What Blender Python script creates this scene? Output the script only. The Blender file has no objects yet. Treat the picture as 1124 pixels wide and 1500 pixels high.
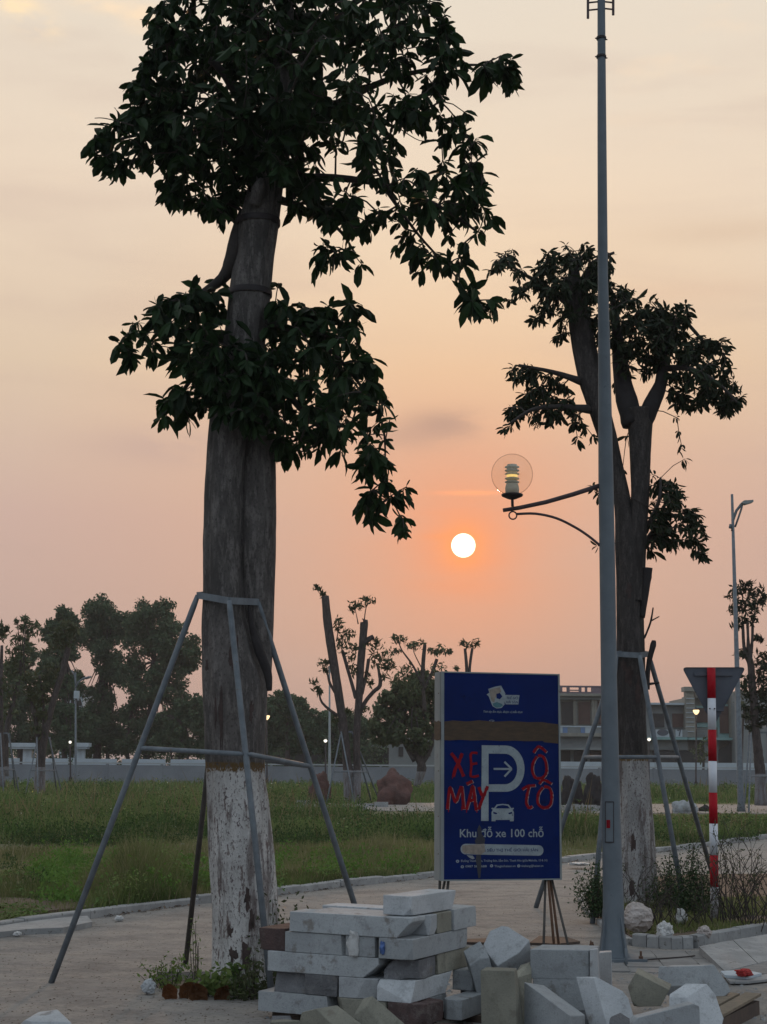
import bpy, bmesh, math, random
import numpy as np
from mathutils import Vector, Matrix, noise, geometry
R = math.radians
rng = np.random.default_rng(7)
random.seed(7)
scene = bpy.context.scene
C = scene.collection

# ------------------------------------------------------------------ camera
F = 2254.0; W0, H0 = 1124.0, 1500.0
EYE = Vector((0, 0, 1.55))
PITCH = math.atan(371 / F); ROLL = R(0.45)
fwd = Vector((0, math.cos(PITCH), math.sin(PITCH)))
r0 = Vector((1, 0, 0)); u0 = Vector((0, -math.sin(PITCH), math.cos(PITCH)))
rt = r0 * math.cos(ROLL) + u0 * math.sin(ROLL)
up = -r0 * math.sin(ROLL) + u0 * math.cos(ROLL)
cam_d = bpy.data.cameras.new('camera')
cam = bpy.data.objects.new('camera', cam_d); C.objects.link(cam)
cam.matrix_world = Matrix(((rt.x, up.x, -fwd.x, EYE.x), (rt.y, up.y, -fwd.y, EYE.y), (rt.z, up.z, -fwd.z, EYE.z), (0, 0, 0, 1)))
cam_d.sensor_fit = 'VERTICAL'; cam_d.sensor_height = 36.0
cam_d.lens = 36.0 * F / H0
cam_d.clip_start = 0.1; cam_d.clip_end = 4000
scene.camera = cam

def ray(px, py):
    return (rt * ((px - 562) / F) + up * ((750 - py) / F) + fwd)
def P(px, py, d):
    r = ray(px, py); return EYE + r * (d / r.y)
def G(px, py, z=0.0):
    r = ray(px, py); return EYE + r * ((z - EYE.z) / r.z)
def PX(px, d, z):
    "point in the pixel column px at depth d and height z"
    k = (px - 562) / F; v = rt - fwd * k
    x = -(d * v.y + (z - EYE.z) * v.z) / v.x
    return Vector((x, d, z))

# ------------------------------------------------------------------ world, sun
SUN_DIR = ray(679, 799).normalized()
sun_el = math.asin(SUN_DIR.z); sun_az = math.atan2(SUN_DIR.x, SUN_DIR.y)
world = bpy.data.worlds.new('World'); scene.world = world; world.use_nodes = True
nt = world.node_tree; nt.nodes.clear()
def N(t, **k):
    n = nt.nodes.new(t)
    for a, b in k.items(): setattr(n, a, b)
    return n
def L(a, b): nt.links.new(a, b)
def wm(op, a, b=None, c=None, clamp=False):
    n = N('ShaderNodeMath', operation=op, use_clamp=clamp)
    for i, v in enumerate((a, b, c)):
        if v is None: continue
        if isinstance(v, (int, float)): n.inputs[i].default_value = v
        else: L(v, n.inputs[i])
    return n.outputs[0]
def srgb(c):
    return tuple((x / 255 / 12.92) if x / 255 <= .04045 else ((x / 255 + .055) / 1.055) ** 2.4 for x in c)
def wramp(f, stops):
    n = N('ShaderNodeValToRGB'); e = n.color_ramp.elements
    while len(e) < len(stops): e.new(0.5)
    for i, (p, c) in enumerate(stops):
        e[i].position = p; e[i].color = (*c, 1)
    L(f, n.inputs[0]); return n.outputs[0]
def wmix(f, a, b, mode='MIX'):
    n = N('ShaderNodeMix', data_type='RGBA', blend_type=mode)
    if isinstance(f, (int, float)): n.inputs[0].default_value = f
    else: L(f, n.inputs[0])
    for s, v in ((n.inputs[6], a), (n.inputs[7], b)):
        if isinstance(v, tuple): s.default_value = (*v, 1)
        else: L(v, s)
    return n.outputs[2]
tc = N('ShaderNodeTexCoord'); sep = N('ShaderNodeSeparateXYZ'); L(tc.outputs['Generated'], sep.inputs[0])
z = sep.outputs[2]
zf = wm('DIVIDE', wm('MAXIMUM', z, 0.0), 0.6)          # 0..1 for elevation 0..37 deg
S = lambda *c: srgb(c)
# elevation -> sin: y1080=.018 y950=.075 y800=.14 y650=.205 y500=.268 y330=.34 y200=.388 y0=.463
front = wramp(zf, [(0.0, S(178, 145, 137)), (0.10, S(182, 146, 137)), (0.22, S(192, 150, 136)), (0.33, S(205, 159, 137)),
                   (0.42, S(226, 181, 144)), (0.53, S(240, 205, 167)), (0.64, S(239, 213, 182)), (0.80, S(226, 210, 188)), (1.0, S(205, 204, 200))])
side = wramp(zf, [(0.0, S(178, 154, 147)), (0.12, S(186, 159, 151)), (0.26, S(197, 168, 158)), (0.42, S(216, 193, 169)),
                  (0.60, S(230, 210, 188)), (0.80, S(228, 216, 199)), (1.0, S(200, 201, 200))])
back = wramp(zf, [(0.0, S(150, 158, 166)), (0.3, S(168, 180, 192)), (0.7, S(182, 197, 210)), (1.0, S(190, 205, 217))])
dot = N('ShaderNodeVectorMath', operation='DOT_PRODUCT'); L(tc.outputs['Generated'], dot.inputs[0]); dot.inputs[1].default_value = SUN_DIR
ang = wm('ARCCOSINE', wm('MINIMUM', dot.outputs['Value'], 0.9999999))      # radians from the sun
# horizontal azimuth closeness
fa = wm('SUBTRACT', 1.0, wm('SMOOTHSTEP', 0, 0, 0) if False else wm('MULTIPLY', ang, 3.4), clamp=True)
base = wmix(fa, side, front)
mr = N('ShaderNodeMapRange', interpolation_type='SMOOTHSTEP'); L(ang, mr.inputs[0]); mr.inputs[1].default_value = R(25); mr.inputs[2].default_value = R(110)
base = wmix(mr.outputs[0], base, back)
# warm aureole of the hazy sun
def gauss(sig): return wm('POWER', 2.71828, wm('MULTIPLY', wm('POWER', wm('DIVIDE', ang, sig), 2.0), -1.0))
base = wmix(wm('MULTIPLY', gauss(R(3.8)), 0.52), base, S(236, 134, 94))
base = wmix(wm('MULTIPLY', gauss(R(1.45)), 0.66), base, S(250, 132, 76))
base = wmix(wm('MULTIPLY', gauss(R(0.70)), 0.92), base, S(255, 146, 66))
# thin clouds, flattened with height
mp = N('ShaderNodeMapping'); mp.inputs['Scale'].default_value = (3.0, 3.0, 15.0); mp.inputs['Location'].default_value = (1.3, 0.4, 2.2); L(tc.outputs['Generated'], mp.inputs[0])
cn = N('ShaderNodeTexNoise'); cn.inputs['Scale'].default_value = 1.6; cn.inputs['Detail'].default_value = 6; cn.inputs['Roughness'].default_value = .5; cn.inputs['Distortion'].default_value = .4; L(mp.outputs[0], cn.inputs['Vector'])
cf = N('ShaderNodeMapRange', interpolation_type='SMOOTHSTEP'); L(cn.outputs[0], cf.inputs[0]); cf.inputs[1].default_value = .47; cf.inputs[2].default_value = .72
base = wmix(wm('MULTIPLY', cf.outputs[0], .22), base, S(186, 160, 152))
mp2 = N('ShaderNodeMapping'); mp2.inputs['Scale'].default_value = (7, 7, 22); mp2.inputs['Location'].default_value = (5.2, 1.1, .6); L(tc.outputs['Generated'], mp2.inputs[0])
cn2 = N('ShaderNodeTexNoise'); cn2.inputs['Scale'].default_value = 2.0; cn2.inputs['Detail'].default_value = 9; cn2.inputs['Roughness'].default_value = .62; L(mp2.outputs[0], cn2.inputs['Vector'])
cf2 = N('ShaderNodeMapRange', interpolation_type='SMOOTHSTEP'); L(cn2.outputs[0], cf2.inputs[0]); cf2.inputs[1].default_value = .52; cf2.inputs[2].default_value = .75
hi = N('ShaderNodeMapRange', interpolation_type='SMOOTHSTEP'); L(z, hi.inputs[0]); hi.inputs[1].default_value = .30; hi.inputs[2].default_value = .48
base = wmix(wm('MULTIPLY', wm('MULTIPLY', cf2.outputs[0], hi.outputs[0]), .30), base, S(250, 220, 186))
# named cloud wisps at real directions: (px, py, half width, half height in degrees, colour, strength)
def wisp(base, px, py, wx, wz, col, k, rag=.5):
    d = ray(px, py).normalized(); az = math.atan2(d.x, d.y); el = math.asin(d.z)
    azn = wm('ARCTAN2', sep.outputs[0], sep.outputs[1]); eln = wm('ARCSINE', z)
    a = wm('DIVIDE', wm('SUBTRACT', azn, az), R(wx)); b = wm('DIVIDE', wm('SUBTRACT', eln, el), R(wz))
    r2 = wm('ADD', wm('POWER', wm('ABSOLUTE', a), 2.0), wm('POWER', wm('ABSOLUTE', b), 2.0))
    f = wm('POWER', 2.71828, wm('MULTIPLY', r2, -1.0))
    front_only = wm('GREATER_THAN', sep.outputs[1], 0.0)
    f = wm('MULTIPLY', wm('MULTIPLY', f, front_only), wm('MULTIPLY', wm('SUBTRACT', cn2.outputs[0], rag * .62), 5.0, clamp=True), clamp=True)
    return wmix(wm('MULTIPLY', f, k, clamp=True), base, col)
base = wisp(base, 58, 38, .75, .42, S(255, 226, 184), 1.5, .70)
base = wisp(base, 25, 8, .8, .35, S(255, 228, 188), 1.3, .70)
base = wisp(base, 150, 6, 1.0, .28, S(255, 226, 190), 1.0, .66)
base = wisp(base, 205, 22, .7, .5, S(252, 224, 190), .8, .66)
base = wisp(base, 650, 622, 1.5, .55, S(150, 124, 124), .62, .45)
base = wisp(base, 590, 640, 2.0, .5, S(168, 136, 130), .45, .45)
base = wisp(base, 250, 655, 3.0, .7, S(178, 152, 150), .45, .4)
base = wisp(base, 1060, 340, 3.5, .5, S(214, 188, 164), .6, .4)
base = wisp(base, 960, 430, 4.0, .45, S(216, 184, 160), .45, .4)
base = wisp(base, 690, 722, 1.2, .09, S(250, 160, 116), .9, .3)
base = wisp(base, 655, 786, .8, .12, S(236, 140, 92), .7, .3)
# sun disc seen through haze
disc = N('ShaderNodeMapRange', interpolation_type='SMOOTHSTEP'); L(ang, disc.inputs[0]); disc.inputs[1].default_value = R(.47); disc.inputs[2].default_value = R(.345)
base = wmix(disc.outputs[0], base, (9.0, 8.2, 6.2))
below = N('ShaderNodeMapRange'); L(z, below.inputs[0]); below.inputs[1].default_value = -.02; below.inputs[2].default_value = 0.0
base = wmix(below.outputs[0], S(120, 110, 105), base)
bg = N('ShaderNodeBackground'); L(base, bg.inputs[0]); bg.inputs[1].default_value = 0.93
sky = N('ShaderNodeTexSky'); sky.sky_type = 'NISHITA'; sky.sun_disc = False
sky.sun_elevation = sun_el; sky.sun_rotation = sun_az; sky.air_density = 1.5; sky.dust_density = 4.0; sky.ozone_density = 2.0
bg2 = N('ShaderNodeBackground'); L(sky.outputs[0], bg2.inputs[0]); bg2.inputs[1].default_value = 0.003
add = N('ShaderNodeAddShader'); L(bg.outputs[0], add.inputs[0]); L(bg2.outputs[0], add.inputs[1])
wo = N('ShaderNodeOutputWorld'); L(add.outputs[0], wo.inputs[0])

sun_d = bpy.data.lights.new('sun', 'SUN'); sun_d.energy = 0.55; sun_d.angle = R(1.5); sun_d.color = (1.0, .55, .28)
sun = bpy.data.objects.new('sun', sun_d); C.objects.link(sun)
sun.rotation_euler = (-SUN_DIR).to_track_quat('-Z', 'Y').to_euler(); sun.location = (0, 0, 30)
vs = scene.view_settings
scene.display_settings.display_device = 'sRGB'
vs.view_transform = 'Standard'; vs.look = 'None'; vs.exposure = 0.16; vs.gamma = 1.0; vs.use_curve_mapping = False
scene.cycles.transparent_max_bounces = 12
scene.cycles.max_bounces = 8
scene.cycles.use_denoising = True

# ------------------------------------------------------------------ materials
def new_mat(name):
    m = bpy.data.materials.new(name); m.use_nodes = True
    t = m.node_tree; b = t.nodes['Principled BSDF']
    return m, t, b
def noise_node(t, scale, detail=5, rough=.6, vec=None, stretch=None, coord='Object'):
    tcn = t.nodes.new('ShaderNodeTexCoord'); o = tcn.outputs[coord]
    if coord == 'World':
        pass
    if stretch:
        m = t.nodes.new('ShaderNodeMapping'); m.inputs['Scale'].default_value = stretch; t.links.new(o, m.inputs[0]); o = m.outputs[0]
    n = t.nodes.new('ShaderNodeTexNoise'); n.inputs['Scale'].default_value = scale; n.inputs['Detail'].default_value = detail; n.inputs['Roughness'].default_value = rough
    t.links.new(o, n.inputs['Vector']); return n.outputs[0]
def mrange(t, v, a, b, c=0., d=1.):
    n = t.nodes.new('ShaderNodeMapRange'); n.interpolation_type = 'SMOOTHSTEP'; t.links.new(v, n.inputs[0])
    for i, x in enumerate((a, b, c, d)): n.inputs[i + 1].default_value = x
    return n.outputs[0]
def cmix(t, f, a, b, mode='MIX'):
    n = t.nodes.new('ShaderNodeMix'); n.data_type = 'RGBA'; n.blend_type = mode
    if isinstance(f, (int, float)): n.inputs[0].default_value = f
    else: t.links.new(f, n.inputs[0])
    for s, v in ((n.inputs[6], a), (n.inputs[7], b)):
        if isinstance(v, tuple): s.default_value = (*v, 1)
        else: t.links.new(v, s)
    return n.outputs[2]
def bump(t, b, h, strength=.3, dist=.01):
    n = t.nodes.new('ShaderNodeBump'); n.inputs['Strength'].default_value = strength; n.inputs['Distance'].default_value = dist
    t.links.new(h, n.inputs['Height']); t.links.new(n.outputs[0], b.inputs['Normal'])
def objrand(t):
    n = t.nodes.new('ShaderNodeObjectInfo'); return n.outputs['Random']
def mat(name, c1, c2=None, scale=8, rough=.8, bs=.3, bd=.005, metal=0., stretch=None, c3=None, s3=40, t3=(.6, .7), vary=0., fine=None, spec=.5):
    "two-tone noise material with relief; c3 = sparse specks"
    m, t, b = new_mat(name); b.inputs['Roughness'].default_value = rough; b.inputs['Metallic'].default_value = metal
    b.inputs['Specular IOR Level'].default_value = spec
    c2 = c2 or tuple(x * .75 for x in c1)
    n1 = noise_node(t, scale, 6, .65, stretch=stretch)
    col = cmix(t, mrange(t, n1, .3, .7), c1, c2)
    if c3:
        n3 = noise_node(t, s3, 4, .6, stretch=stretch); col = cmix(t, mrange(t, n3, *t3), col, c3)
    if vary:
        col = cmix(t, mrange(t, objrand(t), 0, 1, 0, vary), col, (c2[0] * .5, c2[1] * .5, c2[2] * .5))
    t.links.new(col, b.inputs['Base Color'])
    n2 = noise_node(t, fine or scale * 9, 5, .7, stretch=stretch)
    bump(t, b, n2, bs, bd)
    return m
def leaf_mat(name, c1, c2, trans=.25, rough=.45, c3=None, patch=None, pcol=None):
    m, t, b = new_mat(name); b.inputs['Roughness'].default_value = rough; b.inputs['Specular IOR Level'].default_value = .25
    g = t.nodes.new('ShaderNodeNewGeometry'); r = g.outputs['Random Per Island']
    a = t.nodes.new('ShaderNodeMath'); a.operation = 'ADD'; t.links.new(r, a.inputs[0]); t.links.new(objrand(t), a.inputs[1])
    f = t.nodes.new('ShaderNodeMath'); f.operation = 'FRACT'; t.links.new(a.outputs[0], f.inputs[0])
    col = cmix(t, f.outputs[0], c1, c2)
    if patch:
        pn = noise_node(t, patch, 5, .65, stretch=(1, 1, .2)); col = cmix(t, mrange(t, pn, .42, .62, 0, .8), col, pcol)
        pn2 = noise_node(t, patch * .37, 3, .6, stretch=(1.3, .8, .2)); col = cmix(t, mrange(t, pn2, .45, .6, 0, .55), col, tuple(x * .45 for x in c1))
    if c3: col = cmix(t, mrange(t, f.outputs[0], .90, .93), col, c3)
    t.links.new(col, b.inputs['Base Color'])
    tr = t.nodes.new('ShaderNodeBsdfTranslucent'); t.links.new(col, tr.inputs[0])
    mx = t.nodes.new('ShaderNodeMixShader'); mx.inputs[0].default_value = trans
    t.links.new(b.outputs[0], mx.inputs[1]); t.links.new(tr.outputs[0], mx.inputs[2])
    t.links.new(mx.outputs[0], t.nodes['Material Output'].inputs['Surface'])
    return m
def emit_mat(name, col, s):
    m, t, b = new_mat(name); b.inputs['Base Color'].default_value = (*col, 1)
    b.inputs['Emission Color'].default_value = (*col, 1); b.inputs['Emission Strength'].default_value = s
    return m
def bark_mat(name, top, wash=1.5, washcol=(.46, .46, .50), band=True, groove=None):
    "bark with a whitewashed, flaking foot up to the height wash"
    m, t, b = new_mat(name); b.inputs['Roughness'].default_value = .9
    tcn = t.nodes.new('ShaderNodeTexCoord'); s = t.nodes.new('ShaderNodeSeparateXYZ'); t.links.new(tcn.outputs['Object'], s.inputs[0])
    nb = noise_node(t, 7, 7, .65, stretch=(1, 1, .28))
    nf = noise_node(t, 26, 6, .7, stretch=(1, 1, .22))
    nd = noise_node(t, 60, 5, .75, stretch=(1, 1, .6))
    c = cmix(t, mrange(t, nb, .35, .65), top, tuple(x * .5 for x in top))
    c = cmix(t, mrange(t, nf, .48, .62, 0, .7), c, tuple(x * 1.6 for x in top))
    c = cmix(t, mrange(t, nd, .5, .66, 0, .8), c, tuple(x * .35 for x in top))
    w = cmix(t, mrange(t, nb, .3, .7), washcol, tuple(x * .62 for x in washcol))
    fl = mrange(t, nf, .56, .62); w = cmix(t, fl, w, (.22, .17, .16))
    fl2 = mrange(t, nd, .54, .62); w = cmix(t, fl2, w, (.13, .10, .10))
    big = noise_node(t, 2.6, 4, .6, stretch=(1, 1, .5)); w = cmix(t, mrange(t, big, .60, .68, 0, .7), w, (.13, .095, .09))
    sk = noise_node(t, 5.5, 7, .72, stretch=(1, 1, .16)); w = cmix(t, mrange(t, sk, .52, .60, 0, .75), w, (.14, .105, .10)); c = cmix(t, mrange(t, sk, .54, .62, 0, .7), c, tuple(x * .4 for x in top))
    hz = t.nodes.new('ShaderNodeMath'); hz.operation = 'ADD'; t.links.new(s.outputs[2], hz.inputs[0])
    jn = t.nodes.new('ShaderNodeMath'); jn.operation = 'MULTIPLY_ADD'; t.links.new(nf, jn.inputs[0]); jn.inputs[1].default_value = .06; jn.inputs[2].default_value = -.03
    t.links.new(jn.outputs[0], hz.inputs[1]); h = hz.outputs[0]
    col = cmix(t, mrange(t, h, wash - .01, wash + .01), w, c)
    if band:
        lo = mrange(t, h, wash - .03, wash - .015); hi_ = mrange(t, h, wash + .035, wash + .05, 1, 0)
        mm = t.nodes.new('ShaderNodeMath'); mm.operation = 'MULTIPLY'; t.links.new(lo, mm.inputs[0]); t.links.new(hi_, mm.inputs[1])
        m2 = t.nodes.new('ShaderNodeMath'); m2.operation = 'MULTIPLY'; t.links.new(mm.outputs[0], m2.inputs[0]); t.links.new(mrange(t, nd, .38, .5), m2.inputs[1])
        col = cmix(t, m2.outputs[0], col, (.17, .10, .035))
    t.links.new(col, b.inputs['Base Color'])
    sm = t.nodes.new('ShaderNodeMath'); sm.operation = 'ADD'; t.links.new(nf, sm.inputs[0]); t.links.new(nd, sm.inputs[1])
    bump(t, b, sm.outputs[0], 1.0, .03)
    return m

M = {}
M['concrete'] = mat('poured_concrete', (.31, .285, .265), (.20, .18, .165), 1.1, .92, .35, .006, c3=(.12, .105, .095), s3=5.5, t3=(.60, .78), fine=28, stretch=(1, 1.9, 1))
def concrete_floor():
    m, t, b = new_mat('sandy_concrete'); b.inputs['Roughness'].default_value = .93; b.inputs['Specular IOR Level'].default_value = .3
    n1 = noise_node(t, .8, 6, .65); n2 = noise_node(t, 1.7, 8, .74, stretch=(1, 1.3, 1)); n3 = noise_node(t, 22, 6, .75); n4 = noise_node(t, 4.2, 8, .78, stretch=(1, 1.05, 1))
    c = cmix(t, mrange(t, n1, .35, .65), (.33, .315, .30), (.26, .247, .235))
    c = cmix(t, mrange(t, n2, .44, .60, 0, .9), c, (.38, .35, .32))
    c = cmix(t, mrange(t, n2, .34, .46, .7, 0), c, (.19, .18, .17))
    c = cmix(t, mrange(t, n3, .52, .66, 0, .7), c, (.13, .115, .105))
    c = cmix(t, mrange(t, n4, .54, .64, 0, .45), c, (.17, .15, .135))
    t.links.new(c, b.inputs['Base Color'])
    s = t.nodes.new('ShaderNodeMath'); s.operation = 'MULTIPLY_ADD'; t.links.new(n4, s.inputs[0]); s.inputs[1].default_value = 2.; t.links.new(n3, s.inputs[2]); bump(t, b, s.outputs[0], .9, .03)
    return m
M['floor'] = concrete_floor()
M['kerb'] = mat('kerb_concrete', (.38, .385, .39), (.25, .255, .26), 4, .9, .4, .004, c3=(.12, .11, .10), s3=22, fine=60, vary=.25)
M['tile'] = mat('paving_tile', (.25, .248, .245), (.18, .18, .182), 5, .9, .3, .003, fine=70, vary=.3)
M['soil'] = mat('bare_soil', (.15, .105, .075), (.09, .065, .05), 3, .95, .8, .02, c3=(.24, .19, .15), s3=14)
M['field_soil'] = mat('field_soil', (.15, .14, .075), (.10, .10, .045), .6, .95, .8, .03, c3=(.16, .13, .09), s3=1.1, t3=(.60, .68), fine=9)
M['far_ground'] = mat('far_ground', (.06, .075, .035), (.045, .05, .03), .05, .95, .3, .03)
def stone_mat(name, c1, c2, c3, rel=.5):
    m, t, b = new_mat(name); b.inputs['Roughness'].default_value = .88; b.inputs['Specular IOR Level'].default_value = .3
    tcn = t.nodes.new('ShaderNodeTexCoord'); oi = t.nodes.new('ShaderNodeObjectInfo'); ad = t.nodes.new('ShaderNodeVectorMath'); ad.operation = 'ADD'; t.links.new(tcn.outputs['Object'], ad.inputs[0]); t.links.new(oi.outputs['Location'], ad.inputs[1])
    def nn(s, d, r):
        n = t.nodes.new('ShaderNodeTexNoise'); n.inputs['Scale'].default_value = s; n.inputs['Detail'].default_value = d; n.inputs['Roughness'].default_value = r; t.links.new(ad.outputs[0], n.inputs['Vector']); return n.outputs[0]
    n1 = nn(3.2, 7, .7); n2 = nn(11, 7, .75); n3 = nn(85, 4, .7); n4 = nn(5.5, 5, .6)
    c = cmix(t, mrange(t, n1, .35, .65), c1, c2); c = cmix(t, mrange(t, n2, .50, .66, 0, .7), c, c3); c = cmix(t, mrange(t, n3, .52, .68, 0, .5), c, tuple(x * .55 for x in c2))
    c = cmix(t, mrange(t, n4, .60, .68, 0, .6), c, (.17, .145, .12)); c = cmix(t, mrange(t, oi.outputs['Random'], 0, 1, 0, .45), c, tuple(x * .5 for x in c2))
    t.links.new(c, b.inputs['Base Color'])
    s = t.nodes.new('ShaderNodeMath'); s.operation = 'MULTIPLY_ADD'; t.links.new(n2, s.inputs[0]); s.inputs[1].default_value = 2.2; t.links.new(n3, s.inputs[2]); bump(t, b, s.outputs[0], rel, .006)
    return m
M['stone'] = stone_mat('grey_stone_block', (.42, .445, .465), (.34, .36, .38), (.24, .24, .25))
M['stone_light'] = stone_mat('pale_stone_block', (.52, .54, .565), (.42, .44, .465), (.31, .32, .335))
M['stone_olive'] = stone_mat('olive_stone_block', (.30, .29, .24), (.225, .22, .185), (.16, .15, .125))
M['stone_dark'] = stone_mat('dark_weathered_block', (.20, .205, .22), (.13, .13, .14), (.29, .29, .30), 1.0)
M['stone_red'] = stone_mat('reddish_weathered_block', (.15, .095, .09), (.085, .06, .06), (.22, .19, .185), 1.0)
M['pipe'] = mat('galvanised_pipe', (.17, .195, .22), (.11, .128, .15), 9, .6, .15, .002, metal=.0, spec=.3, c3=(.16, .11, .08), s3=22, t3=(.66, .74))
M['pipe_dark'] = mat('dull_pipe', (.085, .08, .075), (.05, .048, .045), 9, .7, .15, .002, spec=.3)
M['pole'] = mat('galvanised_pole', (.15, .178, .205), (.115, .138, .162), 3, .65, .12, .002, metal=.0, spec=.3, c3=(.09, .10, .12), s3=30, t3=(.66, .75), fine=60)
M['dark_metal'] = mat('dark_painted_metal', (.03, .022, .025), (.02, .016, .018), 8, .5, .1, .001, spec=.3)
M['arm'] = mat('brown_painted_metal', (.085, .055, .06), (.06, .04, .045), 8, .5, .1, .001, spec=.3)
M['rust'] = mat('rusty_steel', (.16, .085, .05), (.09, .05, .035), 14, .85, .4, .003)
M['white_metal'] = mat('white_sheet_metal', (.27, .30, .31), (.21, .235, .245), 3, .6, .1, .002, c3=(.13, .08, .05), s3=9, t3=(.68, .76))
M['blue'] = mat('blue_printed_film', (.0026, .0165, .115), (.002, .013, .09), 3, .7, .05, .001, c3=(.003, .008, .05), s3=7, t3=(.6, .8), spec=.12)
M['print'] = mat('pale_print', (.31, .36, .39), (.24, .28, .31), 14, .7, .05, .001, spec=.2, c3=(.08, .09, .13), s3=60, t3=(.62, .72))
M['print_beige'] = mat('beige_print', (.30, .26, .22), (.2, .17, .15), 30, .6, .05, .001)
M['print_teal'] = mat('teal_print', (.06, .17, .20), (.05, .13, .16), 30, .6, .05, .001)
M['red_paint'] = mat('red_hand_paint', (.27, .004, .012), (.17, .003, .01), 25, .7, .2, .002, spec=.15)
M['pale_edge'] = mat('bare_paint_edge', (.36, .32, .33), (.25, .2, .2), 40, .7, .1, .001)
M['brown_paint'] = mat('brown_smeared_paint', (.085, .052, .028), (.05, .032, .02), 12, .7, .3, .002, stretch=(1, 1, 5))
M['grime'] = mat('dark_grime', (.035, .04, .05), (.02, .02, .035), 12, .7, .3, .002)
M['sign_grey'] = mat('grey_sign_back', (.10, .112, .14), (.08, .088, .11), 4, .6, .1, .001, spec=.3)
M['red_band'] = mat('red_pole_paint', (.42, .004, .016), (.34, .003, .012), 10, .6, .1, .001, spec=.2, c3=(.2, .006, .012), s3=60, t3=(.68, .76))
M['white_band'] = mat('white_pole_paint', (.66, .68, .74), (.60, .62, .68), 10, .6, .1, .001, c3=(.3, .3, .3), s3=60, t3=(.68, .76))
M['flaked'] = mat('flaking_pole_paint', (.36, .36, .38), (.16, .14, .13), 30, .8, .4, .002, c3=(.08, .07, .06), s3=50, t3=(.52, .6))
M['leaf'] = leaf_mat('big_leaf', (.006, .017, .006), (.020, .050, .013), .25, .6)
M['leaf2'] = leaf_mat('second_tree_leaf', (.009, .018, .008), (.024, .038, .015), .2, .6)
M['leaf_mid'] = leaf_mat('young_leaf', (.045, .065, .028), (.085, .095, .045), .25, .6)
M['leaf_far'] = leaf_mat('far_leaf', (.055, .095, .050), (.09, .13, .068), .15, .8)
M['leaf_far2'] = leaf_mat('far_leaf_olive', (.07, .095, .048), (.11, .13, .065), .15, .8)
M['hedge'] = leaf_mat('cypress_leaf', (.03, .06, .025), (.05, .09, .035), .15, .7)
M['grass'] = leaf_mat('grass_blade', (.13, .175, .055), (.21, .225, .09), .35, .9, c3=(.30, .26, .16), patch=.45, pcol=(.25, .23, .11))
M['tall_grass'] = leaf_mat('tall_grass_blade', (.075, .15, .038), (.15, .235, .07), .3, .9, c3=(.30, .28, .16), patch=.6, pcol=(.20, .235, .09))
M['mown_grass'] = leaf_mat('mown_grass_blade', (.17, .185, .075), (.25, .235, .12), .3, .9, c3=(.34, .29, .19), patch=.8, pcol=(.24, .25, .11))
M['near_grass'] = leaf_mat('near_grass_blade', (.10, .15, .045), (.17, .21, .07), .3, .9, c3=(.28, .23, .14), patch=1.1, pcol=(.21, .19, .09))
M['weed'] = leaf_mat('weed_leaf', (.075, .15, .038), (.15, .225, .065), .3, .85, patch=.9, pcol=(.19, .23, .07))
M['flower'] = mat('tiny_flower', (.6, .6, .5), (.5, .5, .35), 20, .8)
M['flower_y'] = mat('tiny_yellow_flower', (.6, .52, .12), (.5, .4, .1), 20, .8)
M['dead_leaf'] = leaf_mat('dead_leaf', (.10, .04, .015), (.04, .032, .018), .3, .9)
M['dry_weed'] = leaf_mat('dry_weed', (.16, .13, .07), (.24, .19, .11), .3, .9)
M['weed_dark'] = leaf_mat('weed_dark', (.030, .062, .020), (.065, .115, .034), .25, .9)
M['weed_fresh'] = leaf_mat('weed_fresh', (.085, .18, .035), (.15, .26, .06), .35, .9)
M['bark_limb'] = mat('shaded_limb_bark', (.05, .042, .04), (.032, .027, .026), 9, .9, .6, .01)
M['wound'] = mat('dark_bark_wound', (.085, .058, .054), (.04, .028, .027), 14, .95, 1.0, .01)
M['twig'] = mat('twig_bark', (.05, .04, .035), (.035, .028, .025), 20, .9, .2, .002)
M['bark_far'] = bark_mat('far_bark', (.085, .068, .065), 1.35, (.30, .30, .32), False)
M['bark1'] = bark_mat('big_tree_bark', (.165, .148, .142), 1.52, (.80, .78, .77))
M['bark2'] = bark_mat('second_tree_bark', (.07, .060, .058), 1.58, (.58, .57, .57))  # bark tone lowered to carry the crown's shade on the upper stems
M['bark_dark'] = mat('wet_dark_wood', (.03, .026, .028), (.018, .015, .016), 12, .9, .7, .01)
M['wood'] = mat('old_pallet_wood', (.23, .19, .14), (.13, .105, .08), 10, .9, .5, .004, stretch=(1, 8, 8))
M['wood_dark'] = mat('dark_board', (.10, .07, .055), (.06, .045, .04), 10, .9, .5, .004)
M['plastic'] = mat('white_plastic', (.62, .62, .62), (.5, .5, .5), 14, .45, .8, .01)
M['sack'] = mat('pale_sack', (.62, .56, .54), (.42, .36, .33), 7, .8, .9, .02)
M['red_cloth'] = mat('red_cloth', (.45, .03, .03), (.3, .02, .02), 20, .8, .8, .01)
M['blue_plastic'] = mat('blue_plastic', (.08, .15, .38), (.06, .12, .3), 20, .5)
M['boulder'] = mat('red_earth_boulder', (.15, .075, .065), (.085, .05, .045), 2.2, .95, 1.0, .06, fine=6)
M['wall_blue'] = mat('grey_blue_render', (.23, .25, .28), (.18, .195, .225), .5, .85, .2, .01, c3=(.12, .125, .13), s3=1.6, t3=(.62, .8))
M['wall_pale'] = mat('pale_render', (.40, .42, .44), (.33, .35, .37), .6, .85, .2, .01)
M['b_grey'] = mat('building_grey', (0.240, 0.257, 0.262), (0.186, 0.198, 0.200), .5, .85, .2, .01)
M['b_stone'] = mat('building_stone', (0.276, 0.264, 0.228), (0.204, 0.198, 0.179), 1.5, .85, .3, .01)
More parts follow.
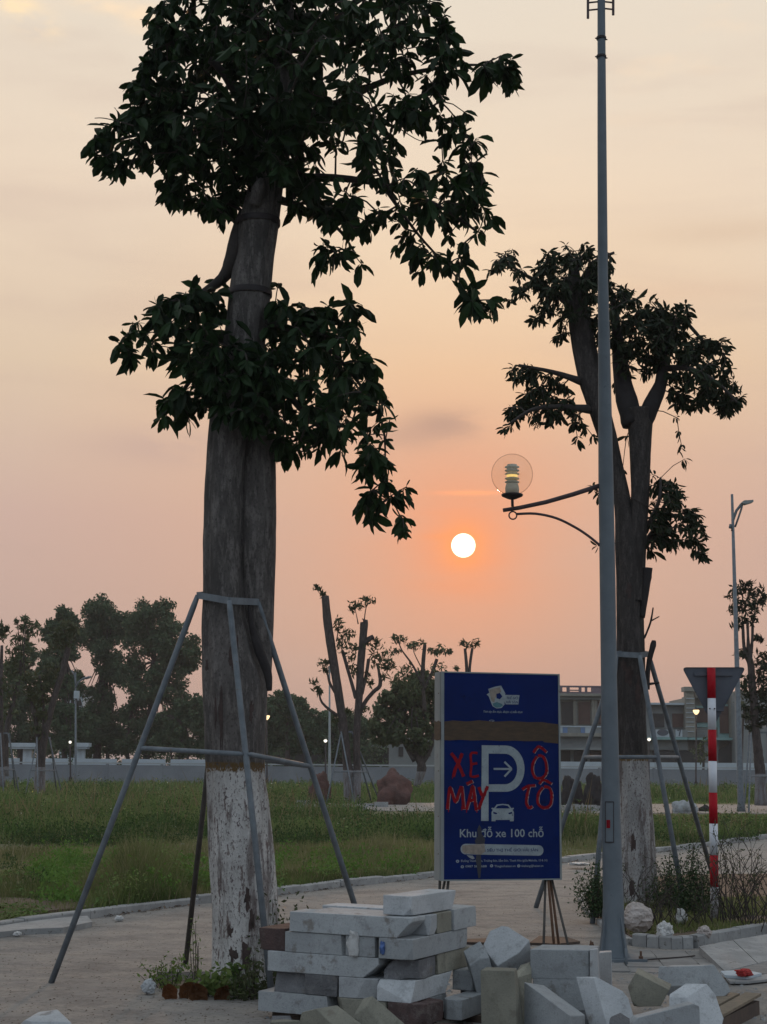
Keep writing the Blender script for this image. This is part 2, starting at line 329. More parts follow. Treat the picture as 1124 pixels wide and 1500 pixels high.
M['b_violet'] = mat('building_violet', (0.204, 0.158, 0.186), (0.168, 0.132, 0.152), .6, .85, .2, .01)
M['b_white'] = mat('building_white', (0.480, 0.541, 0.593), (0.396, 0.449, 0.497), .8, .85, .2, .01)
M['b_teal'] = mat('building_teal', (0.216, 0.370, 0.373), (0.180, 0.304, 0.304), .8, .7, .2, .01)
M['b_blue'] = mat('balcony_blue', (0.144, 0.251, 0.469), (0.120, 0.198, 0.373), .8, .7)
M['b_brown'] = mat('brown_shutter', (.10, .055, .045), (.07, .04, .035), 2, .7, .2, .01)
M['b_dark'] = mat('dark_opening', (.03, .028, .03), (.02, .02, .02), 2, .6)
M['glow_warm'] = emit_mat('warm_lamp_glow', (1.0, .72, .38), 1.5)
M['glow_white'] = emit_mat('white_lamp_glow', (1.0, .93, .8), 1.3)
M['glow_bulb'] = emit_mat('low_bulb_glow', (1.0, .68, .22), .75)
M['insulator'] = leaf_mat('frosted_diffuser', (.85, .84, .78), (.8, .8, .74), .6, .5)
mg, tg, bgl = new_mat('clear_globe_glass')
tr_ = tg.nodes.new('ShaderNodeBsdfTransparent'); lw_ = tg.nodes.new('ShaderNodeLayerWeight'); lw_.inputs[0].default_value = .32
tg.links.new(cmix(tg, mrange(tg, lw_.outputs['Facing'], .45, 1.0), (.955, .94, .92), (.40, .34, .32)), tr_.inputs[0])
gs_ = tg.nodes.new('ShaderNodeBsdfGlossy'); gs_.inputs['Roughness'].default_value = .06
mx_ = tg.nodes.new('ShaderNodeMixShader'); tg.links.new(mrange(tg, lw_.outputs['Facing'], .5, 1.0, .035, .38), mx_.inputs[0]); tg.links.new(tr_.outputs[0], mx_.inputs[1]); tg.links.new(gs_.outputs[0], mx_.inputs[2])
tg.links.new(mx_.outputs[0], tg.nodes['Material Output'].inputs['Surface'])
M['glass'] = mg

# ------------------------------------------------------------------ object helpers
def tag(o, label=None, cat=None, group=None, kind=None):
    if label: o['label'] = label
    if cat: o['category'] = cat
    if group: o['group'] = group
    if kind: o['kind'] = kind
    return o
def thing(name, label, cat, loc, group=None, kind=None):
    o = bpy.data.objects.new(name, None); C.objects.link(o); o.location = loc; o.empty_display_size = .2
    return tag(o, label, cat, group, kind)
def structure(name, loc=(0, 0, 0)):
    o = bpy.data.objects.new(name, None); C.objects.link(o); o.location = loc; o['kind'] = 'structure'; return o
class MB:
    def __init__(s): s.v = []; s.f = []; s.n = 0
    def add(s, v, f):
        v = np.asarray([tuple(x) for x in v] if not isinstance(v, np.ndarray) else v, dtype=float).reshape(-1, 3)
        s.v.append(v); s.f += [tuple(i + s.n for i in q) for q in f]; s.n += len(v); return s
    def box(s, a, b):
        x0, y0, z0 = a; x1, y1, z1 = b
        return s.add([(x0, y0, z0), (x1, y0, z0), (x1, y1, z0), (x0, y1, z0), (x0, y0, z1), (x1, y0, z1), (x1, y1, z1), (x0, y1, z1)],
                     [(0, 3, 2, 1), (4, 5, 6, 7), (0, 1, 5, 4), (1, 2, 6, 5), (2, 3, 7, 6), (3, 0, 4, 7)])
    def tube(s, pts, rad, n=8, caps=True):
        pts = [Vector(p) for p in pts]
        if isinstance(rad, (int, float)): rad = [rad] * len(pts)
        vs_ = []; fs = []; ref = None
        for i, p in enumerate(pts):
            t = (pts[min(i + 1, len(pts) - 1)] - pts[max(i - 1, 0)]).normalized()
            if ref is None:
                ref = t.orthogonal().normalized()
            else:
                ref = (ref - t * ref.dot(t)).normalized()
            bt = t.cross(ref)
            for k in range(n):
                a = 2 * math.pi * k / n
                vs_.append(p + (ref * math.cos(a) + bt * math.sin(a)) * rad[i])
        for i in range(len(pts) - 1):
            for k in range(n):
                k2 = (k + 1) % n
                fs.append((i * n + k, i * n + k2, (i + 1) * n + k2, (i + 1) * n + k))
        if caps:
            fs.append(tuple(range(n - 1, -1, -1))); fs.append(tuple(range((len(pts) - 1) * n, len(pts) * n)))
        return s.add(vs_, fs)
    def lathe(s, prof, c=(0, 0, 0), n=24, capb=True, capt=True):
        vs_ = []; fs = []
        for r, zz in prof:
            for k in range(n):
                a = 2 * math.pi * k / n; vs_.append((c[0] + r * math.cos(a), c[1] + r * math.sin(a), c[2] + zz))
        for i in range(len(prof) - 1):
            for k in range(n):
                k2 = (k + 1) % n; fs.append((i * n + k, i * n + k2, (i + 1) * n + k2, (i + 1) * n + k))
        if capb: fs.append(tuple(range(n - 1, -1, -1)))
        if capt: fs.append(tuple(range((len(prof) - 1) * n, len(prof) * n)))
        return s.add(vs_, fs)
    def prism(s, poly, ext):
        "poly: list of Vectors (front face), ext: extrusion vector"
        n = len(poly); e = Vector(ext)
        vs_ = [Vector(p) for p in poly] + [Vector(p) + e for p in poly]
        fs = [tuple(range(n)), tuple(range(2 * n - 1, n - 1, -1))] + [(i, i + n, (i + 1) % n + n, (i + 1) % n) for i in range(n)]
        return s.add(vs_, fs)
    def build(s, name, m, parent=None, smooth=False, bev=0):
        v = np.concatenate(s.v) if s.v else np.zeros((0, 3))
        loc = np.array(parent_loc(parent)) if parent is not None else 0
        me = bpy.data.meshes.new(name); me.from_pydata((v - loc).tolist(), [], s.f); me.update()
        if smooth: me.polygons.foreach_set('use_smooth', [True] * len(me.polygons))
        return link(name, me, m, parent)
def parent_loc(p):
    l = Vector((0, 0, 0))
    while p is not None: l += p.location; p = p.parent
    return l
def link(name, me, m, parent=None):
    o = bpy.data.objects.new(name, me); C.objects.link(o)
    if m is not None and len(me.materials) == 0: me.materials.append(M[m] if isinstance(m, str) else m)
    if parent is not None: o.parent = parent
    return o
def rebase(o, loc):
    "put the origin of a top-level mesh object at loc"
    loc = Vector(loc); o.data.transform(Matrix.Translation(-loc)); o.location = loc; return o
def recalc(o):
    bm = bmesh.new(); bm.from_mesh(o.data); bmesh.ops.recalc_face_normals(bm, faces=bm.faces); bm.to_mesh(o.data); bm.free(); return o
def slab(name, poly, holes, z0, z1, m, parent=None):
    "flat plate with holes, walls down to z0; poly and holes are lists of (x, y)"
    loops = [[Vector((x, y, z1)) for x, y in lp] for lp in [poly] + holes]
    tris = geometry.tessellate_polygon(loops)
    vs_ = [v for lp in loops for v in lp]; n = len(vs_)
    up_ = Vector((0, 0, 1)); fs = []
    for t in tris:
        a, b_, c = (vs_[i] for i in t)
        fs.append(tuple(t) if (b_ - a).cross(c - a).dot(up_) > 0 else tuple(reversed(t)))
    allv = [tuple(v) for v in vs_] + [(v.x, v.y, z0) for v in vs_]
    k = 0
    for lp in loops:
        for i in range(len(lp)):
            a = k + i; b_ = k + (i + 1) % len(lp); fs.append((a, b_, b_ + n, a + n))
        k += len(lp)
    b = MB(); b.add(allv, fs); return b.build(name, m, parent)
def fnoise(x, y, s=1.0, seed=0.0):
    "cheap smooth 2-D noise for arrays, about -1..1"
    x = np.asarray(x) * s + seed * 3.1; y = np.asarray(y) * s + seed * 1.7
    return (np.sin(x * 1.3 + 1.7 * np.sin(y * .9 + seed)) + np.sin(y * 1.7 + 1.3 * np.sin(x * 1.1 + 2)) + np.sin((x + y) * 2.3 + 1.1 * np.sin(x * 2.1 - y)) * .6 + np.sin((x - y) * 3.7 + seed) * .4) / 3.0
def big_mesh(name, V, FV, nv, m, parent=None):
    "V (n,3) array, FV flat loop indices, nv verts per face"
    loc = np.array(parent_loc(parent)) if parent is not None else 0
    V = V - loc
    me = bpy.data.meshes.new(name); me.vertices.add(len(V)); me.vertices.foreach_set('co', V.astype(np.float32).ravel())
    nf = len(FV) // nv
    me.loops.add(len(FV)); me.loops.foreach_set('vertex_index', FV.astype(np.int32))
    me.polygons.add(nf); me.polygons.foreach_set('loop_start', np.arange(0, nf * nv, nv, dtype=np.int32))
    me.update(calc_edges=True); me.validate()
    return link(name, me, m, parent)
# ------------------------------------------------------------------ ground, pavement, kerbs
def xy(p): return (p.x, p.y)
Zp = 0.0                                   # pavement level
b = MB(); b.add([(-900, -300, -.14), (900, -300, -.14), (900, 1500, -.14), (-900, 1500, -.14)], [(0, 1, 2, 3)])
g_ = b.build('ground', 'far_ground'); g_['kind'] = 'structure'
kerb_px = [(-60, 1373), (0, 1364), (60, 1354), (130, 1346), (220, 1333), (310, 1322), (415, 1311), (500, 1300), (640, 1285), (700, 1279), (800, 1267), (880, 1257), (960, 1249), (1010, 1244), (1060, 1237), (1124, 1229), (1220, 1219)]
kerb_w = [G(x, y) for x, y in kerb_px]
kl = [Vector((-14.0, 8.5, 0))] + kerb_w + [kerb_w[-1] + Vector((6, 5, 0))]
KX = np.array([p.x for p in kl]); KY = np.array([p.y for p in kl])
def kerb_y(x): return np.interp(x, KX, KY)
# field soil beyond the kerb
poly = [xy(p) for p in kl] + [(kl[-1].x, 116), (-70, 116), (-70, 8.5)]
poly = [(p[0], p[1] + (.12 if i < len(kl) else 0)) for i, p in enumerate(poly)]
o = slab('field_soil', poly + [], [], -.12, .05, 'field_soil'); o['kind'] = 'structure'
o = slab('field_soil_far', [(kl[-1].x, 40), (60, 40), (60, 116), (kl[-1].x, 116)], [], -.12, .046, 'field_soil'); o.name = 'field_soil.001'; o['kind'] = 'structure'
# pavement with the tree pit and the planted island cut out
pit = [xy(G(208, 1446)), xy(G(418, 1456)), xy(PX(405, 12.15, 0)), xy(PX(232, 12.0, 0))]
isl_px = [(926, 1386), (985, 1391), (1022, 1389), (1060, 1382), (1124, 1371), (1230, 1356), (1300, 1320), (1220, 1284), (1100, 1286), (1010, 1287), (930, 1292), (868, 1302), (846, 1318), (856, 1336), (884, 1362)]
isl = [xy(G(x, y)) for x, y in isl_px]
pav = [(-13.8, 2), (9, 2), (9, 12.4)] + [(14.0, 14), (kl[-1].x, kl[-1].y)] + [xy(p) for p in reversed(kl[:-1])]
pv = slab('pavement', pav, [pit, isl], -.12, Zp, 'floor'); pv['kind'] = 'structure'
o = slab('pit_soil', [(x, y) for x, y in [(-2.2, 10), (.3, 10), (.3, 12.6), (-2.2, 12.6)]], [], -.13, -.06, 'soil'); o['kind'] = 'structure'
# island soil
ctr = Vector((sum(p[0] for p in isl) / len(isl), sum(p[1] for p in isl) / len(isl)))
def inset(p, k):
    v = Vector(p) - ctr; l = v.length; return tuple(ctr + v * ((l - k) / l))
o = slab('planting_bed_soil', [inset(p, .09) for p in isl], [], -.12, .065, 'soil'); o['kind'] = 'structure'

def kerb_stones(parent, pts, length, w, h, m, z0=-.02, jitter=.004, gap=.006, tilt=.01, lens=None):
    "individual kerb stones along a polyline"
    pts = [Vector((p[0], p[1], 0)) for p in pts]
    seg = [(a - b_).length for a, b_ in zip(pts[1:], pts[:-1])]; tot = sum(seg)
    def at(s):
        for i, l in enumerate(seg):
            if s <= l or i == len(seg) - 1:
                return pts[i].lerp(pts[i + 1], s / l)
            s -= l
    s = 0; out = []; k = 0
    while s < tot - .05:
        l = min(lens[k] if lens and k < len(lens) else length, tot - s); k += 1
        a = at(s + gap / 2); c = at(s + l - gap / 2); d = (c - a).normalized(); nrm = Vector((-d.y, d.x, 0))
        j = random.uniform(-jitter, jitter); hz = h + random.uniform(-tilt, tilt); hz2 = hz + random.uniform(-tilt, tilt) * .5
        bvl = .012
        a = a + nrm * j; c = c + nrm * j
        prof = [(0, z0), (0, -bvl), (bvl, 0), (w - bvl, 0), (w, -bvl), (w, z0)]
        vs_ = []
        for q, hh in ((a, hz), (c, hz2)):
            for off, zz in prof:
                vs_.append(q + nrm * off + Vector((0, 0, z0 if zz == z0 else hh + zz)))
        fs = [(i, i + 1, i + 7, i + 6) for i in range(5)] + [(5, 0, 6, 11), (5, 4, 3, 2, 1, 0), (6, 7, 8, 9, 10, 11)]
        bb = MB(); bb.add(vs_, [tuple(reversed(f)) for f in fs]); o_ = bb.build('kerb_stone', m, parent); out.append(o_); s += l
    return out
kerb = structure('field_kerb')
kerb_stones(kerb, [xy(p) for p in kerb_w], .98, .13, .085, 'kerb', jitter=.012, tilt=.014)
# broken slab edge and dirt at the left
kb = structure('loose_edging', )
pp = [G(-40, 1378), G(40, 1369), G(92, 1367), G(135, 1358), G(128, 1349), G(0, 1356), G(-40, 1362)]
o = slab('edging_slab', [xy(p) for p in pp], [], -.03, .05, 'kerb', kb)
o = slab('dirt_patch', [xy(G(x, y)) for x, y in [(-60, 1350), (60, 1346), (135, 1338), (150, 1330), (60, 1326), (-60, 1322)]], [], -.1, .075, 'soil'); o['kind'] = 'structure'
# island kerb: short stones on the curve, long ones either side
ik = structure('island_kerb')
kerb_stones(ik, isl[:3][::1], .115, .10, .105, 'kerb', jitter=.003, tilt=.003, gap=.009, lens=[.14, .12, .12, .12, .115, .115, .11, .07])
kerb_stones(ik, isl[2:6], .42, .10, .11, 'kerb', jitter=.003, tilt=.003, lens=[.13, .13, .15])
kerb_stones(ik, isl[9:15] + [isl[14], (isl[0][0] - .05, isl[0][1] + .1)], .5, .09, .05, 'kerb', jitter=.004, tilt=.004)
# sloped drop kerb stones at the right
dk = structure('drop_kerb')
A = [G(1024, 1399), G(1074, 1389), G(1130, 1379), G(1200, 1367)]; B = [G(1062, 1425), G(1110, 1413), G(1165, 1402), G(1235, 1389)]
for i in range(3):
    a0 = A[i].lerp(A[i + 1], .01); a1 = A[i].lerp(A[i + 1], .99); b0 = B[i].lerp(B[i + 1], .01); b1 = B[i].lerp(B[i + 1], .99)
    up1 = Vector((0, 0, .07)); up2 = Vector((0, 0, .012)); dn = Vector((0, 0, -.03))
    bb = MB(); bb.add([b0 + dn, b1 + dn, a1 + dn, a0 + dn, b0 + up2, b1 + up2, a1 + up1, a0 + up1], [(0, 3, 2, 1), (4, 5, 6, 7), (0, 1, 5, 4), (1, 2, 6, 5), (2, 3, 7, 6), (3, 0, 4, 7)])
    bb.build('ramp_stone', 'kerb', dk)
# paving tiles in front of the lamp base
tl = structure('tile_paving')
ox, oy = G(868, 1424).x, G(868, 1424).y; ca, sa = math.cos(R(14)), math.sin(R(14))
for i in range(6):
    for j in range(5):
        if (i, j) in ((0, 4), (5, 0), (5, 4)): continue
        s = .30; cx, cy = i * s + random.uniform(-.003, .003), j * s + random.uniform(-.003, .003); w = .292
        c4 = [(cx, cy), (cx + w, cy), (cx + w, cy + w), (cx, cy + w)]
        zz = random.uniform(.004, .012)
        pq = [(ox + x * ca + y * sa * .3, oy - x * sa * .2 + y * ca) for x, y in c4]
        bb = MB(); bb.add([(x, y, -.01) for x, y in pq] + [(x, y, zz) for x, y in pq], [(4, 5, 6, 7), (0, 1, 5, 4), (1, 2, 6, 5), (2, 3, 7, 6), (3, 0, 4, 7)])
        bb.build('paving_tile', 'tile', tl)
# far path and concrete edging in the field
o = slab('far_path', [xy(G(-200, 1179.5)), xy(G(380, 1188)), xy(G(560, 1190.5)), xy(G(760, 1193)), xy(G(1300, 1196)), xy(G(1300, 1183)), xy(G(760, 1179)), xy(G(560, 1178.5)), xy(G(380, 1181)), xy(G(-200, 1176.5))], [], .0, .075, 'concrete'); o['kind'] = 'structure'

# ------------------------------------------------------------------ grass and weeds
FX0, FX1 = -120, 1320
xs = np.linspace(FX0, FX1, 400); 
kline = np.interp(xs, [p[0] for p in kerb_px], [p[1] for p in kerb_px])
def sample_field(n, top=1149.5, off=-16, seed=1):
    r = np.random.default_rng(seed); px = r.uniform(FX0, FX1, n); kb_ = np.interp(px, [p[0] for p in kerb_px], [p[1] for p in kerb_px]) - off
    py = top + (kb_ - top) * r.uniform(0, 1, n)
    # ray to ground, vectorised
    k1 = (px - 562) / F; k2 = (750 - py) / F
    D = np.array(rt)[None] * k1[:, None] + np.array(up)[None] * k2[:, None] + np.array(fwd)[None]
    t = (.05 - EYE.z) / D[:, 2]; Pn = D * t[:, None] + np.array(EYE)
    return px, py, Pn, r
def patch_height(px, py, X, Y):
    n1 = fnoise(X, Y, .55, 1.3); n2 = fnoise(X, Y, 1.7, 4.1)
    s1 = 1 / (1 + np.exp(-(py - 1236 + 5 * fnoise(X, Y, .9, 2.)) / 1.6)); s2 = 1 / (1 + np.exp(-(py - 1288 + 9 * fnoise(X, Y, 1.1, 6.)) / 5))
    h = .38 + (.06 - .38) * s1 + (.15 - .06) * s2
    h = h + np.where((py > 1238), np.clip(n1, 0, 1) * .22, np.clip(n1, -.3, 1) * .30)
    # taller weeds near the middle front (right of the left leg) and by the kerb right of the trunk
    h = h + .42 * np.exp(-((px - 205) / 50) ** 2 - ((py - 1290) / 28) ** 2) + .30 * np.exp(-((px - 560) / 120) ** 2 - ((py - 1262) / 18) ** 2)
    h = h * (1 + .35 * n2)
    h = np.where((px < 120) & (py > 1290), h * .45, h)
    near_path = np.clip(np.minimum((py - 1174) / 3, (1219 - py) / 8), 0, 1) * np.clip((px - 520) / 30, 0, 1)
    h = h * (1 - .86 * near_path)
    h = np.where(py < 1168, np.clip(h, .2, .55), h)
    return np.clip(h, .03, .8)
def zone(py, X, Y): return py + 5 * fnoise(X, Y, .9, 2.) * np.clip((py - 1180) / 50, .1, 1) 
def grass_mesh(name, n, m, seed, hs=1.0, wk=1.0, bare=True, z0=0, z1=9999):
    px, py, Pn, r = sample_field(n, seed=seed); zz_ = zone(py, Pn[:, 0], Pn[:, 1]); sel_ = (zz_ >= z0) & (zz_ < z1); px, py, Pn = px[sel_], py[sel_], Pn[sel_]; n = len(px)
    h = patch_height(px, py, Pn[:, 0], Pn[:, 1]) * hs * r.uniform(.45, 1.15, n)
    keep = np.ones(n, bool)
    if bare:
        bn = fnoise(Pn[:, 0], Pn[:, 1], 1.1, 7.7) + .4 * fnoise(Pn[:, 0], Pn[:, 1], 3.9, 2.2)
        keep &= ~((bn > .30) & (py > 1236) & (r.uniform(0, 1, n) < .85))
        keep &= ~((py > 1318) & (px < 140) & (r.uniform(0, 1, n) < .6))
    keep &= ~((py > 1177.5) & (py < 1194) & (px > 385) & (r.uniform(0, 1, n) < .93))
    keep &= Pn[:, 1] > kerb_y(Pn[:, 0]) + .15
    Pn = Pn[keep]; h = h[keep]; n = len(Pn); d = Pn[:, 1]
    a = r.uniform(0, 2 * np.pi, n); w = np.maximum(.004, d * .00042) * wk * r.uniform(.6, 1.3, n)
    lean = h * r.uniform(.1, .7, n); la = r.uniform(0, 2 * np.pi, n)
    sx, sy = np.cos(a) * w, np.sin(a) * w
    V = np.zeros((n, 3, 3)); V[:, 0] = Pn + np.stack([-sx, -sy, -.02 * np.ones(n)], 1); V[:, 1] = Pn + np.stack([sx, sy, -.02 * np.ones(n)], 1)
    V[:, 2] = Pn + np.stack([np.cos(la) * lean, np.sin(la) * lean, h], 1)
    o_ = big_mesh(name, V.reshape(-1, 3), np.arange(n * 3), 3, m); o_['kind'] = 'stuff'; return o_
tag(grass_mesh('grass', 380000, 'tall_grass', 11, z1=1237), 'long uneven green grass covering the far half of the empty field', 'grass')
tag(grass_mesh('mown_grass', 240000, 'mown_grass', 12, z0=1235, z1=1290), 'short yellowish trodden grass in the strip across the field', 'grass')
tag(grass_mesh('grass', 330000, 'near_grass', 13, z0=1284), 'patchy fresh grass along the near kerb of the field', 'grass')
tag(grass_mesh('tall_stalks', 5500, 'dry_weed', 14, hs=1.9, wk=1.3, z1=1236), 'thin pale seed stalks standing above the tall grass', 'grass')
def weed_mesh(name, n, m, seed, size=.02, hmin=.0, frac=1.0, sel=None):
    "small leaf quads scattered in clumps through the height of the weeds"
    px, py, Pn, r = sample_field(n, seed=seed)
    X, Y = Pn[:, 0], Pn[:, 1]; h = patch_height(px, py, X, Y)
    cl = fnoise(X, Y, 1.4, 9.1) + .5 * fnoise(X, Y, 4.5, 3.3)
    keep = (cl > (-.05 if size > .013 else -.25)) & ~((py > 1177) & (py < 1194) & (px > 385))
    keep &= Pn[:, 1] > kerb_y(Pn[:, 0]) + .17
    if sel is not None: keep &= sel(px, py, r)
    Pn = Pn[keep]; h = h[keep]; n = len(Pn); d = Pn[:, 1]
    z_ = h * r.uniform(.2, 1.15, n)
    s = np.maximum(size, d * (.0010 if size > .013 else .00065)) * r.uniform(.6, 1.4, n)
    a = r.uniform(0, 2 * np.pi, n); tl_ = r.uniform(-.6, .6, n)
    u = np.stack([np.cos(a), np.sin(a), tl_], 1) * s[:, None]; v = np.stack([-np.sin(a), np.cos(a), r.uniform(-.5, .5, n)], 1) * s[:, None] * .5
    c = Pn + np.stack([r.normal(0, .02, n), r.normal(0, .02, n), z_], 1)
    V = np.stack([c - u, c + v, c + u, c - v], 1)
    o_ = big_mesh(name, V.reshape(-1, 3), np.arange(n * 4), 4, m); o_['kind'] = 'stuff'; return o_
tag(weed_mesh('weeds', 200000, 'weed', 21, sel=lambda px, py, r: (fnoise(px, py * 2.2, .035, 5.) > .05) & ((py < 1236) | (py > 1284) | (r.uniform(0, 1, len(px)) < .12))), 'leafy green weeds growing in clumps through the grass', 'weeds')
tag(weed_mesh('wildflowers', 9000, 'flower', 31, size=.009, sel=lambda px, py, r: (py < 1240) & (fnoise(px, py, .05, 3) > .1)), 'tiny white wildflowers dotting the tall grass', 'flowers')
tag(weed_mesh('yellow_wildflowers', 5200, 'flower_y', 33, size=.012, sel=lambda px, py, r: (py < 1166) | ((py < 1230) & (r.uniform(0, 1, len(px)) < .15))), 'tiny yellow wildflowers along the far side of the field', 'flowers')

def clump_mesh(name, m, n_cl, region, seed, rad, hgt, per, size, label):
    "bushy weed clumps, each a dome of small leaves"
    r = np.random.default_rng(seed); Vs = []
    for _ in range(n_cl):
        px = r.uniform(region[0], region[2]); py = r.uniform(region[1], region[3]); p = G(px, py, .05)
        if p.y < kerb_y(p.x) + .35 or (py > 1174 and py < 1216 and px > 540): continue
        R0 = r.uniform(*rad); H0 = r.uniform(*hgt); n = int(per * (R0 / rad[1]) ** 1.2) + 20
        th = r.uniform(0, 2 * np.pi, n); q = np.sqrt(r.uniform(0, 1, n)) * r.uniform(.75, 1.1); zz = r.uniform(.05, 1, n) * H0 * np.clip(1 - q ** 2, .08, 1) * r.uniform(.6, 1.25, n)
        c = np.stack([p.x + np.cos(th) * q * R0, p.y + np.sin(th) * q * R0, .05 + zz], 1)
        u = r.normal(0, 1, (n, 3)); u[:, 2] = np.abs(u[:, 2]) + .3; u /= np.linalg.norm(u, axis=1)[:, None]; w = np.cross(u, r.normal(0, 1, (n, 3))); w /= np.linalg.norm(w, axis=1)[:, None]
        s = np.maximum(size, p.y * .0007) * r.uniform(.5, 1.4, n)[:, None]
        Vs.append(np.stack([c - u * s, c + w * s * .42, c + u * s, c - w * s * .42], 1))
    V = np.concatenate(Vs); o_ = big_mesh(name, V.reshape(-1, 3), np.arange(len(V) * 4), 4, m); o_['kind'] = 'stuff'; return tag(o_, label, 'weeds')
clump_mesh('weed_clumps', 'weed_dark', 210, (-40, 1214, 1180, 1240), 71, (.25, 1.0), (.3, .8), 520, .028, 'dark green bushy weed clumps edging the mown strip of the field')
clump_mesh('weed_clumps_tall', 'weed_dark', 130, (-40, 1160, 1180, 1205), 72, (.5, 1.6), (.3, .9), 420, .03, 'tall leafy weed clumps in the far half of the field').name = 'weed_clumps.001'
clump_mesh('weed_clumps_near', 'weed_fresh', 150, (60, 1262, 660, 1325), 73, (.12, .45), (.12, .48), 330, .026, 'fresh green weed clumps near the field kerb').name = 'weed_clumps.002'
clump_mesh('weed_clumps_low', 'weed_dark', 90, (-40, 1245, 660, 1325), 76, (.10, .35), (.06, .22), 200, .02, 'small dark weeds dotted over the mown strip').name = 'weed_clumps.003'
clump_mesh('dry_weeds', 'dry_weed', 150, (-40, 1165, 1180, 1232), 74, (.3, 1.0), (.3, .8), 200, .02, 'dry brownish weed stalks mixed into the tall grass')
clump_mesh('dry_weeds_right', 'dry_weed', 60, (840, 1217, 1180, 1236), 75, (.3, .8), (.2, .4), 240, .02, 'dry weeds along the far path at right').name = 'dry_weeds.001'

# litter: dry leaf crumbs and gravel on the pavement
def crumbs(name, m, n, region, seed, size=(.006, .02)):
    r = np.random.default_rng(seed); bb = MB()
    for _ in range(n):
        px = r.uniform(region[0], region[2]); py = r.uniform(region[1], region[3]); p = G(px, py)
        if p.y > kerb_y(p.x) - .05: continue
        s = r.uniform(*size); a = r.uniform(0, 6.28); q = [Vector((math.cos(a + k * 2.1) * s * r.uniform(.5, 1.2), math.sin(a + k * 2.1) * s * r.uniform(.5, 1.2), 0)) for k in range(3)]
        top = Vector((0, 0, s * r.uniform(.3, .7)))
        bb.add([p + q[0] + Vector((0, 0, .001)), p + q[1] + Vector((0, 0, .001)), p + q[2] + Vector((0, 0, .001)), p + top], [(0, 1, 3), (1, 2, 3), (2, 0, 3)])
    o_ = bb.build(name, m); o_['kind'] = 'stuff'; return o_
tag(crumbs('gravel', 'soil', 3200, (-20, 1290, 900, 1500), 5, (.003, .012)), 'dark crumbs of soil and gravel scattered on the concrete', 'gravel')
tag(crumbs('rubble_dust', 'kerb', 1500, (380, 1395, 1180, 1500), 6, (.005, .025)), 'small stone chips around the scattered blocks', 'rubble')
# dead leaves gathered along the foot of the field kerb
bb = MB(); rr = np.random.default_rng(15)
for _ in range(900):
    t = rr.uniform(0, 1); i = min(int(t * (len(kerb_w) - 1)), len(kerb_w) - 2); p = kerb_w[i].lerp(kerb_w[i + 1], rr.uniform(0, 1)) + Vector((0, -abs(rr.normal(.03, .12)), .003))
    if fnoise(p.x, p.y, 1.2, 2) < -.05: continue
    s = rr.uniform(.012, .035); a = rr.uniform(0, 6.28); u = Vector((math.cos(a), math.sin(a), rr.uniform(0, .5))) * s; v = Vector((-math.sin(a), math.cos(a), rr.uniform(-.2, .4))) * s * .5
    p = p + Vector((0, 0, abs(u.z) + abs(v.z)))
    bb.add([p - u, p + v, p + u, p - v], [(0, 1, 2, 3)])
o = bb.build('leaf_litter', 'soil'); o['kind'] = 'stuff'; tag(o, 'brown leaf litter drifted along the foot of the field kerb', 'litter')
# ------------------------------------------------------------------ tree tools
def leaf_mesh(name, L_, Wd, bend, fold, m):
    vs_ = [(0, 0, 0)]; st = [.22, .5, .78]; wd = [.70, 1.0, .84]
    for t, w in zip(st, wd):
        zc = -bend * t * t * L_; zz = zc + fold * Wd * w
        vs_ += [(t * L_, -Wd * w / 2, zz), (t * L_, 0, zc), (t * L_, Wd * w / 2, zz)]
    vs_.append((L_, 0, -bend * L_))
    fs = [(0, 1, 2), (0, 2, 3), (1, 4, 5, 2), (2, 5, 6, 3), (4, 7, 8, 5), (5, 8, 9, 6), (7, 10, 8), (8, 10, 9)]
    me = bpy.data.meshes.new(name); me.from_pydata(vs_, [], fs); me.materials.append(M[m]); me.update(); return me
def leaf_protos(m, L_, Wd):
    out = []
    for b_, f_, k in ((.10, .18, 1), (.35, .1, .8), (.22, .3, 1.15), (.05, .05, .7), (.5, .2, 1.0)):
        out.append(leaf_mesh('leaf', L_ * k, Wd * k, b_, f_, m))
    return out
def frame_from(dirv, rnd):
    x = dirv.normalized(); s = Vector((rnd.normal(), rnd.normal(), rnd.normal() + 1.3)); y = s.cross(x)
    y = y.normalized() if y.length > 1e-4 else x.orthogonal().normalized(); zz = x.cross(y)
    return Matrix(((x.x, y.x, zz.x), (x.y, y.y, zz.y), (x.z, y.z, zz.z)))
def point_in(poly, x, y):
    n = len(poly); c = False; j = n - 1
    for i in range(n):
        xi, yi = poly[i]; xj, yj = poly[j]
        if (yi > y) != (yj > y) and x < (xj - xi) * (y - yi) / (yj - yi) + xi: c = not c
        j = i
    return c
def edge_dist(poly, x, y):
    best = 1e9; n = len(poly)
    for i in range(n):
        ax, ay = poly[i]; bx, by = poly[(i + 1) % n]; dx, dy = bx - ax, by - ay
        t = max(0, min(1, ((x - ax) * dx + (y - ay) * dy) / (dx * dx + dy * dy + 1e-9)))
        best = min(best, math.hypot(x - ax - t * dx, y - ay - t * dy))
    return best
def crown_points(poly, n, d, rnd, maxhalf, edge_in=6, hole=None, mindist=0):
    xs_ = [p[0] for p in poly]; ys_ = [p[1] for p in poly]; out = []; tries = 0
    while len(out) < n and tries < n * 60:
        tries += 1
        x = rnd.uniform(min(xs_), max(xs_)); y = rnd.uniform(min(ys_), max(ys_))
        if not point_in(poly, x, y): continue
        e = edge_dist(poly, x, y)
        if e < edge_in * rnd.uniform(.6, 1.4): continue
        if hole is not None and hole(x, y, rnd): continue
        hw = min(maxhalf, e * d / F * 1.3 + .1)
        out.append(P(x, y, d + rnd.uniform(-hw, hw)))
    return out
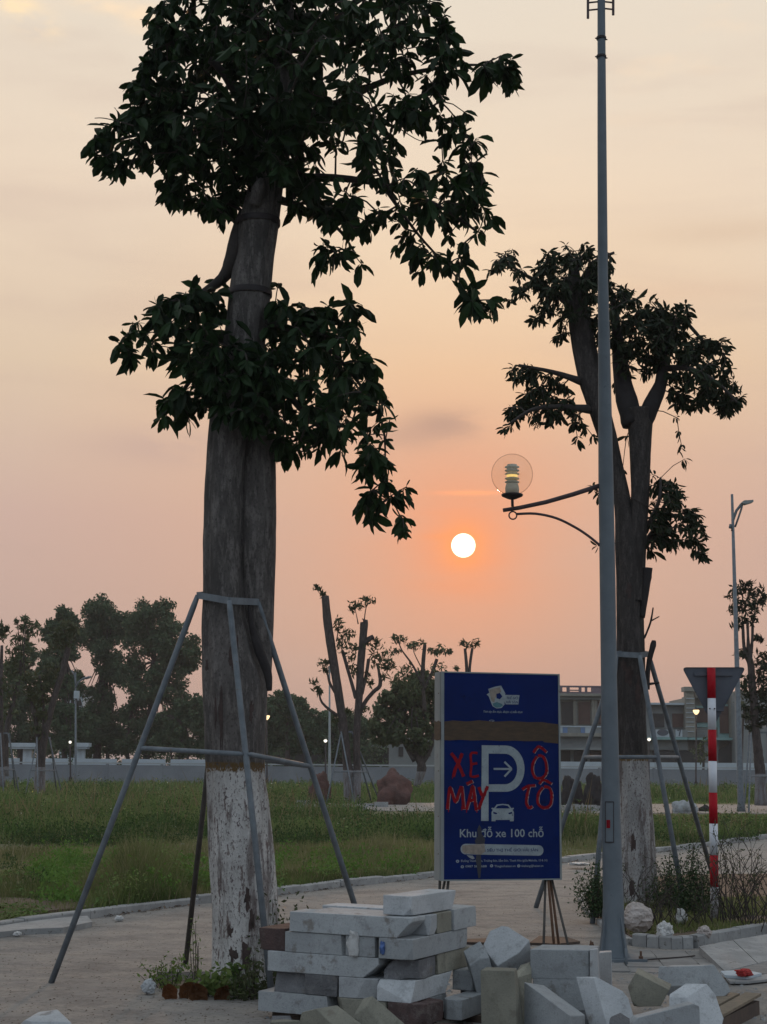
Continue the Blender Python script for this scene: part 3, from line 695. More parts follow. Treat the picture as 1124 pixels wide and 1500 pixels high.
def grow_twigs(skel, pts, r0=.0028, rk=.0017, n=5, maxr=.03, sag=.12):
    "Prim tree from the limb skeleton to every leaf cluster; returns MB and the direction of each cluster's twig"
    sk = np.array([tuple(p) for p in skel]); pt = np.array([tuple(p) for p in pts]); m = len(pt)
    dist = np.full(m, 1e9); par = np.full(m, -1)
    for k in range(0, m):
        dd = np.linalg.norm(sk - pt[k], axis=1); dist[k] = dd.min(); par[k] = -(dd.argmin() + 2)
    done = np.zeros(m, bool); order = []; rootd = np.zeros(m); cost = dist.copy()
    for _ in range(m):
        c = np.where(done, 1e9, cost); k = int(c.argmin()); done[k] = True; order.append(k)
        if par[k] >= 0: rootd[k] = rootd[par[k]] + np.linalg.norm(pt[par[k]] - pt[k])
        else: rootd[k] = dist[k]
        dd = np.linalg.norm(pt - pt[k], axis=1) + rootd[k] * .35
        better = (~done) & (dd < cost); cost[better] = dd[better]; par[better] = k
    cnt = np.ones(m)
    for k in reversed(order):
        if par[k] >= 0: cnt[par[k]] += cnt[k]
    b_ = MB(); dirs = [None] * m
    for k in order:
        a = Vector(sk[-par[k] - 2]) if par[k] < 0 else Vector(pt[par[k]]); c = Vector(pt[k])
        dirs[k] = (c - a).normalized() if (c - a).length > 1e-4 else Vector((0, 0, 1))
        r1 = min(maxr, r0 + rk * math.sqrt(cnt[k])); r2 = r1 * .85
        ra = min(maxr, r0 + rk * math.sqrt(cnt[par[k]])) if par[k] >= 0 else r1 * 1.1
        mid = a.lerp(c, .5) + Vector((0, 0, sag * (c - a).length * random.uniform(-.3, 1)))
        b_.tube([a, mid, c], [min(ra, r1 * 1.3), r1, r2], n, caps=False)
    return b_, dirs
def cluster_leaves(pts, dirs, rnd, nleaf=(5, 9), droop=.75, spread=.9, scale=(.75, 1.2)):
    "(matrix, proto index) for whorls of drooping leaves"
    out = []
    for p, dv in zip(pts, dirs):
        k = rnd.integers(*nleaf); ph = rnd.uniform(0, 6.28); dv = (Vector(dv) + Vector((0, 0, -.15))).normalized()
        o1 = dv.orthogonal().normalized(); o2 = dv.cross(o1); sc_ = rnd.uniform(*scale)
        for i in range(k):
            a = ph + i * 2.4; s = spread * rnd.uniform(.5, 1.3)
            v = dv * rnd.uniform(.1, .8) + (o1 * math.cos(a) + o2 * math.sin(a)) * s
            v.z -= droop * rnd.uniform(.3, 1.4)
            s2 = sc_ * rnd.uniform(.7, 1.15)
            base = p - dv * rnd.uniform(0, .05)
            mt = frame_from(v, rnd).to_4x4(); mt = Matrix.Translation(base + v.normalized() * .008) @ mt @ Matrix.Scale(s2, 4)
            out.append((mt, int(rnd.integers(0, 5))))
    return out
def leaves_to_objects(parent, leaves, protos, n_parts, mname, key):
    "the n_parts leaves that show best become single parts, the rest one foliage part"
    order = sorted(range(len(leaves)), key=key)
    loc = parent_loc(parent); inv = Matrix.Translation(-loc)
    for i in order[:n_parts]:
        mt, k = leaves[i]; o_ = bpy.data.objects.new('leaf', protos[k]); C.objects.link(o_); o_.parent = parent; o_.matrix_local = inv @ mt
    rest = order[n_parts:]
    base = [np.array([v.co[:] for v in me.vertices]) for me in protos]; faces = [[tuple(p.vertices) for p in me.polygons] for me in protos]
    V = []; Fs = []; off = 0
    for i in rest:
        mt, k = leaves[i]; m3 = np.array(mt.to_3x3()); t = np.array(mt.translation)
        V.append(base[k] @ m3.T + t)
        Fs += [tuple(a + off for a in f) for f in faces[k]]; off += len(base[k])
    me = bpy.data.meshes.new('foliage'); me.from_pydata((np.concatenate(V) - np.array(loc)).tolist(), [], Fs); me.update()
    o_ = link('foliage', me, mname, parent); o_['kind'] = 'stuff'; return o_
def stem_mesh(st, d, doff=0., nseg=40, step=.035, rough=.05, seed=0, grooves=3, groove=.05, b=None, caps=True, flat=1.0, dfun=None):
    "loft a bark surface through stations (py, left px, right px) at depth d"
    st = sorted(st, key=lambda s: -s[0]); rows = []
    for py, l, r_ in st:
        dd = d + (dfun(py) if dfun else doff)
        a = P(l, py, dd); c = P(r_, py, dd); rows.append((a + (c - a) * .5, (c - a).length / 2))
    # resample by height
    zs = np.array([c.z for c, r_ in rows]); H = np.arange(zs[0], zs[-1], step); H = np.append(H, zs[-1])
    cx = np.interp(H, zs, [c.x for c, _ in rows]); cy = np.interp(H, zs, [c.y for c, _ in rows]); rr_ = np.interp(H, zs, [r_ for _, r_ in rows])
    ker = np.array([1, 2, 3, 2, 1]) / 9.
    def sm(a): return np.convolve(np.pad(a, 2, 'edge'), ker, 'valid')
    cx, cy, rr_ = sm(cx), sm(cy), sm(rr_)
    V = []; th = np.linspace(0, 2 * np.pi, nseg, endpoint=False)
    for i, hz in enumerate(H):
        for t in th:
            n1 = noise.noise(Vector((math.cos(t) * 1.6 + seed, math.sin(t) * 1.6, hz * 1.3)))
            n2 = noise.noise(Vector((math.cos(t) * 6 + seed, math.sin(t) * 6, hz * 2.5)))
            n3 = noise.noise(Vector((math.cos(t) * 16 + seed, math.sin(t) * 16, hz * 9)))
            gr = -groove * max(0, math.cos(grooves * t + seed + .5 * math.sin(hz * 1.1 + seed))) ** 8
            r_ = rr_[i] * (1 + gr + rough * (n1 * 1.1 + n2 * .55 + n3 * .3))
            V.append((cx[i] + r_ * math.cos(t), cy[i] + r_ * math.sin(t) * flat, hz))
    Fs = []
    for i in range(len(H) - 1):
        for k in range(nseg):
            k2 = (k + 1) % nseg; Fs.append((i * nseg + k, i * nseg + k2, (i + 1) * nseg + k2, (i + 1) * nseg + k))
    if caps: Fs.append(tuple(range((len(H) - 1) * nseg, len(H) * nseg)))
    b = b or MB(); b.add(np.array(V), Fs); return b
def px_path(pts, d):
    "polyline of (px, py, width px[, depth offset]) -> points and radii"
    P_, R_ = [], []
    for q in pts:
        dd = d + (q[3] if len(q) > 3 else 0); P_.append(P(q[0], q[1], dd)); R_.append(q[2] / 2 * dd / F)
    return P_, R_
def smooth_path(P_, R_, k=4):
    out, ro = [], []
    n = len(P_)
    for i in range(n - 1):
        p0 = P_[max(i - 1, 0)]; p1 = P_[i]; p2 = P_[i + 1]; p3 = P_[min(i + 2, n - 1)]
        for j in range(k):
            t = j / k; t2, t3 = t * t, t * t * t
            out.append(.5 * ((2 * p1) + (p2 - p0) * t + (2 * p0 - 5 * p1 + 4 * p2 - p3) * t2 + (3 * p1 - p0 - 3 * p2 + p3) * t3)); ro.append(R_[i] + (R_[i + 1] - R_[i]) * t)
    out.append(P_[-1]); ro.append(R_[-1]); return out, ro
def limb(b_, pts, d, n=10, rough=.10, seed=0):
    P_, R_ = smooth_path(*px_path(pts, d))
    R_ = [r_ * (1 + rough * noise.noise(Vector((i * .7, seed, 0)))) for i, r_ in enumerate(R_)]
    b_.tube(P_, R_, n); return P_

def tree_support(name, label, d0, legs, collar, braces, group, rad=.022, m='pipe', extra=None):
    base = Vector((sum(l[1].x for l in legs) / len(legs), sum(l[1].y for l in legs) / len(legs), 0))
    t = thing(name, label, 'tree support', base, group)
    for a, c in legs:
        mid = a.lerp(c, .5); MB().tube([a, a.lerp(c, .03), mid, c], [rad * .8, rad, rad, rad], 12).build('leg', m, t, True)
    for a, c in collar:
        v = (c - a).normalized(); w = Vector((-v.y, v.x, 0)) * .012; hz = Vector((0, 0, rad * 1.1))
        MB().prism([a - w - hz, c - w - hz, c - w + hz, a - w + hz], w * 2).build('collar', m, t)
    for a, c in braces:
        MB().tube([a, a.lerp(c, .04), a.lerp(c, .96), c], [rad * .45, rad * .8, rad * .8, rad * .45], 10).build('brace', m, t, True)
    return t

# ------------------------------------------------------------------ tree one, left of centre
D1 = 11.25
t1 = thing('street_tree', 'big leafy tree with twin pale trunks and whitewashed foot, left of the blue sign', 'tree', PX(360, D1, 0), 'whitewashed roadside trees')
main = [(1462, 306, 416), (1435, 308, 413), (1400, 310, 411), (1330, 311, 408), (1250, 307, 403), (1180, 304, 394), (1125, 302, 388), (1050, 300, 390), (1000, 297, 391), (960, 296, 378), (925, 295, 368), (900, 296, 362), (870, 298, 359), (800, 297, 357), (720, 300, 359), (650, 304, 365), (600, 309, 375), (540, 321, 384), (480, 331, 391), (430, 336, 397), (380, 343, 401), (330, 349, 408), (280, 362, 414), (220, 376, 420), (150, 390, 425), (60, 402, 430), (-60, 411, 432), (-180, 414, 428)]
b = stem_mesh(main, D1, nseg=56, step=.03, rough=.045, seed=1.3, grooves=3, groove=.10)
b.build('trunk', 'bark1', t1, True)
right = [(1012, 388, 396), (1000, 380, 397), (975, 368, 399), (940, 356, 400), (900, 350, 401), (850, 348, 403), (800, 346, 404), (740, 346, 405), (680, 347, 404), (630, 350, 402), (600, 363, 397), (570, 368, 390), (540, 374, 386)]
b = stem_mesh(right, D1, doff=.10, nseg=36, step=.03, rough=.05, seed=5.1, grooves=2, groove=.08)
b.build('second_stem', 'bark1', t1, True)
b = MB(); limb(b, [(395, 1012, 7), (392, 985, 13), (379, 950, 15), (369, 915, 9), (365, 885, 4)], D1 - .10, seed=3)
b.build('dead_bark_strip', 'bark_dark', t1, True)
b = MB(); sk1 = []
sk1 += limb(b, [(362, 312, 26, .04), (350, 345, 27, .02), (341, 380, 26, .0), (326, 408, 18, .06), (284, 438, 9, .12), (232, 476, 6, .18), (185, 500, 3, .2)], D1, 14, seed=2)
sk1 += limb(b, [(372, 470, 18.7, 0.00), (420, 480, 10.8, 0.12), (470, 500, 7.9, 0.18), (525, 560, 5.0, 0.24), (560, 620, 3.6, 0.24), (565, 690, 2.4, 0.24), (570, 730, 1.9, 0.25)], D1, 10, seed=4)
sk1 += limb(b, [(365, 500, 17.3, 0.06), (410, 560, 11.5, 0.12), (450, 610, 7.2, 0.12), (500, 650, 4.3, 0.09)], D1, 10, seed=5)
sk1 += limb(b, [(342, 520, 15.8, 0.00), (300, 530, 10.1, 0.15), (270, 570, 5.8, 0.21), (240, 600, 2.9, 0.24)], D1, 10, seed=6)
sk1 += limb(b, [(385, 300, 24.5, 0.00), (340, 210, 14.4, 0.24), (270, 190, 8.6, 0.42), (190, 200, 5.0, 0.48), (150, 215, 2.9, 0.48)], D1, 12, seed=7)
sk1 += limb(b, [(395, 230, 24.5, 0.00), (330, 110, 13.0, 0.18), (270, 60, 7.9, 0.30), (225, 45, 4.3, 0.30)], D1, 12, seed=8)
sk1 += limb(b, [(400, 240, 23.0, 0.00), (470, 170, 14.4, 0.24), (560, 120, 9.4, 0.36), (640, 100, 5.8, 0.30), (700, 95, 3.6, 0.30), (745, 100, 2.2, 0.30)], D1, 12, seed=9)
sk1 += limb(b, [(398, 270, 21.6, 0.00), (470, 260, 13.0, 0.12), (560, 270, 8.6, 0.18), (640, 300, 5.8, 0.12), (700, 340, 3.6, 0.06)], D1, 12, seed=10)
sk1 += limb(b, [(408, 150, 20.2, 0.00), (480, 40, 13.0, 0.24), (560, -20, 8.6, 0.36), (640, -30, 4.3, 0.36)], D1, 12, seed=11)
sk1 += limb(b, [(560, 270, 7.2, 0.18), (610, 340, 4.3, 0.06), (655, 390, 2.9, 0.18), (690, 430, 2.2, 0.24)], D1, 8, seed=12)
sk1 += limb(b, [(400, 290, 17.3, 0.00), (430, 300, 11.5, 0.30), (490, 330, 5.8, 0.48), (520, 370, 2.9, 0.48)], D1, 8, seed=13)
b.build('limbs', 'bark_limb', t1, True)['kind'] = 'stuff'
# dark patches draped on the bark: wounds, and shade of hollows put into colour
from mathutils.bvhtree import BVHTree
def wound_shade_maker(parent, objs):
    V__, F__, o__ = [], [], 0
    for ob in objs:
        l = parent_loc(ob); V__ += [v.co + l for v in ob.data.vertices]; F__ += [tuple(i + o__ for i in p.vertices) for p in ob.data.polygons]; o__ = len(V__)
    tree = BVHTree.FromPolygons(V__, F__)
    def make(cx, cy, wx, wy, seed, m='wound', off=.0025):
        n_, rings = 22, 3; pts_ = []
        for k in range(rings + 1):
            for i in range(n_):
                a_ = 2 * math.pi * i / n_; q = k / rings * (1 + .7 * noise.noise(Vector((math.cos(a_) * 1.3, math.sin(a_) * 1.3, seed))) + .6 * noise.noise(Vector((math.cos(a_) * 4, math.sin(a_) * 4, seed))))
                r_ = ray(cx + math.cos(a_) * wx * q, cy + math.sin(a_) * wy * q).normalized(); h_ = tree.ray_cast(EYE, r_)
                if h_[0] is None: return
                pts_.append(h_[0] - r_ * (off if k < rings else .0004))
        b_ = MB(); b_.add(pts_, [(k * n_ + i, k * n_ + (i + 1) % n_, (k + 1) * n_ + (i + 1) % n_, (k + 1) * n_ + i) for k in range(rings) for i in range(n_)])
        recalc(b_.build('bark_wound', m, parent, True))
    return make
mk = wound_shade_maker(t1, [o for o in t1.children if o.name.split('.')[0] in ('trunk', 'second_stem')])
for i, w in enumerate([(324, 1052, 3.5, 44), (316, 1040, 2, 24), (340, 962, 5, 22), (346, 950, 2.5, 30), (368, 1040, 4, 14), (363, 1318, 5, 14), (369, 1350, 4, 18), (337, 1364, 5, 8), (341, 1398, 6, 11), (361, 1402, 7, 18), (303, 975, 2, 10)]): mk(*w, i + 1)
# pale cut stub and dark ties on the trunk
b = MB(); limb(b, [(372, 300, 20, -.16), (379, 276, 20, -.2), (384, 262, 8, -.2)], D1, 12, seed=3); b.build('cut_stub', 'bark1', t1, True)
for py, x0, x1 in ((326, 348, 410), (430, 334, 398)):
    c = (P(x0, py, D1) + P(x1, py, D1)) / 2; r_ = (P(x0, py, D1) - P(x1, py, D1)).length / 2 * 1.06
    r_ *= .965; MB().lathe([(r_, -.022), (r_ * 1.012, -.01), (r_ * 1.006, .012), (r_, .022)], c, 32, False, False).build('tie_band', 'dark_metal', t1, True)

up_poly = [(239, -10), (203, 22), (212, 60), (200, 90), (195, 112), (170, 132), (178, 165), (150, 178), (124, 200), (118, 212), (134, 222), (136, 240), (165, 258), (200, 246), (228, 246), (232, 300), (258, 296), (284, 316), (308, 330), (334, 322), (346, 300), (362, 290), (380, 250), (412, 262), (417, 322), (440, 310), (466, 330), (452, 370), (448, 396), (470, 402), (482, 416), (494, 386), (520, 396), (542, 400), (540, 350), (556, 330), (578, 350), (566, 375), (590, 372), (602, 392), (604, 436), (626, 442), (640, 395), (668, 410), (662, 450), (700, 468), (730, 466), (729, 432), (706, 404), (690, 380), (712, 360), (746, 358), (742, 334), (730, 300), (714, 290), (722, 240), (700, 230), (726, 212), (712, 175), (690, 160), (660, 140), (652, 118), (680, 112), (696, 122), (716, 124), (736, 140), (758, 136), (768, 100), (752, 72), (730, 66), (712, 82), (690, 82), (664, 58), (676, 20), (664, -10), (640, -80), (560, -150), (440, -190), (330, -150), (262, -80)]
mid_poly = [(338, 372), (318, 392), (296, 402), (262, 402), (242, 420), (208, 446), (184, 470), (152, 492), (158, 512), (172, 530), (204, 546), (226, 522), (240, 530), (244, 562), (218, 600), (218, 624), (242, 622), (262, 632), (284, 630), (302, 606), (316, 590), (340, 630), (380, 600), (400, 640), (404, 666), (420, 686), (446, 676), (482, 672), (515, 690), (530, 700), (508, 712), (506, 732), (522, 738), (518, 762), (548, 762), (566, 752), (580, 794), (600, 784), (602, 742), (618, 712), (590, 700), (566, 690), (590, 656), (586, 620), (580, 578), (556, 528), (532, 500), (542, 488), (534, 460), (522, 432), (484, 430), (450, 430), (430, 440), (412, 404), (392, 404), (390, 470), (340, 470), (336, 420)]
rn = np.random.default_rng(3)
def holes1(x, y, r_):
    n1 = fnoise(x, y, .045, 2.0); n2 = fnoise(x, y, .10, 5.0)
    thr = .80 if x < 470 else .34
    if 585 < x < 640 and 175 < y < 235: return r_.uniform() < .93
    if 520 < x < 560 and 335 < y < 385: return True
    if x > 540 and y > 310: return r_.uniform() < .35 or n1 + .4 * n2 > .15
    if x > 640: return r_.uniform() < .3 or n2 > .4
    return n1 + .3 * n2 > thr
pts = crown_points(up_poly, 960, D1, rn, 1.35, 9, holes1)
pts += crown_points([(x, y) for x, y in up_poly if True], 130, D1, rn, .3, 9, lambda x, y, r_: not (edge_dist(up_poly, x, y) < 26))
pts += crown_points([(215, 40), (250, -60), (560, -100), (560, 120), (500, 230), (400, 240), (330, 290), (250, 250), (200, 190)], 230, D1, rn, 1.2, 12)
pts += [P(rn.uniform(312, 408), rn.uniform(500, 625), D1 - rn.uniform(.26, .5)) for _ in range(46)] + [P(rn.uniform(370, 425), rn.uniform(120, 250), D1 - rn.uniform(.3, .6)) for _ in range(22)]
def holes2(x, y, r_):
    if 215 < x < 235 and 535 < y < 580: return True
    return fnoise(x, y, .08, 3.0) > .42 or (x < 290 and fnoise(x, y, .13, 7.) > .3) or (x > 440 and y > 610 and r_.uniform() < .4)
pts += crown_points(mid_poly, 400, D1, rn, .8, 9, holes2)
tw, dirs = grow_twigs([p for p in sk1] + [P(395, y_, D1) for y_ in range(-100, 300, 30)], pts)
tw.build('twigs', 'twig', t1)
# two bare tendrils at the left edge and in the crown gap
b = MB(); limb(b, [(196, 184, 2.5, -.7), (175, 178, 2, -.75), (152, 173, 1.6, -.78), (139, 173, 1.3, -.78)], D1, 5); b.build('tendril', 'twig', t1); b = MB(); limb(b, [(588, 190, 2, -.2), (615, 206, 1.4, -.2), (636, 204, 1.4, -.2)], D1, 5); b.build('tendril', 'twig', t1)
lv = cluster_leaves(pts, dirs, rn, (5, 11), .95, .95, (.6, 1.3))
pr1 = leaf_protos('leaf', .140, .052)
cp = Vector(EYE)
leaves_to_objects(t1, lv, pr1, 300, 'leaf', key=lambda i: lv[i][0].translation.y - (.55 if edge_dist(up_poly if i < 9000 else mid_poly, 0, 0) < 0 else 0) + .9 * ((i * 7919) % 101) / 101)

# supports of tree one
hc = P(335, 878, D1 - .25)
cA = P(290, 872, D1 - .05); cB = P(336, 880, D1 - .32); cC = P(378, 882, D1 - .02); cD = P(334, 868, D1 + .30)
fA = G(75, 1440, .0); fB = G(399, 1466, -.0); fC = PX(552, 12.0, 0); fD = G(272, 1412)
braceA = cA.lerp(fA, .40); braceC = cC.lerp(fC, .435); braceB = cB.lerp(fB, .40); braceD = cD.lerp(fD, .42)
tree_support('tree_support', 'grey pipe frame of slanted legs propping the big leafy tree', D1, [(cA, fA), (cB, fB), (cC, fC)], [(cA, cB), (cB, cC), (cC, cD), (cD, cA)],
             [(braceA, braceB + Vector((-.02, -.02, 0))), (braceB + Vector((.02, -.02, 0)), braceC), (braceC, braceD), (braceD, braceA)], 'pipe frames propping the trees')
tsp = bpy.data.objects['tree_support']
MB().tube([cD, fD], .021, 12).build('rear_leg', 'pipe_dark', tsp, True)

# ------------------------------------------------------------------ tree two, behind the lamp pole
D2 = 17.2
t2 = thing('street_tree', 'whitewashed tree with forked dark limbs and bushy top directly behind the tall lamp pole', 'tree', PX(934, D2, .06), 'whitewashed roadside trees')
main2 = [(1350, 902, 972), (1320, 905, 966), (1300, 905, 963), (1200, 906, 957), (1135, 905, 950), (1050, 905, 946), (960, 904, 945), (900, 904, 943), (850, 903, 941), (800, 902, 937), (760, 902, 930), (720, 899, 922), (680, 886, 912), (640, 876, 904), (600, 862, 894), (560, 848, 886), (520, 840, 876), (480, 834, 868), (440, 830, 860), (405, 832, 850), (380, 834, 846)]
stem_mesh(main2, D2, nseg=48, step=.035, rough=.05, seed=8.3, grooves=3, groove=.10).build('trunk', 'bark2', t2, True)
st2 = [(880, 918, 944), (820, 918, 946), (780, 922, 948), (720, 925, 952), (660, 922, 954), (620, 919, 956), (600, 914, 960)]
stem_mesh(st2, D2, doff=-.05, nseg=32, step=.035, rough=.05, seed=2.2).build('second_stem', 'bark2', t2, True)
b = MB(); sk2 = []
sk2 += limb(b, [(928, 622, 34, -.05), (918, 585, 32, 0), (910, 545, 24, .1), (906, 505, 20, .1), (902, 470, 12, .1), (898, 430, 7, .1)], D2, 14, seed=1)
sk2 += limb(b, [(942, 622, 26, -.05), (955, 592, 26, -.1), (968, 562, 19, -.1), (971, 530, 15, -.1), (975, 500, 9, 0), (990, 470, 6, 0)], D2, 14, seed=2)
b.build('dark_limbs', 'bark_dark', t2, True)  # near-black colour holds the shade under the crown, the wood is not wet
b = MB()
sk2 += limb(b, [(868, 600, 16), (820, 596, 8, -.2), (780, 600, 6, -.3), (745, 622, 3, -.3)], D2, 8, seed=3)
sk2 += limb(b, [(855, 560, 14), (810, 545, 7, -.1), (760, 535, 4, -.2)], D2, 8, seed=4)
sk2 += limb(b, [(840, 450, 14), (800, 420, 8, .2), (765, 400, 5, .2), (730, 375, 3, .2)], D2, 8, seed=5)
sk2 += limb(b, [(850, 420, 14), (870, 385, 8, .1), (900, 370, 4, .1)], D2, 8, seed=6)
sk2 += limb(b, [(972, 540, 12, -.1), (1010, 540, 8, -.3), (1050, 560, 5, -.4), (1080, 590, 3, -.4)], D2, 8, seed=7)
sk2 += limb(b, [(975, 500, 10), (1000, 470, 7, .2), (1040, 510, 4, .3), (1070, 520, 3, .3)], D2, 8, seed=8)
sk2 += limb(b, [(944, 800, 12, 0), (965, 770, 8, .2), (990, 755, 6, .3), (1025, 770, 3, .3)], D2, 8, seed=9)
sk2 += limb(b, [(945, 780, 9, 0), (965, 735, 6, -.2), (968, 700, 3, -.2)], D2, 8, seed=10)
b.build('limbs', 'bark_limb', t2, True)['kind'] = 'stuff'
mk2 = wound_shade_maker(t2, [o for o in t2.children if o.name.split('.')[0] in ('trunk', 'second_stem')])
for i, w in enumerate([(922, 990, 6, 14), (935, 1010, 4, 20), (914, 975, 4, 8), (928, 1236, 3, 16), (926, 1302, 4, 11), (922, 865, 4, 10)]): mk2(*w, i + 40)
b = MB(); limb(b, [(941, 905, 8), (945, 872, 11), (948, 845, 14), (949, 832, 15)], D2 - .1, 10, seed=4); b.build('broken_stub', 'bark_dark', t2, True)
b = MB(); limb(b, [(944, 935, 3), (953, 912, 3), (957, 890, 2)], D2 - .1, 6); limb(b, [(953, 910, 2.5), (966, 903, 1.6)], D2 - .1, 6)
limb(b, [(948, 1010, 8), (950, 975, 7), (957, 945, 9), (958, 938, 5)], D2 - .12, 8); limb(b, [(951, 1002, 4), (966, 1000, 3)], D2 - .12, 6); b.build('dry_twigs', 'bark_dark', t2, True)
pA = [(838, 350), (799, 362), (791, 382), (775, 396), (752, 352), (708, 386), (712, 404), (738, 404), (742, 420), (735, 440), (740, 452), (758, 440), (775, 458), (759, 474), (783, 488), (815, 466), (810, 502), (828, 508), (838, 480), (870, 500), (893, 520), (900, 510), (905, 560), (925, 560), (935, 540), (945, 565), (960, 545), (975, 560), (975, 605), (1000, 600), (1024, 606), (1040, 594), (1060, 612), (1072, 612), (1095, 582), (1080, 560), (1076, 538), (1068, 520), (1080, 504), (1066, 494), (1046, 486), (1030, 492), (1012, 478), (1018, 448), (1006, 432), (985, 438), (950, 438), (925, 420), (893, 402), (908, 372), (893, 362), (870, 350)]
pB = [(752, 524), (733, 538), (740, 560), (764, 560), (758, 584), (736, 590), (736, 612), (728, 634), (748, 638), (764, 620), (790, 630), (826, 622), (832, 650), (862, 656), (862, 630), (850, 590), (840, 560), (822, 545), (800, 545), (780, 528)]
pC = [(956, 682), (992, 704), (1010, 730), (1026, 738), (1044, 772), (1034, 790), (1040, 822), (1022, 826), (1006, 808), (975, 806), (952, 816), (942, 790), (950, 740), (944, 700)]
rn2 = np.random.default_rng(9)
h2 = lambda x, y, r_: fnoise(x, y, .09, 1.0) > .38
pts2 = crown_points(pA, 820, D2, rn2, 1.1, 6, lambda x, y, r_: fnoise(x, y, .09, 1.0) > .38 or (x < 790 and r_.uniform() < .45))
pts2 += crown_points(pB, 120, D2, rn2, .5, 6, h2) + crown_points(pC, 140, D2, rn2, .5, 6, h2)
pts2 += [P(992, 612, D2 - .2), P(995, 636, D2 - .2), P(999, 655, D2 - .2), P(1004, 672, D2 - .2), P(870, 640, D2 - .3), P(885, 650, D2 - .3), P(868, 712, D2 - .2), P(874, 720, D2 - .2), P(918, 640, D2 + .3), P(912, 690, D2 + .4), P(908, 560, D2 + .3), P(876, 800, D2 - .2)]
tw, dirs2 = grow_twigs(sk2, pts2)
tw.build('twigs', 'twig', t2)
lv2 = cluster_leaves(pts2, dirs2, rn2, (6, 10), .75, .95, (.65, 1.25))
pr2 = leaf_protos('leaf2', .118, .038)
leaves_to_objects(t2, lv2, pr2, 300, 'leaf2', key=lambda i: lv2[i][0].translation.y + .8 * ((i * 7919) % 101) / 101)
bA = P(905, 958, D2 - .05); bB = P(937, 960, D2 - .32); bC = P(950, 958, D2); bD = P(925, 955, D2 + .3)
gA = G(785, 1330); gB = PX(1004, 16.6, .065); gC = PX(1054, 19.0, 0); gD = PX(868, 15.9, .0)
def lerp_y(a, c, py, it=20):
    lo, hi_ = 0., 1.
    for _ in range(it):
        m_ = (lo + hi_) / 2; p = a.lerp(c, m_) - EYE; yy = 750 - F * p.dot(up) / p.dot(fwd)
        if yy < py: lo = m_
        else: hi_ = m_
    return a.lerp(c, lo)
e = [lerp_y(a, c, 1109) for a, c in ((bA, gA), (bB, gB), (bC, gC), (P(903, 958, D2 - .25), gD))]
tree_support('tree_support', 'grey pipe frame of slanted legs propping the tree behind the lamp pole', D2, [(bA, gA), (bB, gB), (bC, gC), (P(903, 958, D2 - .25), gD)], [(P(903, 958, D2 - .25), bB), (bB, bC), (bC, bD), (bD, P(903, 958, D2 - .25))],
             [(e[0], e[3]), (e[3], e[1]), (e[1], e[2]), (e[2], e[0])], 'pipe frames propping the trees', rad=.027)
# ------------------------------------------------------------------ far wall and buildings
DW = 114.0
def brect(b_, x0, y0, x1, y1, d, th=.4):
    "a box whose front face spans two picture corners at depth d"
    a = P(x0, y1, d); c = P(x1, y0, d); return b_.box((a.x, d, a.z), (c.x, d + th, c.z))
wl = thing('boundary_wall', 'long low grey-blue wall along the far side of the grass field', 'wall', (0, DW, 0))
x = -44.0
while x < 44:
    b = MB(); b.box((x + .02, DW, -.1), (x + 3.98, DW + .2, 1.42)); b.build('wall_panel', 'wall_blue', wl)
    b = MB(); b.box((x - .14, DW - .05, -.1), (x + .02 - .004, DW + .25, 1.50)); b.build('wall_post', 'wall_blue', wl); x += 4.0
b = MB(); b.box((-44, DW - .06, 1.502), (44, DW + .26, 1.60)); b.build('coping', 'wall_pale', wl)
# low white wall and porticos behind it at the left
w2 = thing('boundary_wall', 'low white wall behind the grey-blue wall at the left, under the tall trees', 'wall', (-20, 115.3, 0))
x = -30.0
while x < -9:
    b = MB(); b.box((x, 115.3, -.1), (x + 3.2, 115.5, 1.86)); b.build('wall_panel', 'b_white', w2); x += 3.6
def portico(label, x0, x1, cols, d=116.6):
    a = P(x0, 1090, d); c = P(x1, 1090, d); t = thing('gate_portico', label, 'portico', ((a.x + c.x) / 2, d, 0), 'white porticos behind the wall')
    zt = P(x0, 1088, d).z; b = MB(); b.box((a.x, d, zt - .3), (c.x, d + 1.2, zt)); b.box((a.x + .12, d + .1, zt - .45), (c.x - .12, d + 1.1, zt - .303)); b.build('lintel', 'b_white', t)
    for cx in cols:
        p = P(cx, 1100, d); b = MB(); b.box((p.x - .17, d + .5, -.1), (p.x + .17, d + .9, zt - .452)); b.build('column', 'b_white', t)
portico('wide white flat-roofed portico behind the wall at far left', 12, 53, (35, 41))
portico('narrow white flat-roofed portico behind the wall by the slender street lamp', 110, 130, (113, 119))
tb = thing('building', 'pale block glimpsed between the tall trees at far left', 'building', (-28, 175, 0)); b = MB(); brect(b, 86, 1014, 122, 1120, 170, 8); b.build('wall', 'b_white', tb)
b = MB(); brect(b, 84, 1012, 124, 1015.5, 169.8, 8.4); b.build('roof', 'b_grey', tb)
for yy in (1026, 1042, 1060):
    for xx in (93, 104, 114):
        b = MB(); brect(b, xx, yy, xx + 5, yy + 8, 169.9, .3); b.build('window', 'b_dark', tb)

def building(name, label, x0, x1, d, th, group='houses behind the wall'):
    a = P(x0, 1150, d); c = P(x1, 1150, d); return thing(name, label, 'building', ((a.x + c.x) / 2, d, 0), group)
DB = 134.0
c3 = lambda X, Y: (815 + X / 3.6375, 990 + Y / 3.6375)
def put(t, name, m, X0, Y0, X1, Y1, d, th=.3):
    x0, y0 = c3(X0, Y0); x1, y1 = c3(X1, Y1); b_ = MB(); brect(b_, x0, y0, x1, y1, d, th); return b_.build(name, m, t)
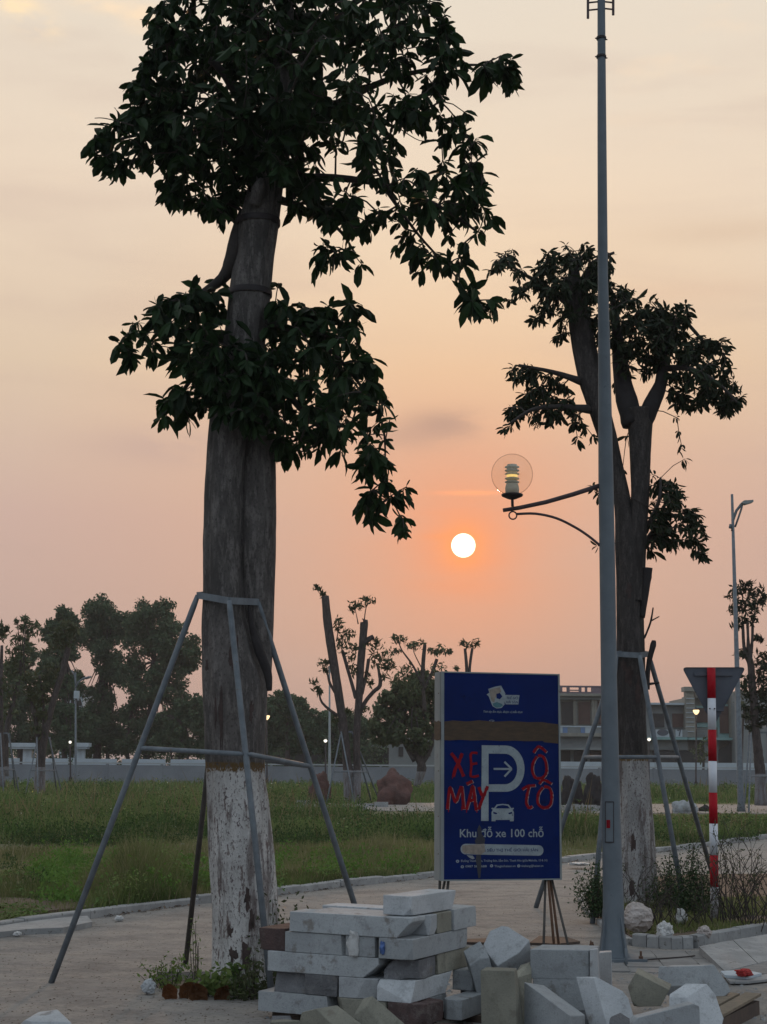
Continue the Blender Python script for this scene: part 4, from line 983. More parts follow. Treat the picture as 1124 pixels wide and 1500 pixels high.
# building A
A_ = building('house', 'brown two-storey house with a pierced parapet, between the blue sign and the lamp pole', 815, 905, DB, 8)
put(A_, 'wall', 'b_grey', -30, 126, 330, 640, DB + 1.0, 8)
put(A_, 'ground_floor', 'b_grey', -30, 323, 330, 384, DB + .2, .8)
b = MB()
def pb(X0, Y0, X1, Y1, d=DB + .3, th=.35):
    x0, y0 = c3(X0, Y0); x1, y1 = c3(X1, Y1); brect(b, x0, y0, x1, y1, d, th)
hs = [(33, 57), (72, 122), (135, 155), (166, 188)]
pb(-30, 54, 330, 60); pb(-30, 86, 330, 94)
prev = -30
for a0, a1 in hs: pb(prev, 60.2, a0, 85.8); prev = a1
pb(prev, 60.2, 330, 85.8); pb(72.3, 74, 121.7, 79)
b.build('parapet', 'b_violet', A_)
put(A_, 'cornice', 'b_stone', -34, 95, 334, 106, DB, 1.2); put(A_, 'frieze', 'b_grey', -30, 106.5, 330, 125.5, DB + .5, .8)
for X0, X1, mm in ((28, 90, 'b_dark'), (120, 180, 'b_brown'), (225, 262, 'b_brown')):
    f = put(A_, 'window', 'b_stone', X0 - 4, 132, X1 + 4, 262, DB + .93, .1); put(f, 'pane', mm, X0, 138, X1, 258, DB + .86, .1)
for X0 in (92, 190, 205): put(A_, 'pilaster', 'b_stone', X0, 127, X0 + 12, 264, DB + .7, .25)
for k in range(7): put(A_, 'sill_band', 'b_stone', 94, 140 + k * 17, 114, 147 + k * 17, DB + .6, .08)
put(A_, 'balcony_slab', 'b_stone', -30, 306, 330, 322, DB - .6, 1.7)
for X0, X1, mm in ((-28, 34, 'b_white'), (36, 60, 'b_blue'), (63, 128, 'b_grey'), (131, 152, 'b_blue'), (155, 195, 'b_white'), (198, 330, 'b_grey')): put(A_, 'balcony_panel', mm, X0, 274, X1, 305, DB - .5, .12)
put(A_, 'balcony_rail', 'b_white', -30, 268, 330, 272.5, DB - .55, .2)
for X0, X1 in ((5, 75), (95, 165), (180, 240)): f = put(A_, 'shop_opening', 'b_dark', X0, 398, X1, 462, DB + .9, .08)
put(A_, 'canopy', 'b_grey', -30, 385, 330, 393, DB - .9, 1.9)
# building B
B_ = building('house', 'low flat-roofed grey house with a lettered balcony, right of the forked tree trunk', 930, 1003, DB, 8)
put(B_, 'wall', 'b_grey', 334, 155, 688, 640, DB + 1.2, 8)
put(B_, 'roof_edge', 'b_white', 330, 144, 692, 152, DB + .4, 8.5)
for X0, X1, mm in ((508, 575, 'b_dark'), (620, 676, 'b_brown'), (360, 430, 'b_dark')):
    f = put(B_, 'window', 'b_grey', X0 - 5, 196, X1 + 5, 278, DB + 1.1, .12); put(f, 'pane', mm, X0, 201, X1, 274, DB + 1.04, .1)
put(B_, 'balcony_slab', 'b_teal', 334, 327, 700, 338, DB - .4, 1.7)
for X0, X1, mm in ((334, 500, 'b_grey'), (503, 528, 'b_white'), (531, 602, 'b_white'), (605, 634, 'b_grey'), (637, 672, 'b_white'), (675, 700, 'b_grey')): put(B_, 'balcony_panel', mm, X0, 287, X1, 325, DB - .3, .12)
b = MB(); p = P(*c3(568, 302), DB - .33); b.add([(p.x + .5 * math.cos(a), p.y, p.z + .28 * math.sin(a)) for a in np.linspace(0, 6.28, 16, endpoint=False)], [tuple(range(16))]); b.build('painted_oval', 'sign_grey', B_)
b = MB(); p = P(*c3(655, 305), DB - .33); b.tube([p + Vector((-.15, 0, .25)), p + Vector((.15, 0, .28)), p + Vector((.05, 0, 0)), p + Vector((0, 0, -.25))], .05, 6); b.build('painted_number', 'sign_grey', B_)
put(B_, 'shop_front', 'b_grey', 334, 340, 700, 392, DB + .6, .6)
for X0, X1 in ((520, 640), (650, 790)): put(B_, 'shop_opening', 'b_dark', X0, 400, X1, 464, DB + .5, .6)
# building C
C_ = building('house', 'stone-pillared house with teal window frames behind the triangular sign', 1005, 1075, DB, 8)
put(C_, 'wall', 'b_stone', 704, 118, 956, 640, DB + 1.6, 8)
put(C_, 'pillar', 'b_stone', 690, 112, 738, 326, DB + .2, 1.3); put(C_, 'pillar_cap', 'b_stone', 684, 58, 742, 82, DB, 1.5); put(C_, 'pillar_neck', 'b_stone', 694, 83, 734, 111, DB + .25, 1.2)
for k in range(8): put(C_, 'pillar_band', 'b_white', 692, 120 + k * 25, 736, 123 + k * 25, DB + .13, .06)
put(C_, 'parapet', 'b_stone', 742, 84, 960, 116, DB + .8, 1)
put(C_, 'pillar', 'b_stone', 936, 112, 956, 326, DB + .2, 1.3)
for X0, X1, Y0, Y1, m1, m2 in ((728, 860, 160, 274, 'b_teal', 'b_brown'), (862, 934, 150, 332, 'b_teal', 'b_brown')):
    f = put(C_, 'window', m1, X0, Y0, X1, Y1, DB + 1.3, .28); put(f, 'pane', m2, X0 + 11, Y0 + 12, X1 - 18, Y1 - 26, DB + 1.2, .1)
for k in range(6): put(C_, 'louvre', 'b_grey', 750, 280 + k * 8, 806, 285 + k * 8, DB + .9, .3)
put(C_, 'balcony_slab', 'b_teal', 704, 330, 940, 341, DB - .2, 1.7)
b = MB(); b.prism([P(*c3(868, 466), DB + .4), P(*c3(942, 466), DB + .4), P(*c3(942, 352), DB + .4), P(*c3(868, 398), DB + .4)], (0, .5, 0)); b.build('lean_to', 'b_dark', C_)
put(C_, 'lower_wall', 'b_grey', 790, 345, 866, 470, DB + .7, .5)
# building D
D_ = building('house', 'pale rendered house at the right edge behind the leaning tree', 1080, 1150, DB - 2, 8)
put(D_, 'wall', 'b_grey', 962, 95, 1400, 640, DB - 1, 9); put(D_, 'roof_edge', 'b_stone', 958, 84, 1404, 94, DB - 1.3, 9.5)
for X0 in (1000, 1150, 1260): f = put(D_, 'window', 'b_white', X0, 160, X0 + 55, 260, DB - 1.1, .1); put(f, 'pane', 'b_dark', X0 + 6, 167, X0 + 49, 253, DB - 1.17, .1)
lw = thing('boundary_wall', 'pale low wall in front of the row of houses at right', 'wall', (22, 124, 0))
x = P(815, 1130, 124).x
while x < 46:
    b = MB(); b.box((x, 124, -.1), (x + 3.9, 124.2, 1.95)); b.build('wall_panel', 'b_white', lw); x += 3.95
# low house behind the bushes, middle
E_ = building('house', 'small pale house half hidden behind the round bush tree left of the sign', 575, 650, DB, 6)
b = MB(); brect(b, 570, 1086, 660, 1140, DB, 6); b.build('wall', 'b_grey', E_); b = MB(); brect(b, 566, 1082, 664, 1085.5, DB - .3, 6.6); b.build('roof', 'b_grey', E_)
for xx in (584, 604, 624, 640):
    b = MB(); brect(b, xx, 1094, xx + 7, 1108, DB - .08, .1); b.build('window', 'b_dark', E_)
# long low roofline far behind (x 440-520)
E2 = building('shed', 'long dark shed roof far behind the pruned tree trunks', 330, 560, 150, 6, None)
b = MB(); brect(b, 330, 1094, 570, 1140, 150, 8); b.build('wall', 'b_dark', E2); b = MB(); brect(b, 326, 1088, 574, 1093.5, 149.6, 9); b.build('roof', 'b_grey', E2)

# ------------------------------------------------------------------ far trees
def leaf_cloud(name, centres, radii, n, size, m, parent, rnd, flat=.85):
    "many small leaf faces on and inside clumps"
    centres = np.array(centres); radii = np.array(radii); w = radii ** 2; w = w / w.sum()
    k = rnd.choice(len(centres), n, p=w); v = rnd.normal(0, 1, (n, 3)); v /= np.linalg.norm(v, axis=1)[:, None]
    rr_ = radii[k] * rnd.uniform(.4, 1.3, n); c = centres[k] + v * rr_[:, None] * np.array([1, 1, flat])
    a = rnd.normal(0, 1, (n, 3)) + v * .8; a /= np.linalg.norm(a, axis=1)[:, None]; bb_ = rnd.normal(0, 1, (n, 3)); u = np.cross(a, bb_); u /= np.linalg.norm(u, axis=1)[:, None]; w_ = np.cross(a, u)
    s = size * rnd.uniform(.5, 1.3, n)[:, None]
    V = np.stack([c - u * s, c + w_ * s * .55, c + u * s, c - w_ * s * .55], 1)
    o_ = big_mesh(name, V.reshape(-1, 3), np.arange(n * 4), 4, m, parent); return o_
def far_tree(name, label, d, base_px, blobs, trunks, n, m, seed, group, size=.13, kind=None):
    rnd = np.random.default_rng(seed); base = PX(base_px, d, -.1); t = thing(name, label, 'tree', base, group)
    cs, rs = [], []
    for bx, by, br in blobs:
        c = P(bx, by, d); r_ = br * d / F; c.y += rnd.uniform(-.4, .4) * r_
        cs.append(tuple(c)); rs.append(r_ * (.30 if 'olive' in name else .50)); k = max(12, int(16 + br / 2.2))
        for _ in range(k):
            v = rnd.normal(0, 1, 3); v /= np.linalg.norm(v); q = rnd.uniform(.5, .86)
            cs.append((c.x + v[0] * r_ * q, c.y + v[1] * r_ * q, c.z + v[2] * r_ * q)); rs.append(r_ * rnd.uniform(.18, .34))
    leaf_cloud('crown', cs, rs, n, size, m, t, rnd)
    b_ = MB()
    for tr in trunks: limb(b_, tr, d, 10, .15, seed)
    # limbs into the clumps
    top = P(trunks[0][-1][0], trunks[0][-1][1], d)
    for c in cs[::6]:
        c = Vector(c); b_.tube([top, top.lerp(c, .5) + Vector((0, 0, .3)), c], [.07, .045, .02], 5, False)
    b_.build('trunk', 'bark_far', t, True); return t
gt = 'tall trees behind the wall'
far_tree('broad_tree', 'tallest round-headed dark tree behind the wall, nearest the left leg of the pipe frame', 122, 220, [(225, 915, 42), (262, 945, 36), (205, 935, 32), (250, 985, 34), (285, 965, 20), (240, 895, 20), (215, 1010, 32), (262, 1030, 28), (190, 985, 26), (200, 1050, 30), (225, 1075, 34), (190, 1090, 22), (250, 1085, 24)], [[(214, 1125, 12), (216, 1080, 9), (222, 1020, 7), (226, 970, 5)], [(190, 1125, 6), (186, 1085, 5), (196, 1030, 4)]], 42000, 'leaf_far', 1, gt)
far_tree('broad_tree', 'round-headed dark tree behind the wall with a gap of sky under its crown', 126, 145, [(150, 905, 34), (140, 930, 30), (172, 915, 26), (158, 960, 30), (175, 985, 26), (145, 1030, 30), (150, 1065, 34), (170, 1085, 26), (130, 1090, 22)], [[(141, 1125, 12), (145, 1080, 10), (152, 1010, 7), (155, 960, 5)], [(156, 1125, 6), (160, 1090, 5), (165, 1050, 4)]], 34000, 'leaf_far', 2, gt)
far_tree('broad_tree', 'lower dark tree with a knobbly top behind the slender street lamp', 118, 95, [(98, 905, 20), (80, 925, 22), (105, 930, 20), (85, 960, 28), (70, 985, 26), (100, 1000, 26), (85, 1050, 32), (118, 1060, 26), (95, 1085, 24)], [[(94, 1125, 9), (95, 1080, 7), (96, 1010, 5), (95, 960, 4)]], 28000, 'leaf_far', 3, gt)
far_tree('broad_tree', 'wide dark tree filling the left edge behind the porticos', 132, 30, [(40, 960, 22), (20, 985, 26), (45, 1020, 30), (15, 1040, 30), (50, 1070, 28), (-15, 1020, 40), (20, 1075, 26), (70, 1090, 20)], [[(30, 1125, 10), (30, 1060, 7), (32, 1010, 4)]], 24000, 'leaf_far', 4, gt)
far_tree('round_bush', 'low rounded tree just left of the big whitewashed trunk, beyond the wall', 120, 270, [(275, 1045, 24), (290, 1060, 24), (255, 1070, 22), (240, 1055, 20), (300, 1030, 22), (320, 1050, 26), (340, 1060, 26), (265, 1092, 20), (295, 1094, 18), (235, 1090, 18)], [[(262, 1135, 4), (264, 1100, 3), (270, 1060, 3)], [(270, 1135, 3), (278, 1100, 3), (285, 1070, 2)], [(256, 1130, 3), (250, 1100, 2), (248, 1075, 2)]], 24000, 'leaf_far', 5, gt)
far_tree('round_bush', 'dark rounded tree mass just right of the big whitewashed trunk, beyond the wall', 121, 415, [(412, 1030, 26), (435, 1040, 22), (395, 1050, 26), (455, 1060, 24), (425, 1075, 30), (390, 1085, 22), (465, 1088, 22)], [[(420, 1125, 8), (422, 1090, 6), (420, 1050, 4)]], 26000, 'leaf_far', 6, gt)
far_tree('round_bush', 'dark low tree mass behind the pruned tree with two tall stubs', 123, 500, [(480, 1062, 24), (510, 1060, 24), (535, 1066, 22), (490, 1092, 24), (520, 1096, 24), (455, 1090, 20)], [[(500, 1125, 8), (502, 1090, 5), (505, 1066, 4)]], 22000, 'leaf_far', 7, gt)
far_tree('olive_bush_tree', 'broad olive-green tree with a short crooked trunk just left of the blue sign', 80, 612, [(590, 1020, 26), (615, 1005, 26), (568, 1040, 24), (598, 1055, 30), (630, 1050, 26), (560, 1070, 22), (615, 1082, 24), (640, 1015, 22), (580, 1075, 20)], [[(610, 1152, 10), (618, 1125, 14), (612, 1100, 12), (606, 1060, 8), (604, 1020, 5)], [(617, 1120, 9), (632, 1092, 7), (634, 1050, 4)], [(608, 1115, 8), (594, 1090, 6), (585, 1060, 4)]], 12000, 'leaf_far2', 8, None, size=.13)
tw_ = far_tree('round_bush', 'dark low trees beyond the houses, seen beside the forked trunk', 165, 960, [(950, 1075, 20), (975, 1085, 16)], [[(960, 1130, 6), (960, 1080, 4)]], 3000, 'leaf_far', 9, None)

rg_ = np.random.default_rng(91); cs, rs = [], []
for px in np.arange(-30, 1130, 9):
    c_ = P(px + rg_.uniform(-5, 5), 1108 + rg_.uniform(-10, 8) - (14 if 20 < px < 620 else 0), 150 + rg_.uniform(-6, 6)); cs.append(tuple(c_)); rs.append(rg_.uniform(.8, 1.6))
    cs.append((c_.x, c_.y, .8)); rs.append(1.4)
o = leaf_cloud('distant_greenery', cs, rs, 60000, .16, 'leaf_far', None, rg_); o['kind'] = 'stuff'; tag(o, 'distant low greenery merging into one dark band behind the wall', 'greenery')

# ------------------------------------------------------------------ younger pruned trees in the field
def tuft_leaves(parent, tufts, d, rnd, size, m, per=22):
    V = []
    for tx, ty, tr in tufts:
        c = P(tx, ty, d); r_ = tr * d / F; n = int(per * max(1, (tr / 8) ** 2))
        v = rnd.normal(0, .55, (n, 3)); cc = np.array(c) + v * r_ * np.array([1, 1, .85])
        a = rnd.normal(0, 1, (n, 3)); a[:, 2] -= .35; a /= np.linalg.norm(a, axis=1)[:, None]; q = np.cross(a, rnd.normal(0, 1, (n, 3))); q /= np.linalg.norm(q, axis=1)[:, None]
        s = size * rnd.uniform(.6, 1.3, n)[:, None]
        V.append(np.stack([cc - a * s, cc + q * s * .3, cc + a * s, cc - q * s * .3], 1))
    V = np.concatenate(V); return big_mesh('foliage', V.reshape(-1, 3), np.arange(len(V) * 4), 4, m, parent)
def pruned(label, d, base_px, stems, twigs_, tufts, seed, size, m='leaf_mid', per=22, bark='bark_far'):
    t = thing('pruned_tree', label, 'tree', PX(base_px, d, 0), 'pruned young trees in the field'); rnd = np.random.default_rng(seed)
    b_ = MB()
    for s in stems: limb(b_, s, d, 14, .12, seed)
    b_.build('trunk', bark, t, True)
    if twigs_:
        b_ = MB()
        for s in twigs_: limb(b_, s, d, 6, .1, seed)
        # short twigs carrying each tuft
        b_.build('branches', 'twig', t, True)['kind'] = 'stuff'
    tuft_leaves(t, tufts, d, rnd, size, m, per)
    return t
def simple_support(label, d, xl, xr, py, feet, group='pipe frames propping the trees'):
    z_ = P(xl, py, d).z; a = P(xl, py, d); c = P(xr, py, d); legs = []
    tops = [a, c, a + Vector((0, -.25, 0)), c + Vector((0, .25, 0))]
    for tp, f in zip(tops, feet): legs.append((tp, PX(f[0], d + f[1], 0)))
    br = [(l[0].lerp(l[1], .55), k_[0].lerp(k_[1], .55)) for l, k_ in zip(legs, legs[1:])]
    return tree_support('tree_support', label, d, legs, [(a, c)], br, group, rad=.03)
# middle tree with the two tall stubs
DM = 62.0
cr = lambda X, Y, w: (360 + X / 3.122, 850 + Y / 3.122, w)
cs_ = lambda L_: [cr(*q) for q in L_]
pruned('pruned tree with two tall bare stubs and sparse twigs, mid field', DM, 505,
       [cs_([(470, 1050, 16), (468, 900, 13), (452, 700, 12), (425, 520, 13), (400, 360, 13), (376, 200, 13), (364, 72, 11)]),
        cs_([(505, 1040, 14), (510, 900, 11), (508, 700, 10), (520, 520, 11), (525, 400, 11), (535, 290, 11), (542, 200, 12), (541, 190, 11)]),
        cs_([(535, 300, 7), (560, 272, 8), (585, 258, 7)]),
        cs_([(480, 900, 12), (455, 760, 9), (430, 650, 7), (450, 690, 6)]),
        cs_([(510, 640, 7), (545, 560, 6), (585, 510, 6), (615, 480, 6), (610, 420, 4), (600, 380, 3)]),
        cs_([(505, 540, 6), (485, 470, 5), (465, 400, 5), (445, 330, 5), (438, 322, 4)]),
        cs_([(530, 520, 6), (550, 440, 5), (563, 360, 5)]),
        cs_([(420, 620, 5), (350, 560, 3.5), (335, 500, 2.5)]), cs_([(415, 520, 5), (385, 470, 4), (370, 400, 2)])],
       [cs_([(360, 80, 1.5), (335, 55, 1), (325, 30, 1)]), cs_([(542, 195, 2), (548, 140, 1.5), (560, 95, 1)]), cs_([(515, 200, 2), (505, 150, 1), (495, 110, 1)]), cs_([(415, 280, 2), (425, 220, 1.5), (425, 180, 1)]), cs_([(440, 330, 2), (445, 260, 1.5), (470, 235, 1)]), cs_([(560, 365, 2), (590, 320, 1), (605, 280, 1)]), cs_([(615, 480, 2), (640, 430, 1), (655, 400, 1)])],
       [cr(*q) for q in [(338, 40, 6), (325, 30, 4), (355, 62, 4), (500, 115, 8), (525, 110, 8), (565, 92, 7), (548, 85, 5), (485, 130, 5), (423, 185, 6), (425, 215, 7), (450, 235, 7), (480, 245, 7), (440, 270, 8), (470, 290, 8), (500, 310, 6), (460, 330, 8), (485, 360, 8), (430, 300, 6), (600, 275, 6), (580, 300, 8), (610, 310, 8), (590, 345, 8), (620, 350, 7), (645, 370, 8), (600, 380, 8), (625, 400, 7), (655, 400, 6), (635, 440, 6), (670, 385, 5), (350, 380, 6), (375, 375, 4), (365, 410, 5), (315, 465, 6), (325, 495, 6), (340, 510, 4), (490, 395, 6), (560, 430, 5), (575, 470, 5), (410, 640, 6), (470, 600, 5), (545, 590, 6), (500, 420, 6)]], 1, .13, per=26)
simple_support('thin pipe frame around the pruned tree with two tall stubs', DM, 500, 516, 1072, [(478, -1.5), (558, 1.0), (520, -2), (545, 2)])
# olive tree's bare stubs and stub pair right of it
pruned('slim stubbed tree rising out of the olive bushes left of the sign', 74, 622,
       [cs_([(820, 600, 6), (810, 480, 6), (812, 380, 6), (820, 292, 5)]), cs_([(815, 500, 6), (850, 430, 5), (875, 360, 5)]), cs_([(805, 470, 5), (765, 390, 3), (715, 320, 2), (700, 280, 1.5)])],
       [cs_([(820, 430, 2), (770, 330, 1.3), (775, 300, 1)])],
       [cr(*q) for q in [(695, 272, 8), (720, 268, 6), (680, 262, 4), (770, 300, 8), (800, 285, 6), (750, 300, 5), (890, 315, 9), (915, 325, 7), (870, 330, 6), (935, 328, 4), (845, 320, 4), (660, 330, 8), (690, 325, 5), (735, 400, 9), (700, 430, 9), (680, 460, 9), (760, 430, 9), (720, 470, 10), (860, 420, 8), (890, 400, 8), (870, 460, 8), (900, 450, 6), (830, 480, 8), (790, 480, 8), (965, 403, 4), (740, 500, 10), (780, 520, 10)]], 2, .14, m='leaf_far2', per=30)
pruned('pair of thin bare stubs with small tufts rising behind the blue sign', 80, 686,
       [cs_([(1012, 620, 6), (1012, 420, 5), (1003, 312, 4)]), cs_([(1018, 560, 6), (1025, 400, 4), (1037, 310, 4)])], None,
       [cr(*q) for q in [(1000, 290, 6), (1015, 300, 5), (1050, 282, 7), (1035, 295, 5), (990, 285, 3), (1060, 292, 4)]], 3, .15, per=20)
# left trees
DL = 70.0
cl_ = lambda L_: [(X / 4.6875, 860 + Y / 4.6875, w) for X, Y, w in L_]
pruned('leaning leafy tree with whitewashed foot in front of the porticos at left', DL, 58,
       [cl_([(272, 1440, 19), (275, 1300, 15), (285, 1150, 13), (310, 1010, 11), (350, 850, 9), (390, 700, 9), (425, 600, 8), (455, 480, 9), (470, 415, 8)]), cl_([(280, 1200, 10), (262, 1050, 8), (235, 850, 6), (200, 760, 4)]), cl_([(300, 1030, 6), (300, 800, 4), (270, 600, 3)])],
       [cl_([(200, 760, 2), (170, 600, 2), (165, 420, 2), (180, 260, 1.5)]), cl_([(460, 430, 2), (445, 340, 1.5), (440, 260, 1)])],
       [(X / 4.6875, 860 + Y / 4.6875, r_) for X, Y, r_ in [(440, 280, 12), (400, 330, 12), (470, 330, 10), (430, 390, 11), (380, 400, 9), (350, 560, 10), (330, 620, 10), (370, 620, 8), (300, 700, 10), (260, 650, 10), (220, 640, 10), (200, 700, 9), (320, 760, 9), (270, 790, 9), (230, 760, 9), (280, 870, 9), (310, 900, 8), (250, 900, 8), (265, 970, 8), (290, 1000, 7), (180, 620, 8), (500, 280, 6), (520, 300, 5), (340, 690, 8)]], 4, .16, per=40)
pruned('bushy pruned tree with pointed twigs behind the leaning leafy tree at left', DL + 6, 34,
       [cl_([(40, 1300, 9), (45, 1000, 8), (90, 800, 7), (130, 640, 6), (150, 480, 5)])],
       [cl_([(150, 480, 2), (160, 330, 1.5), (180, 210, 1)]), cl_([(150, 450, 2), (130, 320, 1.3), (115, 235, 1)]), cl_([(150, 430, 2), (215, 300, 1.2), (255, 260, 1)])],
       [(X / 4.6875, 860 + Y / 4.6875, r_) for X, Y, r_ in [(180, 215, 6), (115, 235, 4), (190, 250, 7), (155, 280, 6), (250, 265, 5), (210, 290, 9), (170, 320, 9), (230, 320, 8), (120, 350, 9), (160, 380, 10), (110, 410, 9), (190, 420, 10), (90, 450, 8), (130, 470, 10), (60, 520, 9), (100, 540, 10), (160, 520, 10), (40, 580, 9), (80, 620, 10), (140, 600, 10), (30, 650, 8), (60, 700, 8), (110, 700, 8), (80, 770, 8), (45, 820, 7), (100, 860, 6)]], 5, .16, m='leaf_far2', per=34)
pruned('tree with a bare rusty stub at the very left edge of the field', 66, 1,
       [cl_([(10, 1370, 12), (5, 1100, 9), (3, 800, 8), (8, 600, 6), (14, 400, 4)])], None,
       [(X / 4.6875, 860 + Y / 4.6875, r_) for X, Y, r_ in [(10, 300, 9), (40, 310, 7), (20, 350, 8), (-10, 330, 9), (50, 290, 4), (10, 270, 4), (-20, 700, 14), (-30, 900, 14), (10, 640, 6)]], 6, .15, per=26)
simple_support('thin pipe frame around the leaning leafy tree at left', DL, 56, 72, 1080, [(36, -2), (92, 0), (56, -3), (84, 2)])
simple_support('thin pipe frame around the tree at the very left edge', 66, 3, 12, 1074, [(-15, 0), (30, 0), (6, -2), (24, 2)])
# right tree
DR = 56.0
c8 = lambda L_: [(980 + X / 3.0, 700 + Y / 3.0, w) for X, Y, w in L_]
pruned('crooked tree with ivy-like leaves and whitewashed foot at the right edge', DR, 1116,
       [c8([(405, 1440, 19), (402, 1300, 15), (396, 1250, 15), (392, 1200, 13), (380, 1100, 12), (375, 1000, 12), (365, 900, 11), (360, 820, 10), (345, 780, 11)]), c8([(345, 790, 9), (330, 740, 5), (325, 640, 4)]), c8([(350, 790, 8), (348, 700, 4), (345, 630, 4)]), c8([(355, 790, 8), (366, 720, 4), (368, 640, 4)])],
       [c8([(325, 640, 1.5), (320, 560, 1), (330, 480, 1)]), c8([(366, 640, 1.5), (385, 540, 1), (400, 490, 1)])],
       [(980 + X / 3.0, 700 + Y / 3.0, r_) for X, Y, r_ in [(330, 470, 8), (355, 465, 6), (300, 500, 10), (340, 510, 12), (380, 500, 10), (270, 520, 6), (310, 560, 12), (350, 570, 13), (390, 560, 9), (285, 580, 7), (330, 620, 11), (365, 620, 9), (412, 545, 5), (420, 520, 4), (300, 650, 6), (390, 700, 6), (405, 710, 4), (310, 780, 7), (335, 770, 7), (425, 780, 9), (405, 820, 12), (430, 850, 14), (400, 880, 12), (425, 920, 14), (410, 960, 12), (345, 880, 8), (330, 920, 8), (350, 960, 8), (335, 1010, 7), (345, 1050, 7), (400, 1010, 12), (430, 1030, 14), (385, 1060, 9), (410, 1080, 9), (355, 1100, 5)]], 7, .13, m='leaf2', per=34)
simple_support('thin pipe frame around the crooked tree at the right edge', DR, 1098, 1126, 1073, [(1090, -1.5), (1140, 0), (1097, -3), (1150, 2)])
pruned('low leafy tree rising behind the striped pole, left of the crooked tree', 95, 1086, [[(1086, 1140, 6), (1087, 1090, 4), (1090, 1040, 3)]], None, [(1090, 1000, 8), (1096, 1015, 9), (1086, 1030, 7), (1100, 1035, 9), (1094, 1050, 7)], 8, .16, per=30)
pruned('bushy shrub behind the wall, between striped pole and lantern post', 118, 1030, [[(1030, 1140, 4), (1031, 1110, 3)]], None, [(1028, 1095, 9), (1034, 1085, 8), (1026, 1110, 8), (1034, 1105, 8), (1018, 1100, 5)], 9, .2, m='leaf_far2', per=26)

# red boulders and rubble
def boulder(label, x0, x1, y0, y1, d, m, seed, group=None, name='boulder', cat='rock', rough=.35):
    a = P(x0, y1, d); c = P(x1, y0, d); bm = bmesh.new(); bmesh.ops.create_icosphere(bm, subdivisions=4, radius=1)
    for v in bm.verts:
        q = v.co.copy(); k = 1 + rough * noise.noise(q * 1.3 + Vector((seed, 0, 0))) + rough * .5 * noise.noise(q * 3.3 + Vector((seed, 1, 0))) + rough * .25 * noise.noise(q * 8 + Vector((seed, 5, 0)))
        v.co = q * k; v.co.x *= (c.x - a.x) / 2; v.co.y *= (c.x - a.x) / 2.4; v.co.z *= (c.z - 0) * .60; v.co.z += c.z * .40
        v.co.z = max(v.co.z, -.05)
    me = bpy.data.meshes.new(name); bm.to_mesh(me); bm.free(); o_ = link(name, me, m); o_.location = ((a.x + c.x) / 2, d, 0); me.polygons.foreach_set('use_smooth', [True] * len(me.polygons))
    return tag(o_, label, cat, group)
boulder('large reddish earth boulder beside the pruned tree with two stubs', 551, 601, 1131, 1176, 60, 'boulder', 1, 'reddish boulders in the field')
boulder('smaller reddish boulder left of the pruned tree with two stubs', 454, 484, 1132, 1172, 63, 'boulder', 5, 'reddish boulders in the field')
boulder('dark tree stump lump just right of the blue sign', 820, 852, 1137, 1185, 58, 'bark_dark', 9, 'dark stumps beyond the sign')
boulder('dark tree stump lump just left of the lamp pole', 856, 884, 1137, 1185, 57, 'bark_dark', 12, 'dark stumps beyond the sign', rough=.5)
for i, (x0, x1, yy, lab) in enumerate(((985, 1010, 1182, 'left grey concrete lump on the far path, right of the forked tree'), (1004, 1022, 1183, 'right grey concrete lump on the far path, before the striped pole'), (1024, 1040, 1189, 'dark scrap lump on the far path touching the striped pole'))):
    boulder(lab, x0, x1, yy - 9, yy + 3, 52 + i, 'stone' if i < 2 else 'bark_dark', 20 + i, 'rubble lumps on the far path')
b = MB(); rr = np.random.default_rng(44)
for _ in range(120):
    px = rr.choice([rr.uniform(818, 885), rr.uniform(430, 560), rr.uniform(760, 880)]); py = rr.uniform(1181, 1192); p = G(px, py); s = rr.uniform(.06, .28); a = rr.uniform(0, 3)
    b.box((p.x - s, p.y - s * .6, .05), (p.x + s, p.y + s * .6, .05 + s * rr.uniform(.3, .9)))
o = b.build('path_rubble', 'kerb'); o['kind'] = 'stuff'; tag(o, 'broken pale concrete rubble strewn on the far path', 'rubble')
# ------------------------------------------------------------------ distant lamps
def post(name, label, px, d, ptop, r0_, r1_, m, group, lean=0):
    base = PX(px, d, 0); t = thing(name, label, 'street lamp', base, group); top = P(px + lean, ptop, d)
    MB().tube([base, base.lerp(top, .03), top], [r0_ * 1.5, r0_, r1_], 12).build('pole', m, t, True); return t, top
t, top = post('street_lamp', 'tall slender street lamp with a curved arm rising behind the triangular sign', 1086, 54, 724, .115, .045, 'pipe', 'street lamps beyond the field', -13.5)
b = MB(); D_5 = 54.0
b.tube([P(1073, 778, D_5), P(1074, 762, D_5), P(1079, 748, D_5), P(1087, 738, D_5), P(1094, 734, D_5)], .05, 8); b.tube([P(1077, 772, D_5), P(1082, 758, D_5), P(1086, 746, D_5), P(1088, 738, D_5)], .035, 6)
b.tube([P(1071, 768, D_5), P(1070, 774, D_5)], .06, 6); b.build('arm', 'pipe', t, True)
b = MB(); b.prism([P(1086, 737, D_5 - .1), P(1090, 733, D_5 - .1), P(1104, 732, D_5 - .1), P(1104, 735, D_5 - .1), P(1094, 738, D_5 - .1)], (0, .35, 0)); b.build('lamp_head', 'white_metal', t)
t, top = post('street_lamp', 'slender street lamp with curved arm and box among the tall trees at left', 111, 104, 985, .085, .045, 'pipe', 'street lamps beyond the field')
b = MB(); b.tube([P(111, 1008, 104), P(115, 999, 104), P(122, 994, 104), P(131, 991.5, 104)], .07, 6); b.tube([P(111, 1004, 104), P(109, 988, 104), P(105, 982, 104)], .06, 6); b.build('arm', 'pipe', t, True)
